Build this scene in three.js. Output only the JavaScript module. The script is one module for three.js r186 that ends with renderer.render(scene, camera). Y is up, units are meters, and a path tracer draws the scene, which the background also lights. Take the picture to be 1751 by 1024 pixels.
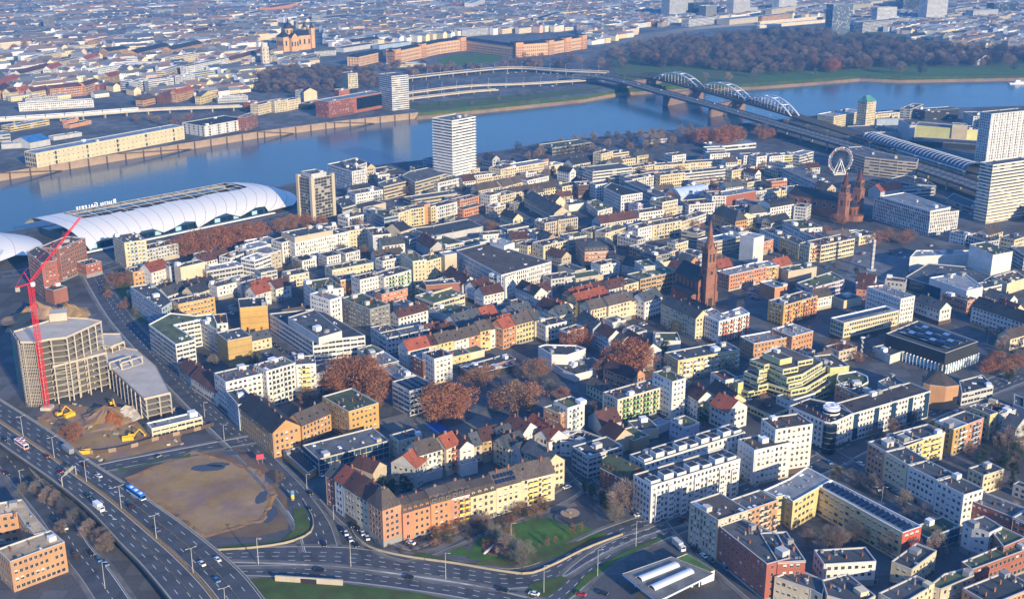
import * as THREE from 'three';
import { FontLoader } from 'three/addons/loaders/FontLoader.js';
import { TextGeometry } from 'three/addons/geometries/TextGeometry.js';

// ---------- camera, sky, sun, exposure ----------
const scene = new THREE.Scene();
const camera = new THREE.PerspectiveCamera(28.72, 1024 / 598, 5, 20000);
camera.position.set(0, 275, 0);
camera.rotation.set(-18.3 * Math.PI / 180, 0, 0);
scene.add(camera);
const renderer = new THREE.WebGLRenderer({ antialias: true });
renderer.toneMapping = THREE.LinearToneMapping;
renderer.toneMappingExposure = 1.56;
renderer.shadowMap.enabled = true;
const SUN_AZ = 33 * Math.PI / 180, SUN_EL = 17 * Math.PI / 180;
const SUN = new THREE.Vector3(Math.sin(SUN_AZ) * Math.cos(SUN_EL), Math.sin(SUN_EL), Math.cos(SUN_AZ) * Math.cos(SUN_EL));
const sun = new THREE.DirectionalLight(new THREE.Color(1, 0.82, 0.53), 5.0);
sun.position.copy(SUN).multiplyScalar(3000).add(new THREE.Vector3(0, 0, -1500));
sun.target.position.set(0, 0, -1500);
sun.castShadow = true;
sun.shadow.mapSize.set(4096, 4096);
Object.assign(sun.shadow.camera, { left: -2200, right: 2200, top: 1400, bottom: -1400, near: 10, far: 9000 });
scene.add(sun, sun.target);
{ // clear winter afternoon sky: deep blue overhead, paler towards the horizon, a warm glow round the sun
  const W = 256, H = 128, d = new Float32Array(W * H * 4);
  for (let j = 0; j < H; j++) for (let i = 0; i < W; i++) {
    const v = ((j + .5) / H - .5) * Math.PI, u = ((i + .5) / W - .5) * 2 * Math.PI;
    const dir = [Math.cos(v) * Math.cos(u), Math.sin(v), Math.cos(v) * Math.sin(u)];
    const e = Math.max(0, dir[1]), k = Math.pow(1 - e, 3.2), s = dir[0] * SUN.x + dir[1] * SUN.y + dir[2] * SUN.z;
    const g = Math.pow(Math.max(0, s), 12) * .55;
    const zen = [.095, .26, .72], hor = [.34, .60, 1.0], o = (j * W + i) * 4;
    for (let c = 0; c < 3; c++) d[o + c] = (zen[c] * (1 - k) + hor[c] * k + g * [1, .72, .42][c]) * .82;
    d[o + 3] = 1;
  }
  const t = new THREE.DataTexture(d, W, H, THREE.RGBAFormat, THREE.FloatType);
  t.mapping = THREE.EquirectangularReflectionMapping; t.magFilter = t.minFilter = THREE.LinearFilter; t.needsUpdate = true;
  scene.background = t; scene.environment = t;
}
scene.fog = new THREE.FogExp2(new THREE.Color(.12, .45, 1.0), 0.00012);

// ---------- helpers ----------
function RNG(s) { return () => { s |= 0; s = s + 0x6D2B79F5 | 0; let t = Math.imul(s ^ s >>> 15, 1 | s); t = t + Math.imul(t ^ t >>> 7, 61 | t) ^ t; return ((t ^ t >>> 14) >>> 0) / 4294967296; }; }
const R = RNG(11), rr = (a, b) => a + (b - a) * R(), pick = a => a[Math.floor(R() * a.length)];
const taken = {};
function numbered(n) { const k = taken[n] = (taken[n] ?? -1) + 1; return k ? `${n}_${String(k).padStart(3, '0')}` : n; }
const cut = (s, m = 16) => s.split(/\s+/).slice(0, m).join(' ');
function tag(o, label, category, group, kind) { if (label) o.userData.label = cut(label); if (category) o.userData.category = category; if (group) o.userData.group = group; if (kind) o.userData.kind = kind; return o; }
function thing(name, label, category, x = 0, y = 0, z = 0, ry = 0, group) { const g = new THREE.Group(); g.name = numbered(name); g.position.set(x, y, z); g.rotation.y = ry; scene.add(g); return tag(g, label, category, group); }
function part(name, geo, mat, parent) { const m = new THREE.Mesh(geo, mat); m.name = parent === scene ? numbered(name) : name; m.castShadow = m.receiveShadow = true; parent.add(m); return m; }
function struct(name, geo, mat) { const m = part(name, geo, mat, scene); m.userData.kind = 'structure'; return m; }
class MB { // collects faces into one mesh
  constructor(col) { this.p = []; this.u = []; this.c = col ? [] : null; this.k = [1, 1, 1]; }
  col(r, g, b) { this.k = [r, g, b]; return this; }
  tri(a, b, c, ua, ub, uc) { this.p.push(...a, ...b, ...c); if (!ua) { const f = q => [q[0] + q[2] * .31, q[1] + q[2] * .95]; ua = f(a); ub = f(b); uc = f(c); } this.u.push(...ua, ...ub, ...uc); if (this.c) for (let i = 0; i < 3; i++) this.c.push(...this.k); return this; }
  quad(a, b, c, d, uv) { uv ? (this.tri(a, b, c, uv[0], uv[1], uv[2]), this.tri(a, c, d, uv[0], uv[2], uv[3])) : (this.tri(a, b, c), this.tri(a, c, d)); return this; }
  wallq(a, b, y0, y1, u0 = 0) { const l = Math.hypot(b[0] - a[0], b[1] - a[1]); return this.quad([a[0], y0, a[1]], [b[0], y0, b[1]], [b[0], y1, b[1]], [a[0], y1, a[1]], [[u0, y0], [u0 + l, y0], [u0 + l, y1], [u0, y1]]); }
  box(x, y, z, sx, sy, sz, ry = 0, tilt = 0) { // centre, size
    const c = Math.cos(ry), s = Math.sin(ry), ct = Math.cos(tilt), st = Math.sin(tilt), P = [];
    for (const i of [-1, 1]) for (const j of [-1, 1]) for (const k of [-1, 1]) { let a = i * sx / 2, b = j * sy / 2, e = k * sz / 2;[b, e] = [b * ct - e * st, b * st + e * ct]; P.push([x + a * c + e * s, y + b, z - a * s + e * c]); }
    for (const [a, b, d, e] of [[0, 1, 3, 2], [5, 4, 6, 7], [1, 5, 7, 3], [4, 0, 2, 6], [2, 3, 7, 6], [4, 5, 1, 0]]) this.quad(P[a], P[b], P[d], P[e]);
    return this;
  }
  bar(a, b, t, t2 = t) { // square bar from a to b
    const A = new THREE.Vector3(...a), B = new THREE.Vector3(...b), d = B.clone().sub(A).normalize(), up = Math.abs(d.y) > .9 ? new THREE.Vector3(1, 0, 0) : new THREE.Vector3(0, 1, 0), s = d.clone().cross(up).normalize(), w = s.clone().cross(d);
    const q = (P, i, j) => [P.x + s.x * i * t / 2 + w.x * j * t2 / 2, P.y + s.y * i * t / 2 + w.y * j * t2 / 2, P.z + s.z * i * t / 2 + w.z * j * t2 / 2];
    const a4 = [q(A, -1, -1), q(A, 1, -1), q(A, 1, 1), q(A, -1, 1)], b4 = [q(B, -1, -1), q(B, 1, -1), q(B, 1, 1), q(B, -1, 1)];
    for (let i = 0; i < 4; i++) { const j = (i + 1) % 4; this.quad(a4[i], a4[j], b4[j], b4[i]); }
    return this.quad(...a4).quad(...b4);
  }
  cyl(x, y0, z, r0, r1, h, n = 10, cap = true) { for (let i = 0; i < n; i++) { const a = i / n * 6.28319, b = (i + 1) / n * 6.28319, P = (t, r, y) => [x + Math.cos(t) * r, y, z + Math.sin(t) * r]; this.quad(P(b, r0, y0), P(a, r0, y0), P(a, r1, y0 + h), P(b, r1, y0 + h)); if (cap && r1 > 0) this.tri([x, y0 + h, z], P(b, r1, y0 + h), P(a, r1, y0 + h)); } return this; }
  flat(poly, y) { const s = poly.map(q => new THREE.Vector2(q[0], q[1])); for (const t of THREE.ShapeUtils.triangulateShape(s, [])) { const [a, b, c] = t.map(i => [poly[i][0], y, poly[i][1]]), f = q => [q[0], q[2]]; const up = (b[0] - a[0]) * (c[2] - a[2]) - (b[2] - a[2]) * (c[0] - a[0]) < 0; up ? this.tri(a, b, c, f(a), f(b), f(c)) : this.tri(a, c, b, f(a), f(c), f(b)); } return this; }
  slab(a, b, c, d, t) { const dn = q => [q[0], q[1] - t, q[2]]; this.quad(a, b, c, d); const A = dn(a), B = dn(b), C = dn(c), D = dn(d); return this.quad(D, C, B, A).quad(a, A, B, b).quad(b, B, C, c).quad(c, C, D, d).quad(d, D, A, a); }
  geo() { const g = new THREE.BufferGeometry(); g.setAttribute('position', new THREE.Float32BufferAttribute(this.p, 3)); g.setAttribute('uv', new THREE.Float32BufferAttribute(this.u, 2)); if (this.c) g.setAttribute('color', new THREE.Float32BufferAttribute(this.c, 3)); g.computeVertexNormals(); return g; }
  build(name, mat, parent) { return this.p.length ? part(name, this.geo(), mat, parent) : null; }
}
// ---------- textures: tileable noise, only grain, patches and stains ----------
function noiseTex(size, fn, repeatMetres, srgb = true) {
  const d = new Uint8Array(size * size * 4);
  for (let j = 0; j < size; j++) for (let i = 0; i < size; i++) { const v = fn(i / size, j / size), o = (j * size + i) * 4, c = Array.isArray(v) ? v : [v, v, v]; for (let k = 0; k < 3; k++) d[o + k] = Math.max(0, Math.min(255, c[k] * 255)); d[o + 3] = 255; }
  const t = new THREE.DataTexture(d, size, size); t.wrapS = t.wrapT = THREE.RepeatWrapping; t.magFilter = THREE.LinearFilter; t.minFilter = THREE.LinearMipmapLinearFilter; t.generateMipmaps = true; t.repeat.set(1 / repeatMetres, 1 / repeatMetres);
  if (srgb) t.colorSpace = THREE.SRGBColorSpace; t.needsUpdate = true; return t;
}
function lattice(n, seed) { const r = RNG(seed), a = Array.from({ length: n * n }, r), s = t => t * t * (3 - 2 * t); return (u, v) => { const x = u * n, y = v * n, i = Math.floor(x), j = Math.floor(y), f = s(x - i), g = s(y - j), A = (p, q) => a[((q % n + n) % n) * n + (p % n + n) % n]; return (A(i, j) * (1 - f) + A(i + 1, j) * f) * (1 - g) + (A(i, j + 1) * (1 - f) + A(i + 1, j + 1) * f) * g; }; }
function fbm(seed, n0, oct) { const L = Array.from({ length: oct }, (_, k) => lattice(n0 << k, seed + k * 7)); return (u, v) => { let s = 0, a = 1, t = 0; for (const f of L) { s += f(u, v) * a; t += a; a *= .6; } return s / t; }; }
const nA = fbm(3, 4, 6), nB = fbm(91, 6, 6), nC = lattice(256, 5), nD = lattice(24, 8), nE = fbm(55, 3, 7);
const TX = {
  wall: noiseTex(256, (u, v) => .80 + .2 * nA(u, v) + .06 * (nC(u, v) - .5) + .05 * (lattice.k ??= lattice(48, 4))(u, .3), 24),
  roof: noiseTex(512, (u, v) => { const p = nD(Math.floor(u * 12) / 12 + .03, Math.floor(v * 9) / 9 + .02); return .52 + .4 * nB(u, v) + .18 * (nC(u, v) - .5) + .16 * (p - .5); }, 40),
  tile: noiseTex(512, (u, v) => { const c = nC(Math.floor(u * 128) / 128, Math.floor(v * 128) / 128); return .58 + .30 * nA(u, v) + .3 * (c - .5); }, 22),
  ground: noiseTex(1024, (u, v) => .40 + .62 * nE(u, v) + .12 * (nD(Math.floor(u * 23) / 24, Math.floor(v * 19) / 24) > .55) + .10 * (nC(u, v) - .5) + .25 * (nB(v, u) - .5), 230),
  asphalt: noiseTex(512, (u, v) => .66 + .34 * nB(u, v) + .10 * (nC(u, v) - .5) - .10 * (nA(v, u) > .6), 46),
  soil: noiseTex(512, (u, v) => { const n = nE(u, v), m = nB(u, v); return [.55 + .45 * n + .15 * (nC(u, v) - .5), .5 + .46 * n + .13 * (nC(u, v) - .5) + .05 * m, .45 + .5 * m]; }, 55),
  grass: noiseTex(512, (u, v) => { const n = nB(u, v), m = nA(u, v), c = nC(u, v); return [.45 + .5 * m + .15 * (c - .5), .55 + .4 * n + .2 * (c - .5), .35 + .4 * m]; }, 30),
};
const calm = noiseTex(512, (u, v) => { const n = nE(u, v * .5 + .2); return .35 + .9 * n; }, 420, false);
const wave = noiseTex(512, (u, v) => .5 + .5 * (fbm.w ??= fbm(17, 10, 5))(u, v), 60, false);
const M = {}, hex = h => new THREE.Color(h);
const std = (c, rough = .85, o = {}) => new THREE.MeshStandardMaterial({ color: hex(c), roughness: rough, ...o });
const WALL = { w: '#e4e3e0', c: '#e0d2b2', y: '#e0cd8c', o: '#c9a06a', p: '#d2936f', r: '#a8664f', l: '#c3c4c4', g: '#8e8d88', e: '#cbbda3', n: '#d6d592', b: '#7a4c3a', d: '#33363a', k: '#cfa75c', u: '#a9bcd0', v: '#cbc3d2', q: '#d39868' };
const ROOF = { d: '#585d62', g: '#6f7173', t: '#64423a', o: '#a85a3e', s: '#343a44', n: '#64704e', l: '#a9aaa8', b: '#655b54', w: '#c8c8c6', u: '#8797a8', U: '#3f86cc', q: '#b5492e', Q: '#6fb5b0', E: '#f2d6ac' };
const wallMat = {}, roofMat = {};
function wmat(k) { if (!wallMat[k]) wallMat[k] = [0, 1, 2].map(i => { const c = hex(WALL[k]), h = {}; c.getHSL(h); c.setHSL(h.h + (i - 1) * .006, h.s * (1 - .12 * (i === 2)), h.l * (1 - .05 * i)); return new THREE.MeshStandardMaterial({ color: c, roughness: .9, map: TX.wall }); }); return pick(wallMat[k]); }
function rmat(k, tiled) { const id = k + (tiled ? 1 : 0); if (!roofMat[id]) roofMat[id] = [0, 1, 2].map(i => { const c = hex(ROOF[k]).multiplyScalar(1.5 - .26 * i); return new THREE.MeshStandardMaterial({ color: c, roughness: k === 'l' || k === 'u' || k === 'w' ? .55 : .9, map: tiled ? TX.tile : TX.roof }); }); return pick(roofMat[id]); }
Object.assign(M, {
  coping: std('#b9b8b4', .6), white: std('#e6e6e4', .7), grey: std('#8b8c8d', .8), dark: std('#2b2d30', .6), chimney: std('#a86a50', .9, { map: TX.tile }), concrete: std('#cabfae', .9, { map: TX.wall }), conc2: std('#a8a296', .9, { map: TX.wall }),
  steel: std('#9aa0a6', .45, { metalness: .6 }), crane: std('#d6262c', .5), glass: std('#18222c', .12, { metalness: .1 }), glassB: std('#2b4a66', .12, { metalness: .25 }), solar: std('#1d2a44', .2, { metalness: .2 }), membrane: std('#d9d7d1', .42),
  win: new THREE.MeshStandardMaterial({ vertexColors: true, roughness: .28 }), vert: new THREE.MeshStandardMaterial({ vertexColors: true, roughness: .9 }), asphalt: std('#5b5e63', .9, { map: TX.asphalt }), road: std('#5a5d63', .85, { map: TX.asphalt }), mark: std('#d8d8d4', .8), kerb: std('#9b9a95', .9),
  pave: std('#837f79', .9, { map: TX.asphalt }), grass: std('#5d7f36', 1, { map: TX.grass }), grass2: std('#66703e', 1, { map: TX.grass }), soil: std('#c2a27c', 1, { map: TX.soil }), mud: std('#92785e', .8, { map: TX.soil }), stone: std('#a9927a', .95, { map: TX.wall }), brick: std('#bd846a', .9, { map: TX.tile }), sand: std('#c79a6c', .9, { map: TX.wall }), slate: std('#343a42', .7, { map: TX.tile }), blue: std('#2a56a8', .8), bark: std('#5a4a3c', 1), orange: std('#d1662b', .8), yellow: std('#e3b21e', .6), green: std('#4f9a3a', .8),
});
// ---------- the place in metres: x right, z towards the viewer ----------
const LM = {"deckL":[[99,-2009],[124,-1994],[168,-1936],[218,-1817],[285,-1658],[333,-1528],[379,-1408],[414,-1311],[445.6,-1208.5],[467.7,-1122.6],[491.1,-1032.1]],"railL":[[184,-2016],[235,-1965],[294,-1824],[359,-1653],[400,-1519],[427,-1427],[461,-1331],[495.9,-1211.4],[523.2,-1105.3]],"arch":[[241,-1972],[300,-1861],[350,-1728],[386,-1591]],"piers":[[181,-1942],[251,-2003],[238,-1812],[302,-1872],[292,-1708],[347,-1756]],"wheel":[[362.8,-1272.7]],"spire":[[143.2,-821.9]],"twin":[[310.6,-1065.9],[329.6,-1086.0]],"crane":[[-271.6,-628.2]],"stationA":[[419,-1423],[447,-1360]],"stationB":[[442,-1355],[476.0,-1233.4]],"palace1":[[-337,-2268],[-288,-2231],[-252,-2319]],"palace2":[[-260,-2330],[-224,-2265],[-150,-2433],[-99,-2502],[5,-2357]],"palace3":[[6,-2375],[37,-2375],[73,-2418],[99,-2447],[136,-2508],[157,-2539]],"jesuit":[[-482,-2472],[-435,-2602],[-417,-2602]],"observ":[[-475,-2280]],"shellU":[[-294.8,-649.7],[-283.9,-632.4],[-274.8,-632.4],[-269.5,-636.9],[-260.6,-639.9],[-251.5,-662.2],[-248.9,-668.4],[-258.9,-673.1],[-276.4,-675.9]],"shellM":[[-268.1,-634.8],[-244.2,-657.8],[-255.3,-673.3],[-279.2,-653.6]],"shellW":[[-263.2,-685.6],[-245.3,-660.5],[-217.6,-622.5],[-208.1,-609.4],[-195.6,-618.1],[-214.9,-658.1],[-235.3,-686.7],[-247.5,-692.0]],"shellX":[[-266.8,-705.4],[-260.8,-687.6],[-250.1,-682.2],[-244.6,-691.6],[-251.4,-705.4]],"hwL":[[-342.9,-637.0],[-305.5,-599.2],[-271.7,-565.2],[-228.8,-523.5],[-200.5,-493.5],[-173.5,-459.7],[-162.8,-446.9],[-149.3,-429.1],[-136.6,-411.3],[-121.0,-387.3]],"hwR":[[-369.0,-692.3],[-331.1,-657.0],[-296.5,-624.8],[-243.9,-573.9],[-218.7,-546.4],[-191.0,-519.7],[-169.0,-497.5],[-148.9,-476.9],[-129.1,-454.7],[-114.3,-436.5],[-100.6,-415.5],[-85.5,-391.1]],"viaL":[[-737,-1570],[-697,-1589],[-622,-1623],[-520,-1679],[-406,-1711],[-367,-1727]],"canopy":[[47.4,-438.8],[70.3,-452.9],[86.7,-439.2],[60.0,-417.8]],"shop":[[72.6,-453.7],[77.9,-457.3],[87.8,-443.6],[81.7,-439.6]],"roadA":[[-347.7,-918.5],[-312.4,-848.6],[-279.7,-787.7],[-247.0,-734.2],[-214.8,-682.0],[-179.2,-627.4],[-144.3,-576.3],[-121.8,-541.7],[-106.8,-516.5],[-94.0,-490.5],[-87.1,-469.1]],"roadB":[[-241.2,-532.0],[-213.1,-551.7],[-182.9,-566.9],[-151.9,-582.2],[-140.2,-587.4]],"roadC":[[-143.1,-461.5],[-126.2,-462.5],[-98.8,-463.5],[-75.0,-462.5],[-48.1,-455.6],[-19.3,-447.9],[1.1,-444.5],[16.6,-451.2],[28.8,-464.0],[44.5,-478.5],[62.0,-490.5],[76.9,-498.9],[92.4,-508.8],[121.3,-525.7],[157.0,-551.7],[193.6,-583.7],[247.0,-627.4],[321.2,-682.0]],"roadD":[[-140.9,-453.1],[-124.0,-452.7],[-96.6,-451.2],[-70.4,-447.4],[-44.4,-441.7],[-18.8,-434.4],[6.0,-424.2],[29.8,-413.5]],"roadE":[[7.1,-417.8],[22.4,-435.3],[32.1,-451.7],[49.3,-471.7],[66.5,-482.3],[84.9,-496.1]],"roadF":[[-269.7,-565.5],[-244.1,-532.0],[-218.5,-498.9],[-198.2,-469.1],[-181.4,-446.9],[-162.6,-419.9]],"roadG":[[-91.4,-519.6],[-76.8,-496.1],[-60.4,-473.3],[-46.2,-464.0],[-31.0,-474.3],[-12.6,-490.5],[6.9,-504.7],[24.5,-519.6],[37.2,-538.4]],"roadH":[[193.6,-583.7],[167.9,-558.5],[134.4,-532.0],[108.0,-516.5]],"roadI":[[168.4,-572.7],[188.7,-525.7],[209.0,-485.0],[226.5,-454.1]],"roadJ":[[76.9,-498.9],[84.4,-474.3],[97.7,-444.5],[109.8,-417.8]],"roadK":[[-409.4,-894.1],[-378.1,-910.2],[-338.9,-907.0],[-312.7,-962.1],[-246.9,-1050.7],[-183.0,-1130.7]],"roadL":[[52.4,-507.6],[37.2,-538.4],[26.6,-572.7]],"lawn":[[-20.3,-461.5],[-9.3,-458.0],[7.7,-457.0],[22.4,-466.6],[42.0,-482.3],[31.8,-494.4],[20.8,-498.3],[8.2,-497.2],[-3.7,-489.4],[-16.4,-479.6]],"lawn2":[[-35.3,-466.6],[-24.8,-474.8],[-20.9,-470.1],[-18.3,-463.0]],"verge1":[[-46.2,-463.0],[-19.6,-456.6],[7.6,-455.1],[27.7,-468.1],[44.8,-482.3],[42.2,-485.0],[22.3,-464.0],[6.3,-453.1],[-22.3,-458.0],[-41.2,-466.6]],"verge2":[[-106.7,-507.6],[-101.0,-507.6],[-94.1,-487.7],[-98.5,-476.9],[-131.1,-466.6],[-135.0,-471.7],[-106.6,-476.9],[-101.8,-487.7]],"verge3":[[-113.2,-444.5],[-95.9,-446.9],[-69.4,-439.9],[-38.7,-433.0],[-11.1,-422.0],[-42.0,-413.5],[-108.5,-422.0]],"verge4":[[-203.5,-548.3],[-181.5,-562.0],[-171.2,-564.1],[-172.3,-568.4],[-201.5,-551.7],[-207.6,-551.7]],"verge5":[[7.4,-439.9],[21.6,-446.9],[24.5,-444.5],[16.0,-430.8],[6.1,-430.8]],"verge6":[[27.2,-433.0],[36.9,-446.9],[48.4,-461.5],[68.6,-476.9],[72.0,-482.3],[50.2,-466.6],[31.8,-446.9],[22.0,-426.4]],"sand":[[-197.8,-539.7],[-171.5,-571.2],[-132.4,-549.7],[-118.1,-522.6],[-118.6,-496.1],[-142.6,-480.7],[-152.5,-489.4],[-174.3,-513.5]],"mud":[[-171.5,-571.2],[-152.2,-576.3],[-136.5,-569.1],[-111.7,-519.6],[-105.3,-487.7],[-118.2,-480.7],[-141.8,-479.6],[-118.6,-496.1],[-118.1,-522.6],[-132.4,-549.7]],"plaza":[[-78.5,-610.8],[-59.5,-623.2],[-37.8,-598.9],[-25.2,-610.8],[-15.5,-627.4],[-8.4,-598.9],[-23.9,-576.3],[-55.9,-580.0]],"bluecourt":[[-49.6,-605.9],[-43.1,-610.0],[-34.8,-598.8],[-43.0,-594.8]],"square":[[263.1,-883.6],[295.8,-966.2],[334.8,-943.2],[315.8,-891.7],[282.4,-852.5]],"path":[[-49.0,-465.5],[-36.0,-468.1],[-20.6,-483.9],[1.3,-494.4],[18.3,-506.4],[31.4,-512.3]],"sitegravel":[[-269.3,-635.9],[-233.7,-627.4],[-196.2,-627.4],[-180.1,-580.0],[-214.4,-558.5],[-241.2,-572.7],[-271.7,-610.8]],"WB":[[-651.4,-682.0],[-563.3,-918.5],[-463.2,-1023.6],[-383.7,-1088.2],[-245.1,-1214.4],[-204.7,-1275.8],[-158,-1323],[-97,-1357],[-11,-1410],[40,-1464],[173,-1534],[299,-1592],[438,-1670],[516,-1707],[628,-1734],[767,-1756],[1103,-1807],[1708,-1881]],"WW":[[-683.4,-717.2],[-582.6,-950.4],[-477.6,-1055.5],[-394.1,-1117.6],[-253.3,-1255.5],[-211,-1313],[-162,-1358],[-99,-1393],[-11,-1451],[41,-1502],[178,-1574],[307,-1634],[450,-1714],[528,-1745],[642,-1773],[785,-1795],[1128,-1848],[1746,-1923]],"EB":[[-817.0,-878.4],[-681.7,-1130.7],[-568.0,-1275.8],[-473,-1385],[-336,-1534],[-254,-1607],[-136,-1691],[-23,-1772],[115,-1862],[177,-1933],[300,-1981],[412,-2003],[536,-2062],[621,-2108],[686,-2085],[917,-2116],[1312,-2165],[2021,-2243]],"parkE":[[177,-1933],[300,-1981],[412,-2003],[536,-2062],[621,-2108],[686,-2085],[927,-2116],[1147,-2157],[1289,-2436],[1082,-2512],[885,-2894],[616,-2968],[290,-2628],[172,-2261]],"woodCore":[[227,-2243],[445,-2116],[583,-2165],[722,-2199],[966,-2234],[1096,-2405],[949,-2523],[824,-2690],[732,-2850],[587,-2822],[372,-2664],[272,-2457]],"bankgrass":[[413,-2010],[538,-2069],[623,-2116],[689,-2093],[930,-2124],[965,-2208],[720,-2190],[560,-2157],[440,-2093]],"palaceLawn":[[-150,-2326],[-115,-2436],[-91,-2436],[-7,-2436],[-40,-2279],[-128,-2243]],"greenE":[[-163,-1761],[-24,-1850],[120,-1933],[160,-1960],[117,-1894],[-23,-1772],[-133,-1707]],"farRoad1":[[-186,-2017],[-99,-2093],[5,-2157],[99,-2116],[170,-2093]],"farRoad2":[[-171,-1850],[-72,-1933],[24,-1960],[155,-2017]],"farRoad4":[[-166,-1796],[-124,-1831],[-70,-1874],[-24,-1900]],"greenM":[[-333.9,-878.4],[-308.9,-894.1],[-287.0,-848.6],[-255.9,-787.7],[-262.4,-778.9],[-296.6,-820.5]],"parkW":[[-463,-2108],[-363,-2190],[-251,-2157],[-220,-1947],[-292,-1862],[-408,-1881]],"parkV":[[-253,-2174],[-198,-2279],[-127,-2225],[-17,-2243],[145,-2355],[135,-2190],[-16,-2157],[-179,-2062]],"parkX":[[155,-2174],[189,-2405],[277,-2628],[417,-2795],[388,-2592],[266,-2405],[209,-2174]],"vault":[[168.0,-1136.1],[201.9,-1155.8]],"farRoad3":[[129,-2085],[150,-2261],[187,-2457],[266,-2715],[361,-2894],[472,-2795],[530,-2741]],"railfan":[[169,-2077],[161,-2261],[199,-2457],[283,-2690],[442,-2968],[649,-3130]],"hoarding":[[-240.0,-571.2],[-222.4,-568.4],[-208.5,-574.1],[-194.6,-585.9],[-178.0,-596.6],[-168.5,-604.4]],"guard":[[-75.7,-487.7],[-71.0,-476.9],[-62.6,-469.1],[-48.8,-463.0],[-24.8,-456.6],[-4.0,-450.2],[7.6,-448.3],[19.4,-456.6],[33.1,-469.1],[51.6,-482.3]],"guard2":[[-102.0,-513.5],[-94.9,-496.1],[-94.3,-483.9],[-102.3,-475.4],[-118.7,-470.1],[-134.2,-468.1]]};
const PT = {"fountain":[27.8,-498.4],"slide":[-7.5,-469.8],"obelisk":[291.8,-908.3],"sculpt":[226.9,-709.0],"billboard":[-132.4,-556.6],"advert":[-108.3,-516.6],"rotunda":[174.2,-585.8],"corner":[169.8,-570.4],"boat":[889.3,-2053.6],"boat2":[569.1,-2068.3],"bus1":[-182.1,-507.7,0.78],"bus2":[-259.4,-562.4,0.8],"truck1":[-232.9,-556.2,3.88],"truck2":[-195.4,-493.7,0.78],"truck3":[76.1,-470.5,0.42],"underpass":[-87.8,-441.1],"culture":{"p":[[244.7,-718.5],[271.1,-682.8],[299.2,-703.6],[274.1,-744.4]]},"church":[[240.0,-631.5],[242.8,-628.8],[251.4,-625.8],[259.6,-628.1],[258.5,-639.7],[249.2,-650.4]]};
const OLD = {"reg":[[[-1908,-4349],[452,-4349],[297,-2822],[170,-2568],[167,-2741],[34,-2850],[-102,-2741],[-287,-2592],[-350,-2243],[-460,-2132],[-426,-1881],[-519,-1807],[-649,-1819],[-789,-1807],[-816,-1807]],[[431,-4349],[1927,-4349],[1062,-2355],[974,-2592],[947,-2822],[878,-2968],[882,-3199],[693,-3348],[315,-2999]]],"exc":[[[-358,-2157],[-415,-2512],[-297,-2568],[-103,-2795],[165,-2938],[160,-2512],[148,-2405],[-17,-2279],[-190,-2191]],[[-465,-2355],[-637,-3217],[-436,-2822],[-380,-2405]],[[-483,-2191],[-439,-2191],[-535,-2690],[-568,-2690]]]};
const OLDTOWN_FROM = 529;
const MARKS = ["spire church","twin tower church","ferris wheel","red crane","membrane gallery","river tower","glass tower","theatre tower","culture hall","stepped office","department store","gold block","old school","sports hall","corner house","white terrace block","brick block","yellow school","community hall","moss mall","ochre office","big store","modern block","parking deck","high rise slab","station hall","river bridge","shop flats","mural flats","solar office","white office block","curved office","warehouse","mill block","domed church","palace","rail viaduct","blue glass tower","courtyard offices","fountain park","lilac block","square block","balcony flats","container office","slab tower","fin office","long offices","modern church","mansard block"];
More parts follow.
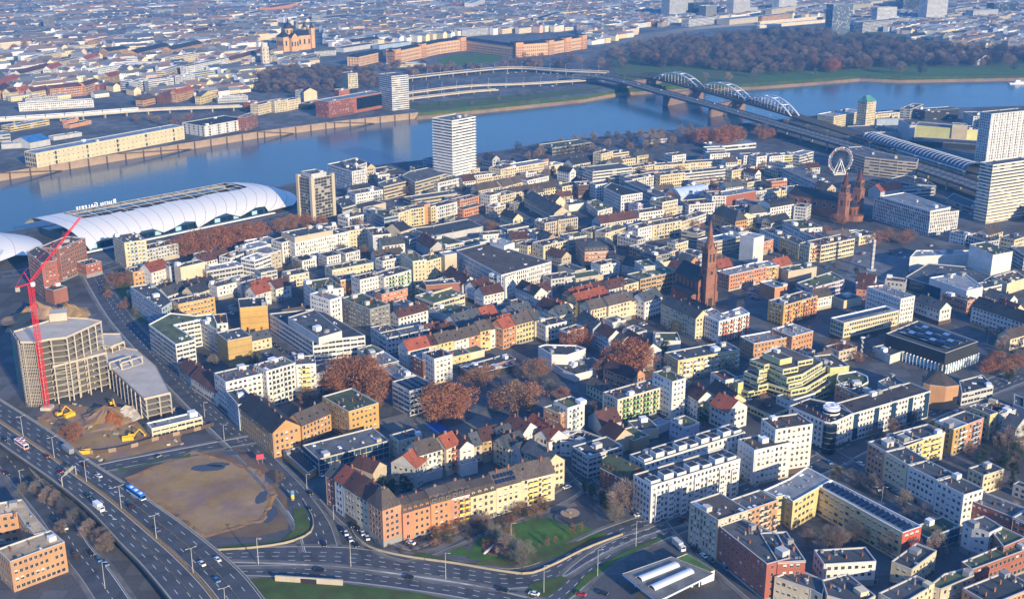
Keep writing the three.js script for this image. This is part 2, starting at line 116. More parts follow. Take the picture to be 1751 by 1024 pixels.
// footprint, height, wall + roof + window kind + roof kind, then options, name, label, category or the marks it stands between
const BL = [
[[-90.5,-511.7,-85.6,-507.1,-77.3,-515.8],17,["r","d","p","G"],[14,13]],
[[-85.2,-505.1,-80.1,-498.6,-69.9,-506.7],18,["w","o","p","G"],[14,13]],
[[-80.1,-498.6,-73.3,-490.4,-63.3,-498.7],18,["e","t","k","G"],[14,13]],
[[-73.3,-490.4,-66.6,-482.8,-56.8,-491.4],18,["c","t","k","G"],[14,13]],
[[-58.6,-471.1,-50.7,-477.4,-58.4,-487.2],19,["p","b","p","H"],{},"corner_house","salmon corner apartment house with steep brown hip roof and bay windows","house"],
[[-50.0,-476.5,-45.6,-479.1,-52.3,-490.3],14.5,["p","b","p","M"],[14,13]],
[[-45.6,-479.4,-37.7,-483.9,-44.0,-495.2],14.5,["q","b","p","M"],[14,13]],
[[-37.6,-483.2,-28.2,-488.5,-34.7,-499.8],15.5,["q","b","p","W"],[14,39]],
[[-28.2,-488.4,-19.5,-493.0,-25.6,-504.5],16,["p","b","k","W"],[14,39]],
[[-19.5,-492.4,-7.8,-499.3,-14.4,-510.5],14.5,["c","b","p","M"],[14,39]],
[[-7.8,-500.3,4.1,-507.1,-2.3,-518.4],15.5,["c","b","p","G"],[39,14,{"solar":1}]],
[[4.1,-508.0,21.0,-516.7,15.1,-528.3],15.5,["c","b","k","G"],[39,15]],
[[-99.1,-541.7,-65.0,-564.1,-75.9,-580.7],10,["e","g","g","F"],{},"sports_hall","low sports hall with tall glass front and mottled grey flat roof","building"],
[[-121.6,-563.7,-104.1,-538.2,-100.6,-544.0,-114.2,-569.1],4,["o","d","n","F"],[13,12]],
[[-80.8,-533.5,-69.2,-524.8,-63.2,-532.8],11,["e","t","n","G"],[13,14]],
[[-61.1,-534.1,-48.0,-528.0,-43.4,-537.9],12,["l","o","p","X"],[13,14]],
[[-47.6,-536.0,-33.7,-545.6,-40.5,-555.5],15,["w","b","k","G"],[13,14]],
[[-33.5,-542.0,-27.0,-548.5,-35.5,-557.0],16,["c","o","k","G"],[13,14]],
[[-26.8,-543.8,-19.6,-547.8,-26.4,-560.0],15,["w","t","p","X"],[13,14]],
[[-19.7,-551.1,-15.5,-553.9,-22.1,-563.9],13,["e","d","p","G"],[13,14]],
[[-15.5,-556.8,-5.4,-562.6,-11.3,-573.0],13,["o","t","p","G"],[13,39]],
[[-47.1,-533.2,-35.6,-541.1,-44.7,-554.3],5,["l","d","n","F"],[13,14]],
[[-26.0,-541.5,-17.7,-546.0,-23.5,-556.6],7,["w","g","n","F"],[13,14]],
[[-5.3,-558.7,2.1,-564.5,-5.4,-573.9],13,["l","d","p","G"],[13,39]],
[[-2.0,-548.3,7.7,-555.8,0.4,-565.3],13,["c","d","p","G"],[39,13]],
[[65.4,-493.2,112.6,-522.2,105.4,-533.9],20,["w","b","p","F"],{"step":1},"white_terrace_block","long white apartment block with stepped roof terraces along the main street","apartments"],
[[65.4,-520.7,121.8,-557.6,115.3,-567.6],18,["w","b","p","F"],{"step":1},"apartment_block","white apartment block with stepped terraces behind the long terraced block","apartments"],
[[38.7,-538.8,57.5,-551.1,49.8,-562.9],13,["l","d","b","F"],[39,15]],
[[43.8,-525.1,56.2,-510.0,65.5,-517.6],14,["b","n","p","M"],{},"town_house","ornate brown corner house with green mansard roof beside the white terraced block","house"],
[[16.8,-524.9,26.4,-531.2,14.3,-549.5],15,["c","d","p","X"],[39,15]],
[[0.2,-548.3,5.9,-553.9,-4.0,-563.9],13,["w","d","p","X"],[39,13]],
[[5.4,-541.2,14.3,-547.6,7.3,-557.4],12,["l","d","p","G"],[39,15]],
[[91.0,-458.6,106.1,-468.0,95.9,-484.6],21,["e","b","v","F"],{},"beige_office","beige office block with vertical window strips and rounded balconies","offices"],
[[91.4,-459.1,103.0,-466.2,116.0,-451.6,117.0,-432.1,106.1,-427.1],18,["r","g","p","F"],{},"brick_block","red brick apartment slab beside the beige office block","apartments"],
[[103.6,-469.4,122.3,-481.2,115.9,-491.3],19,["q","g","k","F"],{},"apartment_block","orange and white block with curved balconies behind the beige office","apartments"],
[[146.5,-502.8,172.9,-458.2,183.2,-464.1,154.8,-508.8],15,["y","l","s","F"],{"solar":2,"red":1},"school","long yellow panelled school with red end wall and rooftop solar rows","school"],
[[119.1,-497.7,124.0,-491.1,128.4,-492.9,130.8,-486.5,144.9,-499.6,154.2,-508.6,145.9,-522.7,133.6,-509.3],15.2,["y","l","s","F"],{},"apartment_block","yellow school wing with grey flat roof at the end of the long school","apartments"],
[[183.1,-547.7,188.5,-536.3,200.2,-541.9],17,["p","d","p","F"],[46,17]],
[[188.5,-536.3,195.1,-521.3,207.0,-526.6],17,["c","d","p","F"],[17,46]],
[[195.2,-520.5,203.6,-505.1,215.0,-511.3],17,["w","d","p","F"],[17,46]],
[[203.5,-504.4,211.3,-489.8,222.8,-495.9],17,["w","d","p","F"],[17,46]],
[[198.7,-542.0,213.8,-552.3,207.1,-562.2],16,["y","d","k","F"],[46,17]],
[[214.6,-496.2,229.7,-477.8,239.7,-486.0],12,["r","g","p","F"],[17,46]],
[[229.0,-475.9,235.5,-467.3,245.9,-475.2],13,["r","g","p","F"],[17,46]],
[[187.4,-466.1,206.2,-476.8,201.0,-485.8],8,["u","n","g","F"],{},"office_block","low blue hall with window wall beside the red school end","office"],
[[203.1,-468.0,205.7,-463.5,211.3,-458.2,219.1,-463.8,214.9,-473.8],15,["w","g","p","F"],[17,16]],
[[213.6,-459.3,213.5,-447.8,226.4,-455.9,219.9,-465.6],14,["r","n","p","F"],[17,16]],
[[192.2,-438.9,194.5,-432.7,228.1,-451.3,223.4,-458.0],12,["r","n","p","F"],[17,16]],
[[111.1,-428.9,123.0,-430.2,120.4,-454.6],17.8,["r","g","p","F"],[16,17]],
[[109.8,-427.2,120.7,-433.3,130.3,-424.1,126.2,-413.0,122.8,-417.6],12,["c","d","p","F"],[16,17]],
[[128.6,-423.1,140.3,-428.0,147.2,-411.4,139.0,-404.7,127.6,-411.4],13,["c","d","p","F"],[16,17]],
[[149.0,-413.2,168.7,-426.7,174.0,-419.6,155.2,-404.7],13,["c","d","p","F"],[16,17]],
[[172.4,-421.6,182.2,-431.2,194.6,-436.2,194.3,-430.0,176.7,-419.2],11,["e","n","p","F"],[17,16]],
[[192.1,-406.2,215.3,-419.4,208.4,-431.6],12,["q","d","p","F"],[17,16]],
[[121.4,-531.5,141.7,-540.6,135.9,-553.4],20,["w","b","p","F"],{},"apartment_block","tall cream office wing with arcade at the end of the white terraced block","apartments"],
[[133.5,-540.9,154.2,-547.9,149.6,-561.2],27,["w","b","p","F"],{},"apartment_block","cream corner office tower above the street crossing","apartments"],
[[-212.3,-434.0,-195.1,-450.4,-204.9,-460.6],15,["q","E","p","F"],{"dense":1},"office_building","orange brick office with pale sheet roof beside the elevated highway","offices"],
[[-236.6,-473.1,-226.4,-476.7,-219.1,-466.6,-210.8,-456.9,-206.0,-459.6,-220.6,-477.5,-229.3,-489.5,-241.6,-484.9],15,["q","E","p","F"],{},"apartment_block","orange brick office wing with pale folded roof around a courtyard","apartments"],
[[-197.9,-586.6,-174.1,-602.5,-179.1,-610.0],6.5,["c","l","b","F"],{"fl":2},"container_office","cream two storey container offices by the building site","offices"],
[[-238.4,-722.2,-210.5,-684.9,-200.6,-693.8,-210.6,-707.8,-221.9,-721.4,-207.0,-732.4,-191.3,-712.6,-194.5,-725.8,-201.9,-744.0,-212.0,-740.3,-230.6,-745.6],19,["w","n","b","F"],{"edge":1},"mall","white commercial building with green moss roof around a courtyard","building"],
[[-180.2,-693.8,-166.8,-703.0,-177.8,-718.9],18,["k","d","n","F"],{"bandlines":1},"gold_block","windowless gold panelled block beside the moss roofed building","apartments"],
[[-231.2,-766.7,-209.9,-783.4,-218.3,-794.0],18,["k","b","p","F"],[19,11]],
[[-185.4,-753.1,-167.5,-758.1,-173.2,-778.3],20,["k","s","n","F"],{"bandlines":1},"plain_block","tall pale gold windowless block with dark roof","building"],
[[-277.0,-807.1,-240.1,-758.0,-237.2,-772.7,-263.0,-814.4],18,["u","d","s","F"],[19,11]],
[[-207.2,-676.2,-195.9,-660.3,-186.9,-666.7],8,["w","t","p","G"],[11,19]],
[[-194.9,-657.9,-173.1,-631.5,-163.8,-639.1],9,["w","t","p","G"],[43,11]],
[[-164.2,-620.8,-145.2,-634.6,-155.3,-648.5],20,["w","g","p","F"],[43,12]],
[[-163.5,-617.1,-152.3,-597.7,-143.6,-602.7],16,["u","d","p","F"],[12,43]],
[[-152.7,-599.4,-126.4,-562.9,-113.4,-572.3],15,["o","s","p","G"],{},"old_school","old ochre school with long dark slate roof and cream gable","school"],
[[-142.6,-630.2,-128.0,-643.6,-137.4,-653.9],23,["w","g","k","F"],[12,43]],
[[-127.9,-642.7,-116.3,-645.1,-119.2,-658.8],22,["w","g","k","F"],[12,11]],
[[-116.8,-648.4,-106.6,-658.1,-114.8,-666.8],14,["w","d","p","F"],[12,11]],
[[-113.0,-574.7,-99.9,-591.4,-109.4,-598.8],14,["o","b","p","G"],[12,13]],
[[-88.8,-583.5,-73.9,-595.8,-91.5,-617.0],18,["k","n","p","F"],{},"school_block","pale yellow flat roofed school block with spiral stair at its end wall","school"],
[[-128.1,-703.8,-95.7,-715.0,-135.1,-769.8,-166.8,-758.6],14,["w","d","b","F"],{},"department_store","large white department store with banded front and dark roof","building"],
[[-122.9,-697.1,-109.9,-709.8,-134.8,-753.5,-149.6,-736.3],19,["w","d","n","F"],{"up":13.9,"on":"department_store"},"plain_block","raised windowless white upper storey of the large department store","building"],
[[-96.5,-749.9,-84.0,-761.1,-106.5,-786.2],20,["g","n","p","F"],[10,11,{"ch":6}]],
[[-81.9,-718.3,-55.1,-735.8,-61.6,-745.9],11,["w","g","b","F"],[10,18]],
[[-95.2,-739.7,-81.9,-718.1,-71.7,-724.4],11.1,["w","g","p","F"],[10,11]],
[[-65.5,-687.5,-51.9,-696.9,-58.8,-706.7],14,["w","o","p","G"],[10,18]],
[[-51.9,-696.9,-47.1,-699.6,-53.1,-710.1],14,["c","t","p","G"],[18,10]],
[[-47.1,-698.8,-37.5,-706.0,-44.8,-715.6],14.5,["y","b","p","G"],[18,10]],
[[-37.5,-705.7,-28.1,-713.0,-35.5,-722.5],14,["w","b","p","G"],[18,10]],
[[-28.1,-713.0,-21.0,-718.7,-28.4,-728.1],14,["p","b","k","G"],[18,10]],
[[-21.0,-720.6,-14.2,-725.8,-21.5,-735.3],15,["y","b","k","G"],[18,10]],
[[-14.2,-727.4,-6.8,-733.4,-14.3,-742.7],14,["w","b","p","G"],[18,10]],
[[-6.8,-731.7,2.2,-738.3,-4.9,-748.0],15,["q","o","p","G"],[18,10]],
[[-47.5,-664.9,-36.8,-672.9,-44.9,-683.7],17,["w","s","p","F"],[18,10]],
[[-62.5,-680.9,-55.2,-672.6,-48.4,-678.6],13,["b","u","p","F"],[18,10]],
[[-58.6,-617.1,-45.4,-627.5,-56.7,-641.7],16,["w","s","b","F"],{"solar":3},"white_school","white school block with banded windows and tilted solar roof beside a copper tree","school"],
[[-91.1,-688.7,-82.5,-671.2,-70.5,-679.6,-81.7,-696.7],10,["g","l","p","F"],[10,11]],
[[-82.5,-673.2,-69.9,-653.1,-59.1,-659.6,-73.0,-680.3],9,["g","l","p","F"],[10,12]],
[[-100.3,-707.4,-92.7,-692.6,-82.4,-703.3,-91.4,-714.3],8,["l","n","p","F"],[10,11]],
[[-124.5,-757.9,-117.7,-766.0,-133.8,-779.3],24,["w","l","p","F"],[10,11]],
[[-37.0,-746.7,-20.1,-762.2,-29.5,-772.5],10,["w","d","b","G"],[18,10]],
[[-20.1,-763.8,-9.8,-771.8,-17.2,-781.3],10,["p","o","p","G"],[18,21]],
[[-56.6,-735.2,-45.9,-741.8,-52.2,-752.0],8,["p","t","p","G"],[10,18]],
[[-45.4,-733.1,-37.2,-739.0,-44.2,-748.7],9,["p","t","p","G"],[10,18]],
[[-71.3,-813.7,-56.4,-795.6,-34.6,-817.2,-48.8,-835.4],9,["c","n","b","F"],[21,10]],
[[-59.6,-793.4,-45.9,-778.6,-27.2,-791.1,-42.4,-805.3],6,["l","n","n","F"],[21,10]],
[[-79.3,-797.2,-71.7,-803.6,-79.0,-812.2],7,["l","d","n","F"],[10,21]],
[[-32.7,-679.5,-27.2,-672.0,2.5,-693.8,-3.2,-703.1],6,["r","d","n","F"],[18,28]],
[[-24.4,-669.5,2.5,-685.9,-6.9,-701.3],5,["d","d","n","F"],[18,28]],
[[-37.9,-691.2,-26.3,-699.2,-33.1,-709.1],8,["y","d","p","F"],[18,10]],
[[-26.4,-701.8,-17.8,-707.3,-24.3,-717.4],7,["c","n","n","F"],[18,10]],
[[-6.0,-725.2,2.2,-734.1,-6.7,-742.2],15,["q","o","p","G"],[18,10]],
[[2.5,-733.5,15.7,-743.8,8.3,-753.3],15,["y","b","p","G"],[18,27]],
[[15.6,-741.7,20.5,-745.7,12.8,-754.9],15,["c","d","p","G"],[18,27]],
[[22.5,-733.4,36.9,-743.0,30.2,-753.0],14,["w","d","k","F"],[18,27]],
[[36.1,-718.8,47.7,-728.8,42.8,-734.4],15,["r","d","k","F"],[18,27]],
[[17.5,-784.0,29.2,-768.2,38.8,-775.4],12,["w","t","p","G"],[18,20]],
[[29.8,-770.5,44.7,-785.3,36.2,-793.8],11,["w","o","p","X"],[18,20]],
[[-0.0,-764.1,14.7,-777.0,6.8,-786.0],11,["w","d","p","G"],[18,21]],
[[32.9,-761.2,42.8,-769.2,35.3,-778.5],12,["c","d","p","G"],[18,42]],
[[46.5,-781.0,69.5,-798.1,62.4,-807.7],15,["y","o","p","G"],[20,0]],
[[54.7,-767.5,67.9,-776.7,61.0,-786.5],14,["c","b","p","G"],[18,42]],
[[67.6,-773.7,85.1,-786.4,78.1,-796.1],15,["c","b","p","G"],[20,42]],
[[85.1,-786.4,94.8,-792.2,88.7,-802.5],14,["c","d","k","G"],[0,20]],
[[93.7,-782.4,107.6,-794.6,99.7,-803.6],15,["w","d","p","G"],[0,42]],
[[104.7,-777.0,123.9,-743.4,134.3,-749.4],16,["c","d","p","G"],[42,0]],
[[126.4,-753.6,137.9,-733.9,161.5,-751.4,158.0,-764.2,142.7,-750.5,138.3,-760.9],17,["w","l","k","F"],{},"balcony_flats","white flats with dark balconies and pale metal roof near the spire church","apartments"],
[[43.9,-750.7,53.6,-728.0,63.7,-732.4],14,["u","d","p","G"],[18,27]],
[[53.8,-730.8,62.9,-713.5,72.7,-718.6],13,["w","t","p","G"],[18,27]],
[[63.4,-718.3,69.5,-706.3,80.2,-711.7],11,["w","d","p","G"],[18,27]],
[[70.3,-713.5,83.0,-686.7,94.7,-692.2],13,["w","t","p","G"],[27,18]],
[[16.8,-702.7,25.0,-688.2,34.9,-687.4,47.2,-698.9,41.5,-704.9,21.3,-706.3],11,["w","d","n","F"],{"edge":1},"community_hall","angular cream community hall with black roof among school trees","building"],
[[31.8,-677.0,38.9,-669.5,60.8,-683.3,51.9,-699.0,25.6,-688.5],5,["w","d","n","F"],[18,28]],
[[69.3,-759.8,79.2,-766.1,72.8,-776.2],7,["w","g","n","F"],[42,18]],
[[75.7,-750.3,83.0,-741.3,91.8,-747.3,83.7,-758.0],6,["l","g","n","F"],[42,27]],
[[94.8,-721.4,111.1,-721.4,111.1,-737.4],8,["w","n","n","F"],[27,42]],
[[102.2,-670.1,143.9,-689.9,137.3,-703.9],14,["y","d","k","F"],{"stair":2},"shop_flats","pale yellow flats with green edged balconies above a row of shops","apartments"],
[[59.3,-604.7,88.2,-624.4,80.8,-635.2],16,["c","g","k","F"],{"ch":6},"mural_flats","cream flats with yellow and green balconies and a mural on the grey gable","apartments"],
[[91.0,-614.2,99.4,-619.9,89.8,-634.0],23,["w","n","p","F"],{"ch":2},"white_high_flats","tall white flats with green balconies beside the cream mural flats","apartments"],
[[99.9,-624.2,105.5,-611.0,115.6,-615.4],13,["w","t","p","G"],[28,9]],
[[111.8,-608.4,120.0,-596.5,132.4,-605.0],12,["w","o","p","G"],[9,28]],
[[93.2,-576.5,102.1,-582.3,95.4,-592.7],12,["v","n","p","F"],[28,15]],
[[30.4,-588.4,40.3,-595.8,33.0,-605.7],18,["w","n","k","F"],[28,39]],
[[17.5,-596.5,26.6,-586.7,30.6,-593.2,24.5,-602.1],15,["q","n","p","F"],[28,39]],
[[6.4,-586.2,19.4,-563.8,29.8,-569.8],10,["w","o","p","G"],[28,39]],
[[19.8,-563.8,29.4,-573.2,21.7,-581.0],10,["w","t","p","G"],[28,39]],
[[25.5,-565.9,36.5,-563.1,39.9,-576.7],9,["w","b","p","F"],[28,39]],
[[39.2,-561.3,47.8,-570.6,37.5,-580.1],9,["l","d","p","F"],[28,39]],
[[49.3,-590.5,61.0,-596.5,54.6,-609.0],7,["l","t","n","G"],[28,15]],
[[69.0,-584.8,81.0,-588.7,76.6,-602.0],6,["c","d","n","F"],[28,15]],
[[56.5,-582.6,65.1,-570.2,74.3,-576.8,66.1,-588.5],7,["o","n","n","F"],[28,15]],
[[54.4,-568.0,66.3,-574.7,59.5,-586.9],8,["e","t","n","X"],[28,15]],
[[77.2,-598.9,81.5,-592.9,88.1,-598.9,83.0,-605.1],5,["l","u","n","F"],[28,15]],
[[-4.9,-578.5,5.6,-567.9,14.1,-576.4],12,["w","t","p","G"],[28,39]],
[[155.2,-702.6,182.7,-715.6,176.4,-729.1],13,["q","l","p","F"],[42,27,{"edge":1}]],
[[181.3,-710.1,197.6,-720.7,187.7,-735.8],15,["q","l","p","F"],[42,29]],
[[255.5,-800.9,271.0,-772.6,283.0,-779.3,268.4,-805.2],20,["w","l","p","F"],{},"white_tower_office","white seven storey office with pale roof at the square","offices"],
[[222.9,-739.2,268.0,-765.5,261.8,-776.1],14,["c","l","p","F"],{"solar":1,"dense":1},"solar_office","cream long office with dark solar panel strip on pale roof","offices"],
[[235.8,-715.2,242.5,-699.4,255.0,-709.1,249.0,-722.3],6,["w","d","n","F"],[8,29]],
[[323.8,-779.3,345.8,-743.3,357.8,-750.6],13,["w","s","p","G"],[8,29]],
[[342.9,-786.5,351.4,-773.3,361.5,-779.8],10,["c","t","p","G"],[8,7]],
[[185.5,-583.4,238.3,-615.0,230.6,-627.9],17,["w","b","p","F"],{"glassbay":1},"long_offices","long white offices with glass stair strips and brown roof strip","offices"],
[[152.9,-593.4,167.3,-572.7,170.1,-571.3,174.0,-573.7,185.5,-583.6,182.4,-594.8,166.8,-604.3],17.1,["w","s","p","F"],{},"rotunda_offices","white offices with dark glass corner under a white roof rotunda","offices"],
[[269.2,-652.1,263.7,-632.4,286.7,-643.9,286.9,-661.8],8,["l","d","b","F"],[47,8]],
[[219.1,-648.5,222.1,-639.1,235.0,-646.1,230.6,-658.1],9,["u","g","p","F"],[47,46]],
[[201.7,-547.9,228.0,-561.7,222.4,-572.3],16,["c","d","k","F"],[46,47]],
[[233.7,-564.9,243.8,-571.8,237.1,-581.7],16,["k","l","k","F"],[46,47]],
[[243.8,-571.8,255.3,-579.7,248.5,-589.6],16,["p","d","k","F"],[46,47]],
[[261.1,-585.9,266.7,-589.4,259.4,-601.3],15,["y","d","k","F"],[47,46]],
[[261.8,-600.1,269.0,-592.9,279.0,-602.7],13,["e","d","p","F"],[47,46]],
[[268.2,-590.8,280.7,-598.0,273.7,-610.1],13,["l","d","p","F"],[47,46]],
[[266.1,-581.0,270.7,-574.2,280.7,-580.9],12,["l","d","p","G"],[47,46]],
[[189.2,-770.3,218.2,-792.2,209.8,-803.4],16,["k","d","k","F"],[29,42]],
[[242.8,-810.4,258.5,-819.2,251.7,-831.5],6,["c","d","n","F"],[40,29]],
[[288.9,-619.2,292.3,-612.8,298.6,-628.0],7,["l","d","n","F"],[47,46]],
[[-353.0,-875.4,-343.6,-908.2,-361.0,-913.1],27,["r","b","p","F"],{},"brick_hospital","tall red brick building with white window grid beside the white membrane roof","building"],
[[-369.9,-857.3,-347.6,-826.7,-339.1,-834.9,-357.2,-861.5,-368.7,-873.4],30,["r","b","p","F"],{"ch":0},"apartment_block","narrow red brick tower wing with brown roof behind the red crane","apartments"],
[[-337.1,-884.9,-328.1,-895.4,-338.8,-904.5],11,["r","d","p","F"],[44,4]],
[[-338.1,-819.2,-331.2,-828.3,-340.7,-835.5],11,["r","d","n","F"],[44,19]],
[[-312.4,-907.3,-297.9,-917.8,-314.7,-940.9],23,["c","d","k","F"],{},"slab_tower","pink and white slab tower before the white membrane roof","tower"],
[[-302.4,-920.3,-279.5,-943.3,-289.4,-953.2],13,["l","d","p","F"],[44,4]],
[[-292.6,-862.2,-282.3,-871.4,-291.7,-881.8],12,["o","d","p","F"],[44,22,{"ch":5}]],
[[-278.9,-863.0,-269.1,-877.5,-280.6,-885.3],12,["w","o","p","G"],[44,22]],
[[-267.0,-870.8,-262.5,-874.9,-270.6,-883.8],14,["l","d","p","F"],[44,22]],
[[-254.5,-858.4,-239.3,-873.8,-246.2,-880.7],17,["c","d","n","F"],[44,22]],
[[-252.7,-813.9,-242.3,-830.9,-252.6,-837.2],9,["w","d","p","G"],[19,44]],
[[-240.8,-827.2,-225.0,-845.8,-234.1,-853.6],9,["w","s","p","G"],[44,19]],
[[-236.4,-864.5,-211.7,-881.6,-219.7,-893.1],12,["l","l","b","F"],[22,44]],
[[-248.2,-892.5,-229.3,-914.0,-238.3,-921.9],11,["w","t","p","G"],[44,22]],
[[-224.7,-895.0,-215.0,-912.4,-225.5,-918.2],14,["w","d","p","F"],[22,44]],
[[-214.7,-910.7,-198.8,-928.8,-210.9,-939.3],16,["w","l","s","F"],[22,44]],
[[-201.6,-877.2,-192.0,-894.1,-204.2,-901.0],17,["w","l","b","F"],[22,44]],
[[-219.7,-828.3,-205.1,-843.3,-213.7,-851.6],11,["w","d","p","F"],[19,22]],
[[-203.5,-836.3,-191.6,-849.6,-200.5,-857.6],12,["l","d","p","F"],[22,19]],
[[-186.2,-807.2,-177.4,-817.9,-186.6,-825.5],12,["w","o","p","G"],[10,19]],
[[-196,-1223,-165,-1185,-153,-1196,-183,-1238],22,["w","d","v","F"],{"edge":1},"fin_office","white office with tall dark slit windows by the river","offices"],
[[-181,-1229,-163,-1204,-154,-1222,-168,-1248],24,["w","d","v","F"],[45,23]],
[[-145,-1259,-128,-1274,-140,-1289],6,["d","d","g","F"],{},"low_building","dark flat riverside pavilion with wide roof","building"],
[[-137,-1168,-129,-1150,-103,-1182,-115,-1204],14,["e","g","b","F"],{},"parking_deck","open parking deck with pale parapets before the river tower","building"],
[[-114,-1190,-98,-1157,-69,-1198,-90,-1229,-108,-1210],17,["e","g","b","F"],{},"office_block","higher open parking deck with wide grey roof beside the river tower","office"],
[[-100,-1292,-86,-1280,-77,-1290],14,["u","d","p","F"],[5,45]],
[[-76,-1177,-52,-1203,-63,-1214],12,["w","n","p","F"],[5,23]],
[[-51,-1193,-38,-1200,-44,-1211],10,["w","t","p","G"],[5,23]],
[[-37,-1203,-11,-1224,-18,-1233],10,["c","d","p","F"],[5,23]],
[[-42,-1206,-21,-1218,-27,-1228],13,["w","d","p","F"],[5,23]],
[[-12,-1234,4,-1256,-9,-1266],14,["c","d","p","F"],[5,23]],
[[-34,-1156,4,-1188,-4,-1198],9,["c","b","p","G"],[5,23]],
[[-155,-1130,-130,-1151,-140,-1164],11,["w","g","p","F"],[23,45]],
[[-176,-1121,-161,-1081,-150,-1096,-163,-1131],9,["l","d","b","F"],[6,23]],
[[-151,-1044,-136,-1059,-147,-1069],9,["w","d","p","F"],[6,22]],
[[-146,-1086,-123,-1111,-137,-1123],7,["e","b","n","F"],[6,23]],
[[-99,-1118,-55,-1147,-64,-1160],8,["e","d","b","F"],[23,5]],
[[-103,-1030,-94,-1042,-103,-1049],17,["c","d","p","F"],[6,22]],
[[-94,-1044,-81,-1053,-88,-1063],17,["y","d","k","F"],[6,23]],
[[-81,-1053,-76,-1058,-84,-1068],19,["q","d","n","F"],[6,23]],
[[-75,-1053,-71,-1058,-79,-1066],17,["y","d","p","F"],[6,23]],
[[-71,-1061,-52,-1082,-61,-1090],15,["w","b","k","F"],[23,6]],
[[-50,-1094,-32,-1113,-41,-1121],13,["p","b","p","F"],[23,5]],
[[-46,-1079,-27,-1100,-35,-1107],8,["p","b","p","F"],[23,6]],
[[-135,-1054,-115,-1020,-103,-1030,-118,-1052],15,["u","n","b","F"],{},"office_block","office with blue and white banded shaded side and blank cream end wall","office"],
[[-117,-1035,-105,-1044,-110,-1052],14,["c","d","p","F"],[6,22]],
[[-21,-1108,-11,-1119,-21,-1128],15,["w","b","p","F"],[23,5]],
[[-11,-1113,4,-1130,-5,-1138],13,["c","d","p","F"],[23,5]],
[[-100,-1014,-73,-987,-26,-1024,-41,-1052,-74,-1025],6,["l","d","n","F"],[22,6]],
[[-103.4,-1000.6,-88.7,-974.5,-75.8,-995.5,-87.7,-1010.9],7,["l","d","b","F"],[22,6]],
[[-82.3,-968.2,-68.4,-939.9,-55.8,-946.0],9,["l","t","n","G"],[21,22]],
[[-113,-1006,-98,-996,-90,-1007],9,["e","s","n","X"],[22,6]],
[[-69.5,-961.2,-55.5,-939.4,-40.3,-949.7,-59.8,-971.0],12,["l","n","b","F"],[21,22]],
[[-39.6,-948.2,-20.2,-965.8,-28.3,-974.7],9,["w","n","b","F"],[21,22]],
[[-45.2,-902.5,-8.1,-835.5,30.6,-871.0,-19.5,-927.0],18,["w","b","v","F"],{},"store_building","large white store with brown gravel roof and vertical ribbed side","building"],
[[-17.9,-919.8,-6.3,-905.7,2.1,-916.2,-9.4,-930.6],21,["w","w","n","F"],[21,20]],
[[-53.4,-858.2,-37.1,-830.0,-25.0,-837.0],12,["w","t","p","G"],[21,10]],
[[-178.5,-925.3,-139.0,-961.5,-149.1,-972.5],18,["w","d","v","F"],{},"modern_block","white modern block with scattered dark slit windows beside copper trees","apartments"],
[[-189.2,-926.2,-180.5,-936.4,-191.2,-945.5],18,["w","s","v","F"],[22,44]],
[[-178.7,-927.4,-150.7,-951.4,-164.8,-967.8],22,["e","d","n","F"],[22,6]],
[[-139.8,-967.2,-125.8,-975.7,-133.0,-987.7],17,["c","b","p","F"],[22,6]],
[[-116.6,-945.1,-101.8,-950.1,-109.5,-973.2],19,["l","b","p","F"],[22,21]],
[[-169.2,-903.5,-159.2,-912.5,-169.7,-924.2],9,["w","s","v","F"],[22,44]],
[[-150.4,-911.7,-140.3,-920.0,-149.4,-931.1],10,["w","s","v","F"],[22,21]],
[[-136.0,-918.4,-125.6,-928.3,-135.0,-938.3],11,["w","s","v","F"],[22,21]],
[[-174.5,-937.9,-143.7,-956.5,-147.9,-963.4],8,["e","d","n","F"],[22,6]],
[[-198.9,-891.9,-186.2,-907.2,-201.5,-920.0],17,["e","l","p","F"],[22,44]],
[[-216.2,-935.9,-198.9,-950.0,-207.8,-960.9],14,["c","l","p","F"],[22,44]],
[[-209.0,-900.1,-203.0,-906.5,-213.3,-916.0],9,["l","d","p","F"],[22,44]],
[[-195.1,-867.9,-184.0,-876.0,-191.1,-885.7],10,["l","g","b","F"],[22,44]],
[[-101.9,-883.1,-89.2,-894.5,-96.0,-902.1],15,["w","s","p","F"],[22,21]],
[[-108.0,-938.5,-90.1,-947.8,-95.6,-958.5],12,["w","d","p","G"],[22,21]],
[[-76.6,-864.9,-66.3,-869.8,-78.3,-895.0],20,["c","n","p","F"],[21,22]],
[[-68.5,-873.8,-53.7,-888.9,-63.6,-898.8],17,["c","n","p","F"],[21,22]],
[[-52.8,-881.6,-43.6,-887.1,-48.7,-895.7],20,["e","l","n","F"],[21,22]],
[[-139.7,-868.6,-110.0,-889.1,-117.4,-899.8],12,["c","n","p","F"],[22,21]],
[[-171.5,-860.0,-158.1,-869.9,-165.9,-880.4],10,["c","d","p","F"],[22,10]],
[[-129.6,-842.0,-115.8,-849.6,-122.6,-861.9],12,["o","d","p","F"],[22,10]],
[[-112.8,-826.7,-96.4,-840.4,-104.1,-849.6],17,["w","s","p","F"],[10,21,{"ch":4}]],
[[-95.6,-832.7,-76.9,-852.8,-87.1,-862.4],17,["w","d","k","F"],[21,10]],
[[-136.6,-776.1,-119.1,-786.1,-132.6,-809.9],24,["w","n","p","F"],[10,11]],
[[-188.0,-817.4,-176.5,-832.0,-187.5,-840.7],11,["c","o","p","G"],[10,19]],
[[-175.1,-824.6,-165.9,-835.7,-175.2,-843.4],11,["w","t","p","G"],[10,22]],
[[-98,-1002,-86,-1012,-93,-1020],8,["l","d","p","F"],[22,6]],
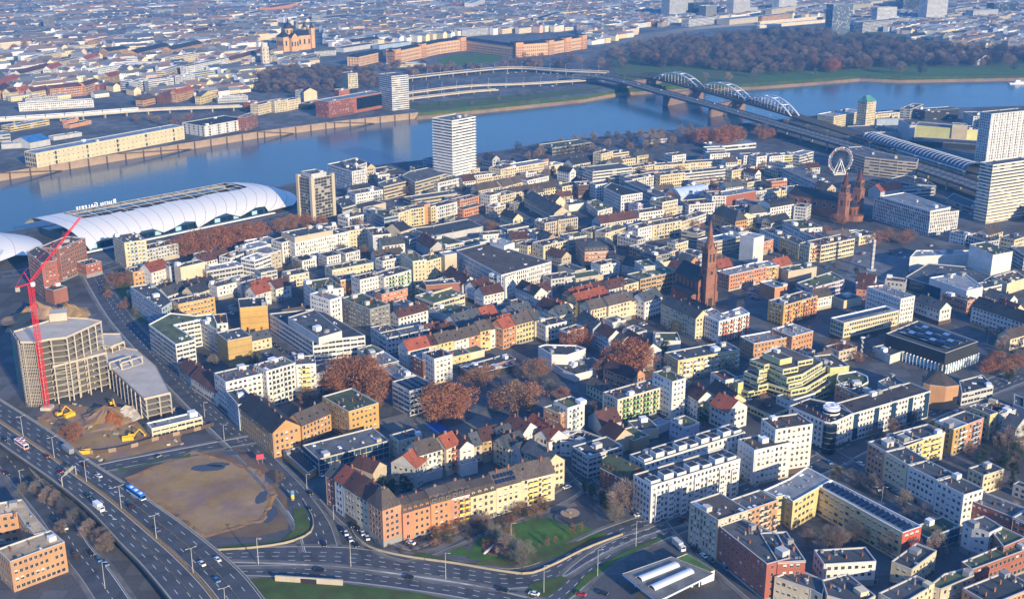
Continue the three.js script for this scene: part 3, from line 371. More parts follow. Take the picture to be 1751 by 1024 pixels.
[[-72.3,-833.3,-58.9,-816.9,-35.5,-840.8,-50.1,-860.0],10,["c","n","b","F"],[21,10]],
[[-63.8,-825.7,-38.5,-833.1,-41.9,-844.6],13,["r","d","n","F"],[21,10]],
[[-4.9,-833.5,3.0,-843.1,-3.5,-848.4],17,["w","s","p","F"],[21,20]],
[[-26.4,-819.7,-14.9,-830.7,-23.3,-839.4],12,["w","t","p","G"],[21,20]],
[[-20.6,-808.5,-5.9,-819.2,-13.0,-828.9],11,["w","t","p","G"],[21,20]],
[[-19.7,-930.8,-5.5,-944.5,-13.8,-953.1],9,["w","g","p","F"],[21,22]],
[[-10,-1239,40,-1279,29,-1293],13,["c","l","p","F"],[5,23]],
[[41,-1269,58,-1285,48,-1295],10,["c","l","n","F"],[5,23]],
[[-9,-1172,17,-1205,6,-1213],9,["c","b","p","G"],[5,23]],
[[16,-1192,39,-1215,30,-1224],11,["w","b","p","F"],[5,23]],
[[100,-1288,114,-1304,105,-1312],20,["c","b","p","F"],[5,23]],
[[115,-1310,134,-1322,127,-1334],16,["c","d","b","F"],[5,2]],
[[68,-1282,101,-1310,92,-1321],9,["w","s","p","G"],[5,23]],
[[86,-1222,130,-1245,118,-1268],14,["w","d","b","F"],[5,48]],
[[132,-1261,159,-1280,152,-1290],10,["c","d","p","F"],[5,2]],
[[158,-1277,200,-1290,196,-1302],9,["c","d","p","F"],[2,48]],
[[200,-1292,264,-1312,260,-1324],9,["c","d","p","F"],[2,31]],
[[125,-1190,157,-1213,149,-1224],13,["w","d","k","F"],[48,5]],
[[155,-1199,183,-1214,177,-1226],15,["c","d","p","F"],[48,2]],
[[183,-1214,237,-1238,231,-1251],14,["w","d","b","F"],[2,48]],
[[235,-1227,264,-1250,256,-1261],14,["c","d","p","F"],[2,48]],
[[116,-1184,144,-1113,156,-1118],12,["l","d","p","F"],[48,1]],
[[181,-1303,198,-1313,191,-1325],15,["w","d","p","F"],[2,31]],
[[227,-1322,251,-1329,247,-1342],13,["w","d","p","F"],[2,31]],
[[263,-1308,278,-1311,275,-1325],14,["w","d","p","F"],[2,31]],
[[275,-1296,288,-1303,282,-1315],15,["w","d","p","F"],[2,31]],
[[67,-1157,83,-1161,79,-1177],14,["b","d","b","F"],{},"office_block","rounded block with brown balcony bands","office"],
[[51,-1159,67,-1170,60,-1182],12,["c","b","p","F"],[5,23]],
[[1,-1138,51,-1172,44,-1182],10,["c","b","p","G"],[5,23]],
[[-9,-1122,10,-1142,2,-1150],11,["c","b","p","F"],[5,23]],
[[91,-1134,105,-1098,127,-1111,100,-1156],17,["w","s","p","F"],[48,5]],
[[84,-1150,97,-1157,91,-1168],16,["w","d","p","F"],[5,48]],
[[12,-1113,39,-1049,54,-1055],12,["e","d","p","G"],[23,5]],
[[41,-1098,52,-1108,44,-1118],10,["c","d","n","X"],[5,23]],
[[55,-1101,71,-1111,64,-1123],7,["w","d","n","F"],[5,23]],
[[72,-1111,81,-1073,96,-1088,83,-1122],8,["w","n","p","F"],[48,5]],
[[-4,-1002,19,-1018,11,-1030],9,["l","d","b","F"],[21,22]],
[[29,-997,41,-1006,32,-1017],16,["e","b","v","F"],[21,20]],
[[41,-1004,59,-1014,51,-1028],17,["e","b","v","F"],[21,20]],
[[11.7,-985.5,29.3,-997.2,22.7,-1007.2],9,["w","b","v","F"],[21,20]],
[[80,-1023,117,-1045,110,-1057],9,["w","t","p","G"],[48,20]],
[[118,-1054,143,-1067,138,-1078],11,["w","d","p","F"],[48,1]],
[[141,-1067,157,-1079,147,-1092],18,["c","n","p","F"],[48,1]],
[[120,-1085,136,-1097,128,-1107],11,["v","g","p","F"],[48,1]],
[[157,-1079,169,-1085,163,-1096],11,["l","g","p","F"],[48,1]],
[[167,-1074,193,-1083,187,-1100],14,["w","t","p","F"],[48,1]],
[[193,-1100,207,-1102,204,-1123],16,["w","d","p","F"],[48,1]],
[[206,-1104,241,-1127,231,-1142],15,["r","l","n","F"],{"edge":1},"plain_block","brick hall with blank red wall and pale glazed upper edge","building"],
[[243,-1138,255,-1144,248,-1156],12,["w","d","p","F"],[48,1]],
[[185,-1047,201,-1019,213,-1026],12,["o","d","p","H"],[48,41]],
[[202,-1026,226,-1048,216,-1058],10,["c","d","p","X"],[48,1]],
[[218,-1046,236,-1052,232,-1063],12,["w","d","p","H"],[48,1]],
[[110,-986,124,-998,116,-1008],14,["w","b","p","F"],[20,48]],
[[124,-997,152,-1015,145,-1026],14,["c","b","k","F"],[48,41]],
[[152,-1017,166,-1034,156,-1042],12,["c","b","p","F"],[48,41]],
[[149,-994,162,-984,170,-994],10,["e","b","b","F"],[41,48]],
[[13.1,-939.7,26.6,-953.8,16.5,-963.5],11,["c","d","p","F"],[21,20]],
[[26.0,-930.4,48.0,-949.1,38.9,-959.8],14,["c","d","k","F"],[21,20]],
[[48.4,-958.5,64.3,-968.2,57.0,-980.2],13,["g","n","p","F"],[21,20]],
[[69.3,-984.6,82.3,-998.4,73.6,-1006.7],11,["c","b","p","F"],[21,20]],
[[80.5,-974.2,88.6,-982.2,80.2,-990.8],13,["c","b","p","F"],[20,21]],
[[89,-986,103,-1001,93,-1010],12,["c","n","k","F"],[20,21]],
[[102,-989,112,-997,104,-1006],10,["w","b","p","F"],[20,21]],
[[59.1,-912.4,84.6,-917.7,78.8,-945.9],14,["p","d","p","M"],[20,21]],
[[118.4,-918.3,139.1,-937.6,129.5,-947.8],9,["e","b","p","F"],[20,0]],
[[97.6,-941.1,117.2,-911.4,130.5,-920.2],11,["g","b","b","F"],[20,0]],
[[138.2,-930.8,152.1,-917.4,161.8,-927.5],9,["l","d","b","F"],[20,0]],
[[117.7,-906.0,138.6,-921.1,130.4,-932.4],6,["c","b","n","F"],[20,0]],
[[164.6,-943.3,199.5,-967.3,191.6,-978.8],13,["e","l","b","F"],[41,20]],
[[198.3,-924.6,208.8,-934.0,199.5,-944.5],22,["w","l","n","F"],{},"plain_block","tall white windowless stair block with grey side at the end of a banded office","building"],
[[96.3,-837.5,127.7,-858.8,118.7,-872.1],14,["o","n","b","F"],{},"ochre_office","ochre glazed office with green flat roof beside the spire church","offices"],
[[101.5,-860.8,112.2,-864.8,106.5,-879.8],17,["l","n","n","F"],[20,0]],
[[162.2,-877.5,174.6,-884.9,168.4,-895.2],11,["y","o","p","G"],[20,0]],
[[154.4,-875.2,163.2,-881.7,156.0,-891.3],10,["c","d","p","F"],[20,0]],
[[123.1,-887.5,143.3,-867.2,151.8,-875.7],9,["c","t","p","G"],[20,0]],
[[165.8,-851.0,199.2,-874.1,191.3,-885.7],13,["p","l","p","F"],[0,40]],
[[70.7,-887.5,86.4,-895.9,80.7,-906.4],10,["w","s","p","F"],[20,21]],
[[62.9,-889.9,69.7,-881.6,79.0,-889.2],12,["w","s","p","F"],[20,21]],
[[87.6,-895.8,97.5,-887.5,105.3,-896.7],9,["l","d","p","G"],[20,0]],
[[49.5,-878.5,58.5,-885.6,45.6,-902.1],8,["c","d","n","F"],[21,20]],
[[29.7,-850.3,48.5,-859.2,42.5,-871.9],10,["l","d","p","F"],[21,20]],
[[48.9,-855.4,71.0,-867.2,64.5,-879.6],9,["e","n","n","F"],[20,21]],
[[2.7,-825.2,16.3,-805.5,26.2,-812.3],12,["w","s","p","G"],[21,20]],
[[-6.8,-836.1,3.4,-847.6,-7.1,-856.9],15,["w","s","b","F"],[21,20]],
[[14.2,-810.3,29.9,-822.8,22.5,-832.2],11,["w","t","p","G"],[21,20]],
[[44.3,-800.2,63.9,-816.1,56.3,-825.4],12,["o","o","p","G"],[20,0]],
[[63.7,-814.3,71.6,-823.3,62.5,-831.2],12,["o","t","p","G"],[20,0]],
[[71.6,-819.7,86.2,-830.7,78.9,-840.3],12,["w","t","p","G"],[20,0]],
[[83.4,-825.7,95.0,-835.0,87.4,-844.3],13,["c","n","k","F"],[20,0]],
[[-0.0,-971.9,14.3,-976.8,10.4,-988.1],8,["e","t","p","G"],[21,20]],
[[-5.1,-942.3,6.3,-946.9,1.8,-958.1],7,["w","l","n","F"],[21,20]],
[[282,-1313,294,-1321,286,-1333],13,["w","d","p","F"],[2,31]],
[[291,-1303,310,-1312,304,-1325],14,["w","d","p","F"],[2,31]],
[[310,-1313,329,-1320,324,-1333],13,["n","l","b","F"],[2,31]],
[[327,-1311,348,-1332,338,-1342],14,["w","l","b","F"],[2,31]],
[[294,-1251,312,-1176,327,-1185,309,-1257],12,["l","g","p","F"],{},"apartment_block","long grey slab with cream end wall before the ferris wheel","apartments"],
[[273,-1155,301,-1169,295,-1181],9,["c","d","p","F"],[48,1]],
[[253,-1143,274,-1157,267,-1168],9,["c","d","p","F"],[48,1]],
[[246,-1130,259,-1150,249,-1157],9,["l","d","p","F"],[48,1]],
[[241,-1061,267,-1077,258,-1091],14,["w","s","p","M"],{},"mansard_block","white block with big slate mansard roof","apartments"],
[[266,-1073,277,-1067,284,-1080],13,["w","s","p","F"],[48,1]],
[[228,-1046,240,-1055,233,-1065],11,["w","d","p","F"],[48,1]],
[[373,-1164,387,-1171,378,-1189],14,["o","t","p","F"],[2,31]],
[[398,-1210,413,-1188,436,-1176,436,-1210,420,-1228],9,["l","s","b","F"],[31,2]],
[[371,-1150,400,-1167,392,-1181],9,["l","o","n","G"],[2,30]],
[[341,-1074,373,-1012,404,-1027,377,-1097],20,["w","n","v","F"],{"dense":1},"white_office_block","big white gridded office with planted upper terrace beside the twin tower church","offices"],
[[343,-1062,370,-1005,392,-1018,370,-1078],25,["w","l","p","F"],{"up":20.1,"on":"white_office_block"},"apartment_block","set back white top floor with ducts on the gridded office","apartments"],
[[384,-991,393,-978,403,-984],10,["w","d","p","F"],[30,7]],
[[394,-981,405,-958,417,-964],10,["l","d","p","F"],[30,7]],
[[413,-979,432,-994,425,-1003],10,["c","b","p","G"],[30,24]],
[[428,-960,441,-970,433,-980],11,["c","d","p","F"],[7,30]],
[[413,-934,414,-907,428,-908],13,["l","g","b","F"],[7,30]],
[[427,-1122,441,-1079,453,-1103,444,-1148],8,["g","d","b","F"],[24,30]],
[[398,-1161,433,-1171,429,-1185],8,["l","g","b","F"],[31,24]],
[[217,-990,228,-962,239,-966],13,["w","d","p","F"],[41,48]],
[[228.2,-961.7,239.3,-937.9,250.2,-943.0],13,["y","d","p","F"],[41,40]],
[[239.7,-939.9,245.7,-928.4,258.1,-934.8],14,["c","t","k","F"],[41,40]],
[[255.0,-928.5,289.0,-950.5,280.3,-963.8],15,["c","t","b","F"],{},"square_block","cream block with red roofline on stilts facing the square","apartments"],
[[253,-993,274,-999,265,-1028],12,["w","n","p","F"],[41,48]],
[[250,-983,261,-953,270,-956],13,["w","t","p","F"],[41,48]],
[[214.4,-838.7,220.4,-823.9,252.6,-847.5,248.3,-867.9],11,["v","n","b","F"],{},"lilac_block","lilac terraced block with planted roofs by the square","apartments"],
[[193.5,-873.5,210.4,-881.7,204.2,-894.3],12,["o","l","k","F"],[40,0]],
[[187.7,-843.8,195.9,-828.8,206.4,-834.6],10,["q","l","n","F"],[40,0]],
[[210.1,-886.8,224.4,-897.2,217.3,-906.9],9,["e","o","n","G"],[40,41]],
[[216.3,-874.5,241.7,-886.8,236.5,-897.6],9,["e","n","n","F"],[40,41]],
[[295,-1005,302,-985,315,-989],7,["w","l","n","F"],[41,1]],
[[302,-981,320,-994,312,-1005],8,["c","g","p","F"],[41,1]],
[[262.6,-850.8,274.7,-845.1,279.9,-855.9],9,["w","t","p","G"],[40,41]],
[[441,-1055,485,-1079,479,-1091],56,["c","d","b","F"],{"slabs":1},"high_rise_slab","cream high rise slab with rows of balconies and a blank pale end wall","tower"],
[[536,-1304,590,-1330,583,-1345],62,["w","d","p","F"],{"stripes":1},"high_rise","white high rise with vertical stripes behind the cream high rise slab","tower"],
[[432,-1564,487,-1611,470,-1631],16,["c","l","p","F"],{},"riverside_mill","long white riverside office with orange roof edge below the pyramid tower","building"],
[[496,-1591,535,-1610,529,-1623],14,["c","l","p","F"],[26,25]],
[[472,-1555,487,-1565,478,-1577],36,["c","Q","p","H"],{},"pyramid_tower","cream tower with turquoise pyramid roof by the river","tower"],
[[558,-1636,592,-1684,580,-1692],14,["l","d","b","F"],[26,25]],
[[574,-1623,628,-1643,621,-1662],14,["d","d","b","F"],[26,25]],
[[625,-1579,645,-1579,645,-1617],14,["w","d","p","F"],[26,25]],
[[452,-1487,503,-1498,493,-1546],8,["l","g","n","F"],[25,26]],
[[500,-1462,508,-1462,508,-1507],22,["l","g","n","F"],[25,31]],
[[520,-1502,561,-1480,575,-1506],15,["n","g","n","F"],{},"plain_block","pale green glazed shopping hall with grey roof and concrete tower blocks","building"],
[[560,-1479,577,-1473,581,-1487],20,["e","g","n","F"],[25,31]],
[[578,-1475,595,-1475,595,-1505],14,["n","g","n","F"],[25,31]],
[[496,-1584,529,-1590,524,-1620],9,["u","g","n","F"],[26,25]],
[[495,-1440,570,-1410,581,-1438],7,["d","d","n","F"],[25,31]],
[[634,-1566,638,-1603,658,-1601],12,["c","d","p","F"],[26,25]],
[[248,-1403,301,-1427,289,-1453],6,["w","l","b","F"],[2,31]],
[[166,-1448,196,-1463,189,-1477],6,["w","b","p","G"],{},"low_building","white pavilion with hipped brown roof on the river bank","building"],
[[32,-1402,48,-1378,97,-1416,82,-1436],9,["g","n","b","F"],{},"office_block","dark terraced building with planted roofs on the river bank","office"],
[[233,-1379,255,-1383,252,-1397],8,["w","l","b","F"],[2,31]],
[[28.9,-930.3,40.6,-916.5,48.6,-923.3],8,["e","t","p","G"],[21,20]],
[[235,-1026,255,-1041,248,-1050],9,["c","s","p","G"],[48,1]],
[[238,-1281,252,-1286,248,-1296],12,["w","b","p","G"],[2,31]],
[[-157.9,-767.2,-140.6,-777.0,-146.0,-786.5],8,["w","b","p","G"],[10,11]],
[[115.7,-641.2,125.0,-619.5,135.6,-624.0],8,["c","s","p","G"],[9,27]],
[[-11,-1058,1,-1039,10,-1045],9,["c","s","p","G"],[21,23]],
[[289,-985,268,-977,272,-967],11,["e","b","p","G"],[41,1]],
[[340.1,-741.8,323.7,-731.7,328.8,-723.2],9,["c","b","p","G"],[8,29]],
[[143,-1319,157,-1328,152,-1336],12,["c","d","p","G"],[2,5]],
[[-25.5,-987.0,-5.5,-993.8,-9.1,-1004.3],8,["w","d","p","F"],[21,22]],
[[-102.7,-617.1,-90.0,-627.6,-96.7,-635.7],9,["w","d","p","F"],[12,13]],
[[-59.6,-560.9,-47.9,-569.0,-53.5,-577.0],11,["c","d","p","F"],[13,12]],
[[-78,-1263,-90,-1249,-82,-1242],12,["w","b","p","F"],[5,23]],
[[-78.1,-759.7,-58.9,-776.9,-65.3,-784.0],11,["w","t","p","G"],[10,11]],
[[-17,-1077,-6,-1088,-14,-1095],11,["e","d","p","F"],[23,5]],
[[3.5,-915.0,14.3,-901.9,21.8,-908.0],8,["p","d","p","G"],[21,20]],
[[120,-1293,140,-1305,135,-1314],12,["c","b","p","F"],[5,2]],
[[-142,-1083,-126,-1068,-119,-1075],9,["w","d","p","F"],[6,23]],
[[-15,-1300,-3,-1286,5,-1293],9,["w","d","p","F"],[5,23]],
[[137.2,-653.0,144.0,-637.2,153.8,-641.4],9,["p","b","p","F"],[9,27]],
[[-66.1,-901.2,-50.6,-910.5,-55.2,-918.2],12,["l","t","p","G"],[21,22]],
[[120,-1210,134,-1220,128,-1228],12,["c","s","p","F"],[5,48]],
[[25,-1303,42,-1320,35,-1327],9,["p","s","p","G"],[5,23]],
[[-61,-1123,-46,-1133,-52,-1142],8,["w","t","p","F"],[23,5]],
[[-95.1,-810.2,-77.4,-825.3,-84.1,-833.1],11,["p","s","p","F"],[10,21]],
[[-193,-975,-177,-988,-184,-996],9,["w","b","p","F"],[22,6]],
[[-209.9,-771.3,-204.2,-751.1,-194.5,-753.9],9,["w","t","p","F"],[19,11]],
[[166,-1036,182,-1055,174,-1062],11,["w","d","p","F"],[48,1]],
[[-167,-1260,-158,-1249,-149,-1256],12,["e","s","p","G"],[45,23]],
[[121.4,-788.1,133.7,-766.6,143.1,-772.0],11,["l","s","p","G"],[42,0]],
[[285.1,-851.9,298.4,-845.6,303.1,-855.5],9,["l","d","p","F"],[40,7]],
[[-111.4,-914.4,-89.7,-925.8,-94.4,-934.9],9,["w","b","p","G"],[22,21]],
[[-56,-1252,-41,-1241,-35,-1251],12,["c","s","p","F"],[5,23]],
[[241.9,-536.8,229.0,-529.8,233.5,-521.6],11,["c","d","p","F"],[46,17]],
[[169.6,-434.3,185.5,-449.8,178.9,-456.5],11,["c","d","p","F"],[17,16]],
[[189,-1197,208,-1205,204,-1214],9,["e","b","p","F"],[48,2]],
[[246,-1196,263,-1209,255,-1218],8,["c","s","p","F"],[2,48]],
[[183,-1163,201,-1173,196,-1181],11,["w","b","p","F"],[48,1]],
[[150.7,-664.9,166.3,-672.3,161.5,-682.4],8,["p","t","p","G"],[9,27]],
[[292,-1300,304,-1278,313,-1282],9,["w","d","p","F"],[2,31]],
[[249,-1233,259,-1221,266,-1227],12,["w","t","p","G"],[2,48]],
[[-137,-1209,-131,-1196,-122,-1201],12,["c","d","p","F"],[23,45]],
[[21.6,-975.1,30.5,-960.6,38.4,-965.4],12,["p","d","p","G"],[21,20]],
[[89.4,-807.2,109.5,-823.4,103.5,-830.8],9,["w","d","p","F"],[20,0]],
[[126,-1020,138,-1028,132,-1037],8,["w","d","p","G"],[48,41]],
[[74,-1258,90,-1267,86,-1275],8,["c","d","p","G"],[5,23]],
[[-34,-1318,-22,-1302,-14,-1308],11,["l","d","p","G"],[5,23]],
[[90.9,-975.7,106.9,-959.4,114.2,-966.7],11,["l","d","p","F"],[20,21]],
[[137.3,-946.0,149.8,-957.8,143.6,-964.4],11,["c","b","p","F"],[20,41]],
[[172.3,-639.8,153.7,-626.9,159.2,-619.0],9,["w","d","p","F"],[9,46]],
[[-65,-1299,-52,-1287,-45,-1295],12,["l","b","p","F"],[5,23]],
[[190.1,-636.5,199.7,-620.3,209.7,-626.3],12,["p","d","p","F"],[46,9]],
[[-169,-1002,-156,-1009,-162,-1019],11,["l","d","p","F"],[22,6]],
[[-263.6,-928.5,-248.0,-914.8,-240.9,-922.9],8,["w","s","p","F"],[44,22]],
[[-99,-1065,-81,-1081,-88,-1089],8,["p","s","p","F"],[6,23]],
[[-92.2,-910.7,-80.3,-897.5,-72.6,-904.5],11,["p","d","p","F"],[21,22]],
[[210.0,-701.3,224.1,-710.5,217.7,-720.3],8,["e","t","p","F"],[29,8]],
[[317.5,-819.3,329.3,-801.1,338.4,-807.0],9,["p","t","p","F"],[7,40]],
[[133.7,-909.2,142.4,-897.1,151.5,-903.7],9,["p","d","p","G"],[20,0]],
[[162,-1173,143,-1165,146,-1156],9,["e","b","p","G"],[48,1]],
[[62,-1201,68,-1179,79,-1182],9,["c","s","p","G"],[5,23]],
[[204.4,-943.0,222.4,-959.1,215.5,-966.7],12,["p","b","p","F"],[41,40]],
[[-9.8,-782.4,3.2,-793.8,-3.2,-801.0],8,["c","d","p","F"],[21,18]],
[[324,-1270,342,-1276,338,-1285],8,["l","t","p","G"],[2,31]],
[[-139,-990,-121,-1000,-127,-1010],12,["w","s","p","F"],[22,6]],
[[-137,-1248,-149,-1240,-144,-1232],8,["w","d","p","F"],[45,23]],
[[-155.2,-674.1,-139.6,-656.9,-132.3,-663.6],8,["c","s","p","F"],[11,10]],
[[56.4,-671.6,73.4,-653.6,81.0,-660.7],9,["p","t","p","G"],[28,18]],
[[44.7,-649.5,58.9,-628.7,66.3,-633.8],8,["c","b","p","G"],[28,18]],
[[-114,-1238,-133,-1229,-128,-1220],8,["c","b","p","F"],[23,45]],
[[219.5,-802.3,233.6,-810.2,228.0,-820.1],11,["w","b","p","G"],[40,29]],
[[-231.6,-808.1,-223.6,-821.1,-233.8,-827.4],12,["c","s","p","G"],[19,11]],
[[-162,-1161,-146,-1175,-152,-1182],8,["w","s","p","G"],[23,45]],
[[46,-1118,60,-1126,55,-1134],11,["e","t","p","G"],[5,23]],
[[219,-1171,239,-1182,234,-1192],8,["w","d","p","G"],[48,1]],
[[267,-1182,286,-1191,282,-1200],12,["p","t","p","F"],[48,2]],
[[49,-1246,62,-1233,69,-1240],11,["w","s","p","G"],[5,23]],
[[20,-1134,32,-1142,27,-1149],11,["w","b","p","G"],[5,23]],
[[309,-1171,318,-1153,328,-1158],11,["e","b","p","G"],[1,48]],
[[192,-1133,212,-1147,207,-1155],9,["c","t","p","G"],[48,1]],
[[187.7,-677.2,205.1,-688.6,198.9,-698.2],8,["c","b","p","G"],[9,27]],
[[-108.0,-790.7,-97.3,-799.8,-104.6,-808.4],8,["e","t","p","F"],[10,11]],
[[113,-1270,124,-1281,115,-1289],12,["c","b","p","G"],[5,48]],
[[187,-1012,199,-992,209,-997],9,["l","d","p","F"],[48,41]],
[[132.9,-437.0,155.9,-439.4,154.6,-451.2],12,["w","d","p","F"],[16,17]],
[[217,-1106,231,-1086,240,-1092],11,["w","d","p","F"],[48,1]],
[[-97.5,-660.9,-88.0,-645.7,-78.9,-651.4],8,["c","s","p","G"],[12,10]],
[[15,-1236,27,-1245,21,-1252],9,["w","b","p","F"],[5,23]],
[[348.1,-818.4,359.1,-801.4,368.4,-807.4],8,["w","d","p","G"],[7,40]],
[[143,-1231,158,-1239,153,-1248],11,["p","t","p","F"],[48,5]],
[[121.3,-663.0,127.3,-650.4,136.5,-654.7],9,["w","t","p","F"],[27,9]],
[[-234.9,-760.4,-223.9,-746.4,-216.5,-752.2],12,["p","d","p","G"],[19,11]],
[[258.0,-832.5,278.7,-822.7,282.6,-831.0],9,["p","t","p","G"],[40,29]],
[[288.8,-793.0,299.5,-773.4,309.3,-778.7],12,["w","d","p","G"],[29,8]],
[[-144.3,-819.1,-127.0,-828.7,-131.9,-837.5],8,["l","b","p","F"],[10,22]],
[[-174.5,-719.8,-160.0,-729.9,-165.5,-737.8],8,["c","d","p","G"],[11,10]],
[[165,-1245,181,-1256,174,-1266],9,["l","d","p","F"],[2,48]],
[[280,-1275,290,-1255,300,-1259],8,["c","d","p","F"],[2,31]],
[[207,-1065,225,-1071,221,-1082],12,["w","s","p","F"],[48,1]],
[[-128.6,-870.9,-124.1,-864.3,-119.9,-867.2],3.6,["e","g","n","G"],[22,21]],
[[96.8,-702.3,99.7,-696.1,105.5,-698.9],3.6,["l","t","n","F"],[27,42]],
[[135.8,-712.3,138.5,-706.4,145.7,-709.8],4.2,["e","n","n","F"],[27,42]],
[[-207.0,-806.7,-201.5,-802.2,-196.5,-808.2],3.2,["l","d","n","F"],[19,10]],
[[2,-1108,11,-1118,6,-1121],6.5,["g","t","p","F"],[23,5]],
[[-2,-1227,5,-1220,10,-1225],3.6,["g","n","n","F"],[5,23]],
[[105,-1222,110,-1225,108,-1230],6.5,["e","b","p","F"],[5,48]],
[[228,-1259,233,-1263,229,-1268],4.2,["e","t","n","G"],[2,31]],
[[-287.5,-836.3,-277.9,-845.0,-281.8,-849.4],4.2,["w","n","n","F"],[44,19]],
[[-17,-1261,-13,-1266,-18,-1270],4.2,["c","d","n","G"],[5,23]],
[[-106,-1293,-114,-1284,-109,-1279],6.5,["c","d","p","F"],[5,45]],
[[265,-1286,272,-1290,269,-1295],4.2,["c","n","n","G"],[2,31]],
[[224,-1009,234,-1012,232,-1019],4.2,["l","d","n","G"],[48,41]],
[[228.8,-581.6,234.8,-585.7,231.5,-590.4],3.2,["g","n","n","G"],[46,47]],
[[-249.0,-803.4,-243.9,-796.6,-238.4,-800.7],3.2,["g","d","n","F"],[19,11]],
[[-58,-1050,-53,-1056,-58,-1060],5.5,["g","b","p","F"],[6,23]],
[[-91.0,-938.2,-87.7,-931.8,-81.7,-935.0],6.5,["l","b","p","F"],[22,21]],
[[24,-1059,18,-1056,21,-1050],3.6,["e","d","n","F"],[21,23]],
[[99,-1014,103,-1008,109,-1012],4.2,["g","b","n","G"],[20,48]],
[[153,-1297,161,-1300,159,-1306],6.5,["l","n","p","F"],[2,5]],
[[190.4,-703.8,196.2,-707.6,192.3,-713.5],6.5,["w","t","p","F"],[42,29]],
[[293,-1209,295,-1200,301,-1202],3.6,["w","b","n","F"],[2,31]],
[[51.1,-837.2,57.0,-844.1,52.9,-847.7],3.2,["e","n","n","F"],[20,21]],
[[248.6,-521.1,253.6,-515.1,257.5,-518.3],6.5,["l","b","p","F"],[17,46]],
[[-1.7,-810.2,4.5,-801.2,10.2,-805.1],6.5,["e","t","p","F"],[21,18]],
[[-83,-1151,-77,-1155,-81,-1161],6.5,["c","g","p","G"],[23,5]],
[[-63,-1224,-40,-1250,-61,-1268],68,["w","g","b","F"],{"slabs":1},"river_tower","tall white apartment tower with stacked balcony bands at the river","tower"],
[[-187,-1068,-170,-1087,-185,-1100],40,["e","g","g","F"],{"pillars":1},"glass_tower","glass office tower with cream corner pillars and rooftop plant beside the gallery","tower"],
[[-187,-1070,-175,-1081,-187,-1094],44,["l","g","n","F"],[6,23,{"up":40,"on":"glass_tower","pn":"plant_room"}]],
[[-539,-1306,-419,-1485,-437,-1498],17,["c","u","q","F"],{"fl":3},"warehouse","long cream riverside warehouse with four dark loading doors","house"],
[[-397,-1501,-355,-1559,-391,-1585],14,["w","s","q","F"],[32,33]],
[[-352,-1545,-345,-1579,-357,-1581],18,["r","g","p","F"],{},"apartment_block","narrow red office at the end of the white warehouse","apartments"],
[[-591,-1419,-576,-1445,-603,-1459],8,["l","U","n","G"],{},"low_building","shed with bright blue roof behind the warehouse","building"],
[[-663,-1537,-632,-1591,-648,-1600],7,["y","u","b","F"],[32,36]],
[[-652,-1462,-637,-1473,-654,-1497],9,["l","u","b","F"],[32,36]],
[[-626,-1418,-601,-1427,-606,-1442],6,["l","u","n","F"],[32,36]],
[[-583,-1474,-558,-1506,-567,-1513],5,["l","w","n","F"],[32,36]],
[[-718,-1702,-623,-1743,-630,-1757],11,["w","l","p","F"],[36,32]],
[[-735,-1769,-697,-1800,-705,-1809],9,["l","g","p","F"],[36,38]],
[[-594,-1562,-577,-1598,-588,-1603],5,["q","t","n","F"],[32,36]],
[[-610,-1598,-601,-1617,-610,-1621],5,["q","t","n","F"],[32,36]],
[[-1119,-2891,-1114,-2913,-1129,-2915],40,["g","l","p","F"],{},"high_rise","dark slim high rise among the old town roofs","tower"],
[[-719,-1827,-677,-1863,-686,-1874],15,["q","t","k","M"],{},"town_house","long salmon apartment row with mansard roof by the railway","house"],
[[-676,-1860,-672,-1916,-686,-1917],15,["q","t","k","M"],[36,38]],
[[-667,-1948,-665,-1895,-679,-1894],13,["r","d","p","F"],[38,36]],
[[-679,-1986,-674,-2024,-686,-2026],13,["o","o","p","G"],[38,36]],
[[-744,-1819,-729,-1851,-741,-1857],12,["c","t","p","G"],[36,38]],
[[-765,-1827,-757,-1851,-770,-1856],12,["q","o","p","G"],[36,38]],
[[-774,-1811,-768,-1835,-782,-1838],12,["c","t","p","G"],[36,38]],
[[-802,-1878,-796,-1828,-810,-1826],13,["q","t","p","G"],[36,38]],
[[-837,-2001,-830,-1909,-844,-1908],11,["q","o","p","G"],[38,36]],
[[-854,-2048,-841,-2152,-855,-2154],10,["w","t","p","G"],[38,34]],
[[-824,-2166,-821,-2101,-835,-2101],11,["w","o","p","G"],[38,34]],
[[-837,-2195,-823,-2266,-838,-2269],13,["c","g","p","F"],[38,34]],
[[-805,-2238,-804,-2312,-818,-2312],12,["w","o","p","G"],[38,34]],
[[-769,-2259,-722,-2283,-729,-2296],11,["w","l","b","F"],[38,34]],
[[-714,-2197,-660,-2220,-667,-2236],10,["w","u","b","F"],[38,34]],
[[-736,-2101,-705,-2177,-718,-2183],11,["w","l","p","F"],[38,34]],
[[-578,-2099,-533,-2228,-546,-2233],16,["w","g","p","F"],{},"courtyard_offices","white courtyard office block with regular dark windows in the old town","offices"],
[[-621,-2170,-579,-2103,-567,-2111],16,["w","g","p","F"],[38,34]],
[[-647,-2244,-612,-2319,-625,-2325],15,["c","g","p","F"],[38,34]],
[[-608,-2065,-596,-2161,-610,-2162],13,["c","l","b","F"],[38,36]],
[[-742,-2345,-715,-2489,-739,-2493],12,["o","s","p","G"],{},"town_house","sandstone hall with steep slate roof and stepped gable in the old town","house"],
[[-678,-2368,-648,-2495,-671,-2501],16,["o","s","p","G"],{},"town_house","large sandstone building with dotted steep slate roof","house"],
[[-808,-2377,-786,-2432,-808,-2441],12,["o","s","p","G"],[34,38]],
[[-898,-2560,-879,-2684,-895,-2686],14,["o","g","p","F"],[34,38]],
[[-909,-2460,-876,-2518,-890,-2526],12,["c","t","p","F"],[34,38]],
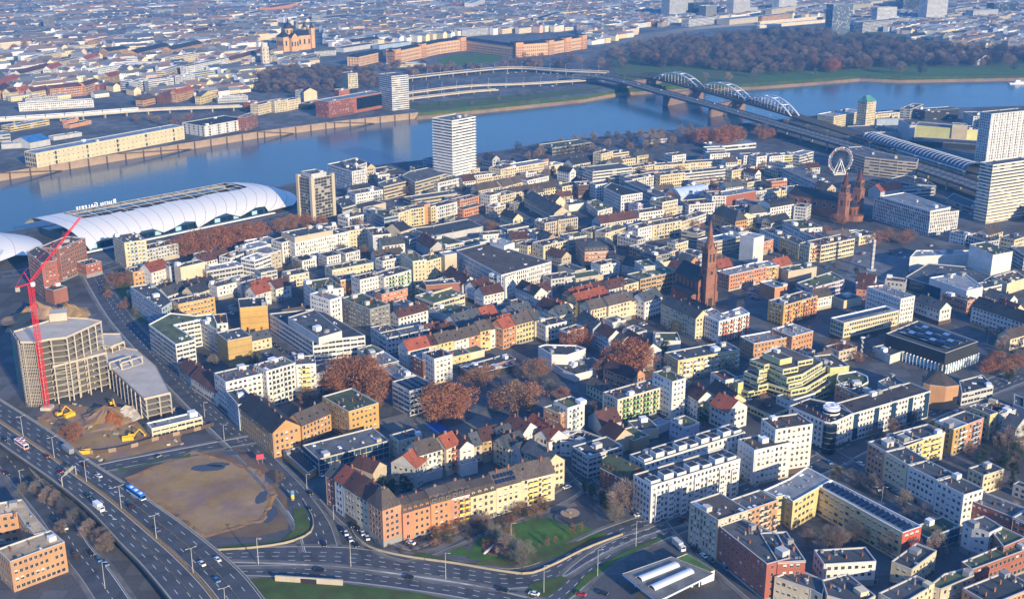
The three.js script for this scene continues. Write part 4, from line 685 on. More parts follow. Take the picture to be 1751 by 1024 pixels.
[[-512,-1789,-497,-1834,-508,-1838],14,["o","o","p","G"],[36,38]],
[[-525,-1769,-518,-1803,-530,-1805],12,["b","t","p","G"],[36,38]],
[[-470,-1769,-458,-1816,-467,-1818],12,["y","d","p","X"],[36,33]],
[[-447,-1780,-405,-1798,-411,-1811],9,["l","l","p","F"],[36,33]],
[[-551,-1750,-541,-1777,-554,-1782],9,["o","b","p","H"],[36,32]],
[[-641,-1925,-607,-1907,-600,-1919],15,["w","l","b","F"],[36,38]],
[[-605,-1899,-600,-1944,-614,-1946],16,["w","l","b","F"],[36,38]],
[[-587,-1901,-557,-1937,-567,-1946],17,["w","l","b","F"],[36,38]],
[[-552,-1971,-541,-2009,-554,-2013],15,["w","l","p","F"],[38,36]],
[[-568,-1976,-562,-2005,-575,-2008],13,["l","u","b","F"],[38,36]],
[[-549,-2040,-523,-2080,-538,-2090],11,["n","u","b","F"],[38,36]],
[[-918,-2325,-918,-2262,-932,-2262],12,["c","l","p","F"],[38,34]],
[[-917,-2321,-902,-2373,-916,-2377],11,["c","t","p","F"],[38,34]],
[[-1223,-2856,-1216,-2955,-1230,-2956],12,["l","g","p","F"],[34,38]],
[[-1307,-3385,-1289,-3522,-1309,-3525],11,["o","u","n","F"],[34,35]],
[[-1306,-3688,-1300,-3567,-1325,-3565],12,["c","g","p","F"],[34,35]],
[[-983,-3334,-956,-3387,-978,-3398],17,["l","g","p","F"],[34,35]],
[[-1040,-3400,-987,-3347,-973,-3361],16,["u","g","p","F"],[34,35]],
[[-773,-3307,-714,-3466,-733,-3473],11,["l","g","n","F"],[34,35]],
[[-740,-2792,-697,-2926,-710,-2930],11,["c","t","p","G"],[34,35]],
[[-514,-2299,-495,-2377,-509,-2380],12,["w","t","p","G"],[34,38]],
[[-530,-2226,-514,-2299,-528,-2302],12,["c","t","p","G"],[38,34]],
[[-543,-2166,-532,-2200,-545,-2204],11,["c","l","n","F"],[38,34]],
[[-1067,-2803,-1059,-2878,-1073,-2879],10,["w","l","p","F"],[34,38]],
[[-992,-2851,-976,-2968,-989,-2970],9,["w","l","n","F"],[34,38]],
[[-258,-1647,-190,-1740,-211,-1755],23,["r","u","m","F"],{"led":1},"mill_block","dark red block with large black screen facade on the far quay","apartments"],
[[-252,-1709,-238,-1721,-247,-1732],30,["r","u","n","F"],[33,36]],
[[-175,-1712,-152,-1729,-173,-1756],50,["w","d","b","F"],{},"river_high_rise","white high rise with striped windows beside the dark red block","tower"],
[[-257,-1847,-243,-1856,-255,-1874],36,["c","d","p","F"],{},"high_rise","shorter cream high rise behind the dark red block","tower"],
[[-190,-1738,-183,-1750,-195,-1757],17,["e","l","n","F"],[33,36]],
[[-362,-1670,-346,-1705,-359,-1711],15,["c","s","p","F"],[36,33]],
[[-343,-1692,-327,-1709,-338,-1718],17,["c","s","p","F"],{},"apartment_block","ornate sandstone riverside palace with columned centre","apartments"],
[[-328,-1711,-313,-1734,-324,-1741],15,["c","s","p","F"],[36,33]],
[[-335,-1814,-320,-1806,-313,-1820],15,["l","s","p","F"],[36,33]],
[[-319,-1798,-300,-1806,-305,-1819],15,["c","s","n","X"],[36,33]],
[[-298,-1718,-290,-1747,-303,-1751],9,["d","s","n","F"],[36,33]],
[[-378,-1700,-372,-1714,-385,-1719],14,["r","s","p","F"],[36,33]],
[[-429,-2283,-409,-2334,-422,-2339],11,["n","g","g","F"],[34,38]],
[[-399,-2275,-378,-2330,-393,-2336],12,["o","d","g","F"],[34,38]],
[[-398,-2386,-358,-2413,-366,-2425],11,["l","d","p","G"],[34,35]],
[[-467,-2299,-462,-2338,-474,-2339],12,["c","g","p","F"],[34,38]],
[[-503,-2292,-492,-2317,-503,-2322],10,["w","g","p","F"],[38,34]],
[[-712,-3282,-686,-3429,-715,-3434],13,["c","g","b","F"],[34,35]],
[[-680,-3402,-636,-3576,-674,-3586],20,["q","o","n","F"],[34,35]],
[[-612,-3295,-542,-3244,-530,-3261],16,["l","u","b","F"],[34,35]],
[[-515,-3069,-403,-3208,-450,-3246],15,["l","g","b","F"],{},"office_block","wide round fronted grey department store among old town roofs","office"],
[[-500,-3097,-491,-3168,-509,-3171],24,["l","g","p","F"],[34,35]],
[[-518,-3017,-481,-3082,-493,-3089],12,["w","l","p","F"],[34,35]],
[[-408,-2811,-336,-2867,-351,-2886],11,["l","d","b","F"],[34,35]],
[[-249,-2779,-212,-2892,-231,-2899],14,["c","g","b","F"],[35,34]],
[[-202,-2753,-145,-2789,-158,-2810],13,["c","u","p","F"],[35,34]],
[[-116,-2776,-42,-2851,-60,-2868],16,["l","u","p","F"],[35,34]],
[[-114,-2994,-29,-3103,-52,-3122],14,["c","g","p","F"],[35,34]],
[[-55,-2834,10,-2953,-11,-2964],14,["l","u","p","F"],[35,34]],
[[-116,-3520,-83,-3709,-106,-3713],24,["w","l","p","F"],[35,34]],
[[-327,-3571,-281,-3632,-296,-3644],16,["u","u","b","F"],[35,34]],
[[-276,-3571,-233,-3663,-251,-3672],16,["l","d","p","F"],[35,34]],
[[-184,-3567,-132,-3596,-142,-3614],12,["c","o","p","G"],[35,34]],
[[-349,-2460,-289,-2562,-315,-2578],9,["l","g","n","F"],[34,35]],
[[-281,-2517,-220,-2593,-236,-2606],9,["u","g","n","F"],[35,34]],
[[-345,-2568,-288,-2647,-301,-2657],10,["w","s","p","G"],[34,35]],
[[-231,-2207,-162,-2230,-170,-2253],6,["e","l","n","F"],[35,38]],
[[235,-2923,305,-2944,300,-2961],13,["w","u","b","F"],[35,37]],
[[150,-3029,212,-2966,224,-2977],11,["o","s","p","F"],[35,37]],
[[78,-3102,140,-3295,117,-3302],16,["e","s","n","F"],[35,37]],
[[23,-3049,76,-3185,61,-3190],13,["o","d","p","F"],[35,34]],
[[352,-3049,388,-3093,377,-3101],13,["w","t","p","F"],[37,35]],
[[379,-3017,399,-3060,388,-3065],12,["e","o","p","X"],[37,35]],
[[401,-3078,436,-3124,421,-3136],18,["w","l","b","F"],[37,35]],
[[449,-3034,534,-3124,517,-3140],18,["w","g","b","F"],[37,35]],
[[425,-3235,497,-3295,477,-3318],60,["l","l","p","F"],[37,35]],
[[494,-3267,556,-3324,536,-3346],42,["d","d","p","F"],[37,35]],
[[520,-3214,553,-3241,537,-3260],38,["g","l","p","F"],[37,35]],
[[611,-3310,668,-3371,650,-3388],55,["w","l","p","F"],[37,35]],
[[590,-3321,697,-3403,682,-3423],22,["l","g","p","F"],[37,35]],
[[560,-3081,652,-3172,624,-3201],14,["e","u","n","F"],[37,35]],
[[233,-3270,289,-3294,283,-3307],10,["c","g","p","F"],[37,35]],
[[364,-3037,374,-3059,363,-3064],14,["r","d","n","F"],[37,35]],
[[708,-3268,798,-3376,783,-3389],26,["c","g","p","F"],[37,35]],
[[759,-3411,822,-3473,805,-3490],40,["w","l","p","F"],[37,35]],
[[826,-3485,921,-3604,906,-3616],18,["l","g","b","F"],[37,35]],
[[662,-3171,754,-3268,737,-3285],14,["o","g","p","F"],[37,35]],
[[642,-3095,868,-3281,862,-3288],7,["c","l","n","F"],[37,35]],
[[620,-2989,838,-3162,832,-3170],7,["c","l","n","F"],[37,35]],
[[757,-2826,806,-2850,795,-2873],70,["u","d","g","F"],{},"office_block","tall blue glass tower behind the riverside wood","office"],
[[845,-2878,952,-2962,936,-2982],24,["l","g","b","F"],[37,35]],
[[939,-3081,997,-3106,988,-3128],44,["w","g","p","F"],[37,35]],
[[974,-3031,1014,-3053,1002,-3074],20,["l","g","b","F"],[37,35]],
[[1121,-3446,1196,-3510,1180,-3528],46,["d","d","b","F"],[37,35]],
[[1089,-3148,1163,-3205,1148,-3224],62,["w","g","p","F"],[37,35]],
[[1017,-3056,1086,-3101,1073,-3121],16,["u","g","b","F"],[37,35]],
[[1162,-3194,1218,-3243,1203,-3261],16,["c","g","b","F"],[37,35]],
[[1237,-3347,1337,-3458,1320,-3474],20,["e","g","p","F"],[37,35]],
[[1238,-3217,1325,-3268,1312,-3289],26,["l","g","p","F"],[37,35]],
[[1270,-3123,1320,-3170,1307,-3184],18,["c","g","p","F"],[37,35]],
[[1357,-3379,1436,-3408,1426,-3437],34,["d","d","g","F"],[37,35]],
[[975,-3433,1044,-3491,1028,-3510],26,["e","g","p","F"],[37,35]],
[[1053,-3523,1120,-3586,1104,-3603],28,["c","g","p","F"],[37,35]],
[[1110,-3552,1167,-3583,1155,-3604],26,["c","q","p","F"],[37,35]],
[[998,-2865,1060,-2904,1053,-2916],11,["l","d","p","G"],[37,35]],
[[1074,-2953,1145,-3016,1136,-3026],12,["c","g","p","F"],[37,35]],
[[961,-2706,1069,-2794,1060,-2804],9,["c","s","p","G"],[37,35]],
[[1085,-2730,1190,-2820,1177,-2835],10,["w","g","p","F"],[37,35]],
[[1021,-2656,1075,-2706,1066,-2716],9,["w","t","p","G"],[37,35]],
[[881,-2336,914,-2375,904,-2383],9,["w","o","p","X"],[37,26]],
[[882,-2241,934,-2315,924,-2322],10,["w","t","p","X"],[37,26]],
[[911,-2716,957,-2751,949,-2762],8,["w","s","p","G"],[37,35]],
[[1196,-3070,1248,-3115,1235,-3130],11,["c","o","n","F"],[37,35]],
[[386,-1328,382,-1292,389,-1271,403,-1261,419,-1250,436,-1241,445,-1261,426,-1284,409,-1305,403,-1332],20,["e","g","b","F"],{},"curved_office","long curved office with window bands beside the station tracks","offices"],
[[365.6,-899.4,372.0,-868.3,391.7,-878.9,381.3,-907.5],24,["w","n","n","F"],{},"theatre_tower","tall cream windowless stage tower of the theatre with skylights","theatre"],
[[320.7,-904.2,371.9,-914.2,376.8,-924.1,332.3,-924.1],12,["w","l","n","F"],{},"theatre_wing","long low cream theatre wing with pale sloping roof beside the square","theatre"],
[[303.0,-859.4,333.5,-897.2,362.7,-886.8,370.5,-862.5,329.4,-816.7],9,["d","d","g","F"],{},"theatre_foyer","dark glazed theatre foyer with wide black roof by the square","theatre"],
[[315.0,-841.7,331.4,-809.9,346.8,-819.2,345.5,-856.1],14,["w","l","n","F"],{},"studio_stage","cream box shaped studio stage with pale roof on the dark foyer","theatre"],
[[370.9,-860.5,374.6,-842.4,395.3,-857.8,395.7,-878.5],9,["c","b","n","F"],[7,41]],
[[350.4,-827.0,368.8,-838.1,363.0,-847.8],10,["w","d","b","F"],[7,40]],
[[132.1,-631.2,147.3,-608.3,164.6,-623.4,176.7,-636.5,190.3,-647.3,191.1,-660.4,167.8,-652.9,149.9,-641.9,140.0,-638.3],4.5,["n","b","b","F"],{},"stepped_office","yellow green stepped office block with terraced window bands and brown roofs","offices"],
[[134.0,-639.2,138.6,-633.8,151.2,-641.0,163.7,-624.0,174.6,-629.7,190.8,-647.8,188.8,-663.9,162.8,-663.9,148.0,-651.6,138.4,-646.0],8.5,["n","b","b","F"],{"up":4.4,"on":"stepped_office","pn":"office_terrace","stack":1},"office_terrace","yellow green stepped office block with terraced window bands and brown roofs","offices"],
[[144.2,-633.6,150.8,-637.2,162.2,-627.1,172.2,-631.8,191.8,-654.0,188.9,-665.6,164.7,-667.6,151.0,-650.2],12.5,["n","b","b","F"],{"up":8.4,"on":"stepped_office","pn":"office_terrace","stack":2},"office_terrace","yellow green stepped office block with terraced window bands and brown roofs","offices"],
[[138.1,-646.8,144.6,-637.8,149.1,-641.1,144.8,-648.7,142.6,-650.9],16,["n","b","b","F"],{"up":8.4,"on":"stepped_office","pn":"office_terrace","stack":3},"office_terrace","yellow green stepped office block with terraced window bands and brown roofs","offices"],
[[148.8,-640.4,152.2,-643.2,160.6,-627.6,169.9,-633.0,190.2,-657.1,184.9,-668.3,165.3,-671.3,148.3,-651.7],15.7,["n","b","b","F"],{"up":12.4,"on":"stepped_office","pn":"office_terrace","stack":4},"office_terrace","yellow green stepped office block with terraced window bands and brown roofs","offices"],
[[145.7,-640.3,151.9,-643.1,159.5,-628.8,169.7,-634.3,186.5,-654.0,181.8,-662.5,163.2,-669.5,145.2,-651.7],19.5,["n","b","b","F"],{"up":15.6,"on":"stepped_office","pn":"office_terrace","stack":5},"office_terrace","yellow green stepped office block with terraced window bands and brown roofs","offices"],
[[141.6,-649.1,148.6,-640.3,151.7,-641.6,157.9,-633.0,168.0,-637.8,169.5,-645.4,179.7,-650.3,165.2,-672.6,156.5,-666.4,150.5,-654.4],23,["n","b","b","F"],{"up":19.4,"on":"stepped_office","pn":"office_terrace","stack":6},"office_terrace","yellow green stepped office block with terraced window bands and brown roofs","offices"],
[[149.4,-650.6,157.2,-639.1,165.2,-643.2,157.5,-657.2],26.5,["n","b","n","F"],{"up":22.9,"on":"stepped_office","pn":"office_terrace","stack":7},"office_terrace","yellow green stepped office block with terraced window bands and brown roofs","offices"],
[[123.3,-651.1,131.6,-641.0,140.5,-653.3,141.1,-663.4],7,["n","d","b","F"],{"on":"stepped_office","pn":"office_terrace","stack":9},"office_terrace","yellow green stepped office block with terraced window bands and brown roofs","offices"],
[[132.9,-636.0,136.4,-638.0,134.3,-641.7],13,["n","n","n","F"],{"on":"stepped_office","pn":"office_terrace","stack":9},"office_terrace","yellow green stepped office block with terraced window bands and brown roofs","offices"],
[[191.1,-652.9,203.4,-656.1,198.1,-676.3],16,["n","b","n","F"],{},"plain_block","blank yellow side wing of the stepped office","building"],
[[193.1,-644.7,194.4,-633.1,197.9,-629.6,205.6,-635.4,211.0,-641.2,212.8,-649.4,208.4,-657.9,196.2,-653.1],12,["n","n","v","F"],{"edge":1},"bank_hall","low yellow green many sided hall beside the stepped office","building"],
[[244.7,-718.5,271.1,-682.8,299.2,-703.6,274.1,-744.4],14,["d","d","n","F"],{},"culture_hall","black culture hall with zigzag solar roof and white fin columns","building"],
[[240.0,-631.5,242.8,-628.8,251.4,-625.8,259.6,-628.1,258.5,-639.7,249.2,-650.4],15,["q","b","n","F"],{},"modern_church","salmon walled modern church with folded brown roof","church"]
];
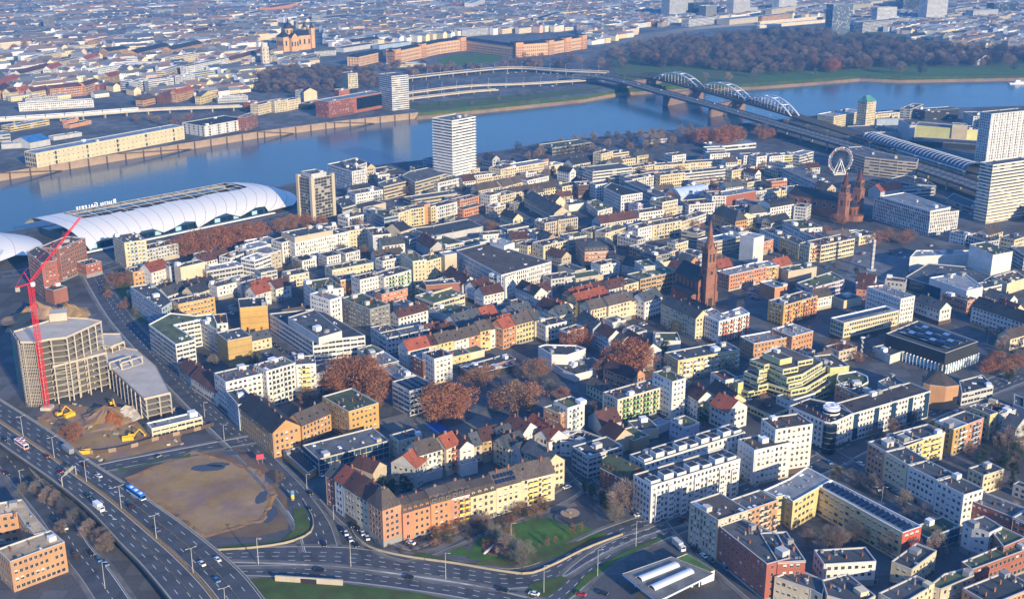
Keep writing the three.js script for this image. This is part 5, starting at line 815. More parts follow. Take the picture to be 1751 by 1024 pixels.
const TR = Object.entries({"near the old school":[[-99.6,-649.1,"c",24],[-88.5,-644.7,"c",26],[-79.3,-634.2,"c",21],[-106.6,-649.1,"c",15],[-112.6,-661.0,"c",13],[-109.2,-603.9,"e",10.5],[-120.1,-633.9,"m",11.3],[-142.2,-622.9,"b",11.4]],"near the sports hall":[[-41.0,-609.2,"c",24],[-33.6,-612.5,"c",21],[-65.4,-525.7,"e",8],[-41.3,-621.2,"b",8.2],[-55.3,-634.4,"b",8.8],[-24.5,-623.5,"b",8.6],[-80.6,-625.2,"m",7.7],[-27.1,-567.2,"b",10.8],[-42.3,-561.1,"b",11.7]],"near the shop flats":[[74.8,-680.0,"c",24],[83.0,-687.9,"c",17],[97.0,-682.0,"b",8],[128.8,-673.3,"b",8.6],[100.3,-716.7,"e",11.0],[81.3,-730.0,"e",8.0],[134.8,-678.9,"b",10.2],[86.0,-667.2,"m",11.1]],"near the community hall":[[68.0,-685.9,"c",20],[42.2,-721.0,"c",17],[48.8,-734.2,"c",14],[-22.5,-655.5,"m",15],[-16.3,-662.9,"m",14],[12.5,-672.3,"m",14],[18.0,-677.1,"m",13],[55.6,-677.1,"m",12],[-22.5,-763.1,"e",6],[22.7,-651.8,"b",9],[15.1,-657.4,"b",9.5],[2.3,-655.7,"b",7.6],[4.0,-677.2,"b",9.2],[-40.0,-724.6,"e",7.0],[-18.1,-755.0,"b",11.2],[8.6,-788.8,"B",11.8]],"near the mural flats":[[3.2,-617.4,"m",22],[10.0,-623.2,"m",19],[-7.0,-627.4,"m",14],[29.2,-635.9,"m",11],[107.9,-605.2,"t",17],[26.0,-644.7,"b",9],[3.5,-632.4,"b",8.5],[-11.7,-627.2,"b",8.2],[84.4,-643.4,"m",10.0],[40.9,-618.3,"b",10.1],[106.9,-574.9,"e",8.6],[98.7,-643.5,"e",8.5],[46.7,-620.8,"b",8.5],[74.4,-640.7,"b",7.8]],"near the slab tower":[[-274.0,-944.2,"c",20],[-265.9,-951.3,"c",21],[-257.4,-956.6,"c",22],[-249.1,-963.9,"c",22],[-305.0,-860.3,"m",13],[-299.3,-870.8,"m",12],[-296.5,-867.4,"b",7.9],[-284.4,-817.1,"b",6.7],[-283.9,-823.9,"b",6.7],[-288.2,-838.0,"B",5.0],[-278.9,-819.0,"B",7.4],[-312.2,-888.5,"e",6.1],[-316.4,-864.8,"b",6.1],[-317.3,-884.0,"B",5.5],[-309.6,-846.6,"B",7.9],[-303.0,-834.6,"m",6.6],[-265.8,-860.1,"B",8.8],[-227.7,-856.1,"B",10.5],[-241.6,-890.3,"b",8.7],[-243.3,-861.4,"b",6.9],[-275.2,-889.6,"b",10.9],[-250.1,-846.7,"B",11.0],[-269.2,-901.4,"e",8.2]],"near the modern block":[[-240.8,-971.2,"c",21],[-232.3,-978.7,"c",21],[-223.5,-990.1,"c",20],[-142.7,-947.1,"b",10.6],[-171.0,-973.2,"e",7.5],[-125.5,-951.0,"b",9.4],[-197.1,-945.7,"b",10.1],[-112.4,-1016.8,"e",10.7],[-97.2,-907.4,"b",11.4],[-182.7,-907.0,"e",6.3],[-120.6,-937.8,"b",7.6],[-162.2,-972.6,"B",10.0],[-145.7,-897.2,"B",8.0],[-175.3,-901.8,"b",10.2]],"near the glass tower":[[-210.3,-1023.6,"c",14],[-200.5,-1033.9,"c",15],[-189.8,-1040.2,"c",14],[-175.2,-1036.0,"c",13],[-139.1,-1034.0,"b",11.1],[-144.1,-1025.0,"b",7.4],[-143.0,-1045.6,"b",7.6],[-164.6,-1029.4,"e",10.8],[-113.6,-1071.2,"b",11.6]],"near the big store":[[2.3,-980.6,"m",10],[-16.1,-1019.6,"m",11],[-21.5,-1029.8,"m",10],[37.5,-847.5,"b",7.4],[17.2,-926.8,"m",8.5],[66.4,-949.3,"b",8.8],[17.1,-843.7,"m",10.0],[64.3,-1015.8,"B",9.6],[-34.6,-871.5,"b",7.8],[-18.4,-1042.5,"B",8.5],[53.0,-1005.2,"b",11.6],[-20.5,-785.9,"b",6.8],[-72.0,-827.9,"e",9.9]],"near the solar office":[[214.7,-710.4,"m",13],[211.0,-717.8,"m",10],[246.5,-784.1,"B",7.4],[202.8,-751.9,"B",8.3],[328.5,-788.9,"e",8.2],[280.3,-795.9,"m",11.5]],"near the square block":[[317.7,-980.6,"m",14],[275.7,-894.1,"e",7],[227.8,-941.3,"e",9.7],[255.6,-953.5,"m",10.0],[261.7,-908.1,"b",6.4],[169.8,-978.2,"b",7.6],[233.6,-903.6,"b",7.7],[173.7,-990.2,"b",7.3],[235.3,-992.8,"b",6.3]],"near the white office block":[[330.7,-990.1,"m",13],[341.7,-984.3,"m",12],[350.6,-995.8,"m",11]],"near the twin tower church":[[301.7,-1055.0,"m",10],[307.0,-1050.7,"m",9],[282.3,-1015.1,"m",9.0],[292.6,-1122.1,"b",10.2]],"near the ferris wheel":[[235,-1437,"c",24],[257,-1429,"c",26],[272,-1444,"c",26],[284,-1456,"c",20],[319,-1476,"c",15],[222,-1460,"b",10.0],[164,-1423,"b",11.0],[182,-1462,"b",9.7],[232,-1475,"b",12.0],[202,-1453,"m",11.2],[211,-1439,"b",11.2],[152,-1434,"b",9.7],[180,-1429,"b",11.9],[197,-1469,"b",12.0],[179,-1438,"b",13.5],[145,-1413,"m",9.3],[206,-1466,"b",13.4],[171,-1438,"b",13.8],[176,-1420,"b",10.4],[253,-1454,"b",10.9],[198,-1432,"b",12.3],[319.5,-1267.1,"B",8.7],[182.9,-1245.8,"b",11.7],[184.3,-1279.9,"b",7.6],[236.4,-1270.3,"e",7.8],[255.9,-1270.8,"b",11.1],[325.0,-1261.0,"b",11.0],[277.5,-1282.2,"m",10.3],[329.1,-1250.8,"b",6.2],[185.9,-1264.4,"m",11.4],[157,-1312,"m",11.3],[215,-1317,"b",11.0],[239.9,-1221.8,"b",7.6],[202.6,-1245.2,"b",9.2],[325.4,-1298.3,"b",8.0],[284.0,-1296.8,"m",9.6],[322.7,-1241.4,"b",9.5]],"near the river bridge":[[332,-1492,"c",13],[149,-1484,"b",11],[165,-1492,"b",12],[180,-1492,"b",13],[192,-1500,"b",13],[222,-1526,"b",12],[235,-1534,"b",11],[373,-1583,"b",10],[324,-1525,"b",12.8],[289,-1513,"b",12.1],[331,-1519,"b",14.0],[318,-1512,"b",9.3],[318,-1502,"m",12.1],[223,-1486,"m",13.5],[276,-1489,"m",11.9],[283,-1491,"m",12.7],[261,-1499,"m",12.1],[327,-1490,"b",9.8]],"near the culture hall":[[298.8,-682.0,"c",10],[309.0,-693.9,"c",11],[309.9,-682.0,"c",10],[318.6,-689.9,"c",10],[329.2,-702.0,"m",9],[223.8,-702.0,"m",8],[308.9,-672.3,"e",8],[353.0,-769.1,"b",9],[325.9,-712.5,"b",9],[331.4,-745.5,"b",9],[340.6,-734.2,"b",9],[232.8,-707.2,"b",8],[341.8,-723.2,"b",9],[269.5,-682.0,"b",8],[325.7,-751.3,"b",7],[314.1,-702.6,"b",7.7],[323.9,-721.8,"b",11.4]],"near the modern church":[[255.7,-640.3,"c",9],[250.0,-635.9,"c",8],[262.6,-580.0,"b",10],[263.8,-591.2,"b",12],[267.6,-572.7,"b",14],[276.9,-580.0,"b",14],[283.2,-595.1,"e",10],[268.0,-610.8,"e",8],[273.5,-570.6,"b",9.5],[263.5,-574.7,"b",10.8],[281.9,-588.5,"b",9.5],[274.4,-588.1,"e",6.1]],"near the river tower":[[7,-1392,"b",14],[61,-1437,"b",11],[80,-1452,"b",12],[92,-1464,"b",12],[104,-1472,"b",12],[122,-1476,"b",12],[133,-1468,"b",13],[140,-1426,"b",12.3],[19,-1355,"b",9.6],[60,-1374,"b",9.4],[30,-1353,"m",9.3],[112,-1391,"b",9.3],[68,-1378,"b",12.8],[31,-1364,"b",11.8],[87,-1404,"b",9.3],[35,-1379,"b",12.1],[97,-1406,"b",10.7],[88,-1386,"b",12.7],[104,-1385,"b",9.0],[82,-1395,"b",9.8],[119,-1432,"b",10.2],[-41,-1306,"m",9.9],[62,-1328,"B",8.6],[40.7,-1222.9,"b",9.0],[42.1,-1152.4,"B",6.1],[142.6,-1259.4,"b",11.7],[-26.4,-1240.4,"b",10.7],[73,-1310,"B",6.2],[10.2,-1126.3,"m",11.4],[-90.5,-1272.4,"b",11.3],[138.3,-1254.5,"b",8.9],[-73.0,-1228.1,"b",8.2],[51,-1303,"b",10.6],[1,-1320,"e",9.9],[84.8,-1291.8,"B",7.4],[88.0,-1190.2,"e",9.0],[-4.6,-1219.2,"b",10.1],[37.9,-1251.3,"b",11.2],[83.2,-1174.6,"m",11.8],[22.0,-1121.0,"B",7.0],[45.7,-1269.1,"e",10.8],[-7.0,-1277.8,"b",9.0],[36.2,-1293.1,"b",8.5],[-69.4,-1221.5,"b",6.8],[-105.2,-1274.1,"b",6.9],[39.8,-1186.8,"B",7.1],[-50.6,-1182.3,"b",9.7]],"near the container office":[[-242.1,-519.6,"b",8],[-236.2,-520.8,"b",8],[-227.8,-512.3,"b",9],[-222.2,-508.8,"b",9],[-215.0,-500.6,"b",9],[-206.3,-490.5,"b",9],[-195.6,-478.5,"b",10],[-187.9,-471.7,"b",10],[-210.3,-483.9,"b",7],[-240.4,-583.7,"c",11],[-195.5,-461.5,"B",4]],"near the corner house":[[-183.5,-466.6,"b",10],[-1.4,-460.0,"b",13],[-4.1,-466.6,"b",10],[-8.2,-474.3,"b",10],[-12.5,-487.7,"b",9],[-10.8,-469.1,"m",6.5],[-23.5,-487.7,"m",6],[-16.7,-490.5,"m",6],[-35.5,-482.3,"m",5],[-31.6,-485.0,"m",5],[-29.0,-487.7,"m",5],[-210.5,-439.9,"B",4],[-207.3,-444.5,"B",4],[-203.1,-446.9,"B",4],[-199.8,-451.7,"B",4],[-197.1,-455.1,"B",4],[-60.3,-520.8,"e",11],[-54.3,-525.7,"e",10],[-51.1,-522.6,"e",7],[-29.7,-474.9,"B",4.5],[-33.7,-477.0,"B",6.6],[-12.0,-488.6,"B",5.8],[-21.0,-481.8,"b",6.0],[-16.8,-488.4,"b",6.6],[-27.9,-481.2,"m",5.8],[-6.7,-490.6,"B",4.3],[-35.1,-472.3,"m",4.1],[-14.7,-484.2,"B",5.0],[-67.2,-478.4,"B",1.8],[-36.6,-471.7,"B",1.7],[-43.6,-466.0,"B",2.4],[-13.7,-482.1,"B",1.7],[-55.9,-471.5,"B",1.9],[-20.2,-477.2,"B",2.6],[-75.5,-485.7,"B",2.2],[-46.3,-470.3,"B",2.8],[-28.2,-475.0,"B",2.9],[-49.6,-465.0,"B",2.6],[-17.6,-480.5,"B",2.9],[-40.9,-469.7,"B",2.8],[-62.2,-474.6,"B",2.5],[-50.6,-469.5,"B",1.7]],"near the fountain park":[[5.0,-453.1,"b",13],[53.3,-501.8,"b",18],[48.9,-493.2,"b",9],[-2.0,-482.3,"m",5],[11.1,-498.9,"m",7],[4.1,-501.8,"m",7],[15.5,-507.6,"m",7],[16.1,-470.7,"p",6],[20.2,-472.7,"p",6],[28.4,-480.7,"p",8],[32.3,-483.4,"p",7],[12.4,-469.1,"p",3.5],[24.4,-476.9,"p",3.5],[23.8,-538.4,"e",11],[20.9,-541.7,"e",9],[36.5,-527.0,"e",6],[46.6,-506.4,"e",11],[44.1,-510.5,"e",9],[39.6,-519.6,"e",8],[6.9,-499.2,"B",4.6],[-4.8,-494.2,"B",5.1],[0.3,-497.6,"B",6.2],[10.5,-502.2,"B",4.2],[-0.1,-492.7,"m",4.9],[15.6,-505.1,"B",6.7],[12.7,-498.1,"B",1.8],[6.4,-493.2,"B",1.6],[-0.2,-492.9,"B",2.5],[-4.1,-489.7,"B",2.9]],"near the yellow school":[[190.9,-464.0,"b",12],[178.7,-459.0,"b",12],[169.8,-464.0,"b",13],[156.8,-474.3,"b",12],[147.4,-469.1,"b",12],[144.1,-471.7,"b",10],[161.1,-501.8,"b",12],[179.9,-525.7,"b",9],[174.9,-528.9,"b",9],[171.4,-532.0,"b",9],[182.4,-519.6,"b",9],[190.2,-507.6,"b",10],[196.3,-496.1,"b",9],[200.3,-479.6,"b",9],[132.3,-490.5,"b",6],[135.4,-474.3,"b",8],[187.4,-492.7,"b",9.0],[164.9,-536.3,"B",10.2],[240.4,-498.0,"b",8.8]],"near the brick block":[[137.6,-461.5,"b",9],[118.4,-466.9,"b",6.5]],"near the long offices":[[243.5,-580.0,"b",9],[198.9,-580.0,"b",10],[195.8,-591.2,"b",9],[213.1,-595.1,"b",9],[226.7,-606.8,"b",8],[234.6,-591.2,"m",9],[231.1,-595.1,"m",7],[265.0,-558.5,"e",12],[256.1,-551.7,"e",10],[251.2,-553.0,"b",9.8],[252.1,-565.7,"e",7.4],[243.6,-526.7,"b",11.0],[260.0,-548.7,"b",7.3],[251.0,-529.0,"e",7.2],[242.6,-546.8,"e",11.0],[257.4,-540.4,"e",9.8],[262.6,-555.4,"b",8.1],[267.3,-563.0,"b",8.9],[243.8,-565.2,"b",8.9]],"near the red crane":[[-244.5,-588.9,"m",5]],"in the wood beyond the river":[[561,-2690,"b",15.6],[706,-2521,"b",22.3],[628,-2617,"b",15.5],[740,-2370,"b",19.6],[531,-2696,"b",19.6],[666,-2307,"b",19.7],[791,-2516,"b",19.5],[748,-2428,"b",21.2],[558,-2166,"m",17.4],[844,-2296,"b",15.7],[489,-2429,"m",20.8],[348,-2483,"m",16.2],[734,-2787,"b",21.1],[644,-2192,"m",17.7],[529,-2428,"m",15.6],[342,-2594,"b",15.5],[783,-2329,"m",17.3],[533,-2315,"b",22.5],[518,-2352,"m",15.5],[459,-2503,"m",15.6],[601,-2392,"b",21.6],[605,-2526,"b",22.7],[402,-2669,"b",20.3],[417,-2585,"b",18.4],[535,-2381,"b",20.5],[643,-2348,"b",18.7],[785,-2386,"b",18.2],[317,-2337,"b",16.5],[325,-2359,"b",15.0],[620,-2799,"b",19.9],[391,-2608,"m",19.8],[703,-2720,"m",22.9],[626,-2437,"b",16.2],[801,-2271,"m",21.6],[1009,-2407,"b",20.5],[922,-2261,"b",22.8],[898,-2298,"b",19.1],[421,-2398,"m",20.1],[688,-2243,"b",21.4],[853,-2272,"b",16.6],[606,-2277,"b",21.3],[685,-2655,"m",18.6],[458,-2628,"b",17.7],[703,-2216,"b",22.3],[824,-2265,"m",22.1],[576,-2336,"b",21.4],[509,-2153,"b",16.4],[333,-2220,"m",20.3],[522,-2393,"b",15.2],[842,-2280,"b",19.2],[1021,-2472,"b",21.6],[446,-2608,"b",19.0],[908,-2551,"b",21.7],[276,-2272,"m",20.3],[902,-2414,"b",19.3],[659,-2663,"b",21.2],[281,-2307,"m",21.3],[325,-2385,"b",16.5],[702,-2797,"b",18.5],[628,-2300,"m",19.1],[443,-2410,"b",22.4],[622,-2484,"b",18.5],[349,-2286,"m",16.1],[570,-2435,"b",16.3],[592,-2415,"m",18.4],[601,-2740,"m",15.2],[706,-2467,"b",18.1],[704,-2574,"b",15.9],[419,-2175,"b",17.2],[502,-2691,"m",20.6],[820,-2478,"b",17.2],[443,-2354,"b",15.5],[957,-2458,"m",23.0],[524,-2170,"b",15.3],[749,-2405,"b",17.3],[713,-2668,"m",21.4],[1035,-2416,"b",22.5],[304,-2225,"b",20.3],[622,-2185,"b",20.5],[871,-2292,"b",18.2],[599,-2773,"b",15.1],[676,-2772,"b",22.0],[839,-2585,"b",20.5],[566,-2549,"m",17.0],[558,-2443,"b",17.0],[742,-2501,"b",17.4],[424,-2368,"b",20.3],[589,-2551,"m",16.2],[801,-2331,"b",21.6],[822,-2417,"b",20.9],[669,-2423,"b",21.6],[759,-2300,"b",15.7],[268,-2335,"b",18.0],[696,-2776,"b",20.0],[800,-2433,"b",18.7],[630,-2268,"m",17.0],[667,-2509,"m",22.3],[826,-2651,"b",17.7],[735,-2300,"b",15.1],[670,-2450,"m",21.1],[1037,-2393,"b",22.8],[568,-2224,"m",23.0],[502,-2170,"b",15.6],[298,-2267,"b",22.6],[595,-2186,"m",16.9],[977,-2435,"b",16.3],[968,-2307,"b",17.4],[374,-2538,"m",16.0],[539,-2552,"m",21.7],[497,-2516,"b",18.1],[274,-2320,"b",17.0],[459,-2418,"b",21.2],[900,-2476,"b",21.5],[995,-2392,"b",15.4],[851,-2460,"b",20.2],[656,-2538,"b",17.0],[609,-2315,"b",16.3],[408,-2643,"m",19.4],[642,-2546,"m",18.4],[741,-2614,"b",17.7],[582,-2140,"c",26],[575,-2140,"c",22],[330,-2017,"b",16],[370,-2017,"b",17],[427,-2077,"b",17],[482,-2093,"b",17],[540,-2100,"b",14],[699,-2124,"b",22],[730,-2108,"b",22],[683,-2124,"b",20],[803,-2243,"b",26],[814,-2243,"b",26],[825,-2243,"b",24],[792,-2243,"b",24],[917,-2157,"b",18],[682,-2243,"P",24],[703,-2261,"P",26],[894,-2279,"P",18]],"on the far bank near the palace":[[-177,-2156,"b",13.5],[-142,-2196,"b",10.3],[-3,-2272,"b",12.2],[-145,-2137,"m",14.7],[-124,-2152,"b",9.4],[-112,-2182,"m",10.5],[-111,-2129,"b",13.2],[105,-2327,"b",13.9],[25,-2346,"m",13.9],[95,-2195,"b",12.7],[29,-2214,"b",10.4],[60,-2370,"b",10.2],[35,-2198,"m",9.9],[56,-2335,"m",13.0],[118,-2182,"b",11.6],[42,-2304,"m",13.7],[27,-2307,"m",10.7],[13,-2254,"b",13.1],[81,-2297,"b",10.0]],"on the far bank near the courtyard offices":[[-171,-2112,"m",10.7]],"near the mill block":[[-140,-1761,"b",6.3],[-109,-1764,"b",4.7],[-60,-1763,"b",6.5],[-93,-1767,"m",5.0]],"on the far bank near the mill block":[[14,-1862,"b",5.9],[-20,-1833,"b",4.3],[-20,-1809,"b",6.9],[30,-1862,"b",4.6],[19,-1846,"b",7.0],[45,-1875,"b",5.9]],"near the moss mall":[[-271.7,-808.1,"e",5.1],[-271.1,-791.8,"b",7.1],[-284.3,-809.8,"m",6.6],[-272.7,-799.8,"b",5.4],[-195.1,-790.5,"b",11.7]],"near the rail viaduct":[[-502,-1617,"m",10.9],[-493,-1625,"b",7.3],[-522,-1617,"m",10.4],[-474,-1620,"b",11.7],[-455,-1606,"b",9.7],[-450,-1621,"m",10.8],[-551,-1789,"m",10.7],[-559,-1777,"b",11.4]],"near the warehouse":[[-468,-1574,"b",12.0],[-461,-1592,"m",9.6],[-513,-1597,"b",10.6],[-486,-1595,"b",10.9]],"on the far bank near the rail viaduct":[[-553,-1854,"m",10.2],[-540,-1817,"b",9.6],[-541,-1794,"m",11.3],[-543,-1833,"m",8.0],[-577,-1814,"m",8.6],[-583,-1829,"b",9.2],[-559,-1831,"b",8.5]],"on the far bank near the domed church":[[-1024,-2499,"c",14.0],[-1038,-2481,"c",14.0],[-1050,-2505,"c",12.8],[-1064,-2566,"c",14.8],[-1058,-2615,"c",13.5],[-1067,-2552,"c",14.3],[-1049,-2571,"m",12.9],[-1043,-2544,"c",13.9]],"near the ochre office":[[170.4,-925.9,"b",9.2],[91.0,-914.2,"b",9.5],[99.2,-949.4,"b",10.1],[97.3,-922.2,"b",6.5],[85.5,-875.7,"b",6.4],[85.5,-1009.6,"e",7.6],[108.9,-899.7,"b",8.5],[61.0,-900.4,"e",7.0],[166.1,-921.1,"B",7.5],[115.9,-885.8,"e",8.2]],"near the spire church":[[115.1,-787.5,"b",8.8],[123.4,-797.5,"b",11.6],[165.6,-799.4,"b",10.5],[173.6,-833.6,"b",6.5],[122.8,-803.2,"e",11.1]],"near the parking deck":[[-97.9,-1113.9,"b",11.1],[-108.4,-1169.3,"b",10.4],[-35.7,-1150.6,"b",10.7],[-77.6,-1086.4,"b",10.7],[-130.5,-1136.8,"b",10.0],[-62.4,-1168.4,"b",11.6]],"near the gold block":[[-163.5,-694.8,"B",11.0],[-190.2,-694.2,"b",8.8]],"near the mansard block":[[271.8,-1133.1,"B",9.8],[220.7,-1213.4,"b",10.2],[167.4,-1026.5,"m",11.5],[147.9,-1061.4,"b",10.0],[107.9,-1153.7,"b",11.6],[211.0,-1212.6,"m",11.9],[171.3,-1232.2,"b",9.4],[158.0,-1143.2,"m",10.5],[179.3,-1145.7,"e",12.0],[208.0,-1089.4,"m",10.3],[156.2,-1098.1,"b",7.0],[225.2,-1149.2,"m",11.9],[147.1,-1042.9,"m",10.9],[247.6,-1175.7,"b",8.7],[151.1,-1111.8,"b",11.8],[115.9,-1195.0,"b",9.8],[156.3,-1137.0,"b",8.6],[168.9,-1152.3,"b",11.0],[156.8,-1222.2,"m",10.4],[179.9,-1154.4,"b",9.8],[57.3,-1067.6,"B",8.5],[202.6,-1091.0,"b",10.7],[217.0,-1023.2,"B",9.9],[163.4,-1195.5,"b",7.7]],"near the department store":[[-156.6,-822.3,"m",8.8],[-121.9,-815.8,"m",7.4],[-103.1,-682.2,"B",6.7],[-48.3,-731.5,"b",12.0],[-120.4,-840.7,"m",10.3]],"near the stepped office":[[182.7,-664.7,"B",7.2],[145.9,-622.4,"b",11.3],[205.5,-659.4,"m",11.4]],"near the balcony flats":[[112.2,-756.4,"B",10.9],[96.7,-743.9,"b",6.6],[77.1,-758.4,"b",7.9],[189.5,-738.6,"m",11.4]],"near the fin office":[[-173.9,-1254.5,"b",9.1],[-156.5,-1235.1,"e",8.2]],"near the theatre tower":[[345.5,-799.9,"e",9.7]],"near the lilac block":[[214.8,-852.9,"m",9.8],[276.8,-811.6,"B",11.0]],"near the white terrace block":[[74.5,-560.2,"b",11.2]]}).flatMap(([w, a]) => a.map(t => [...t, w]));
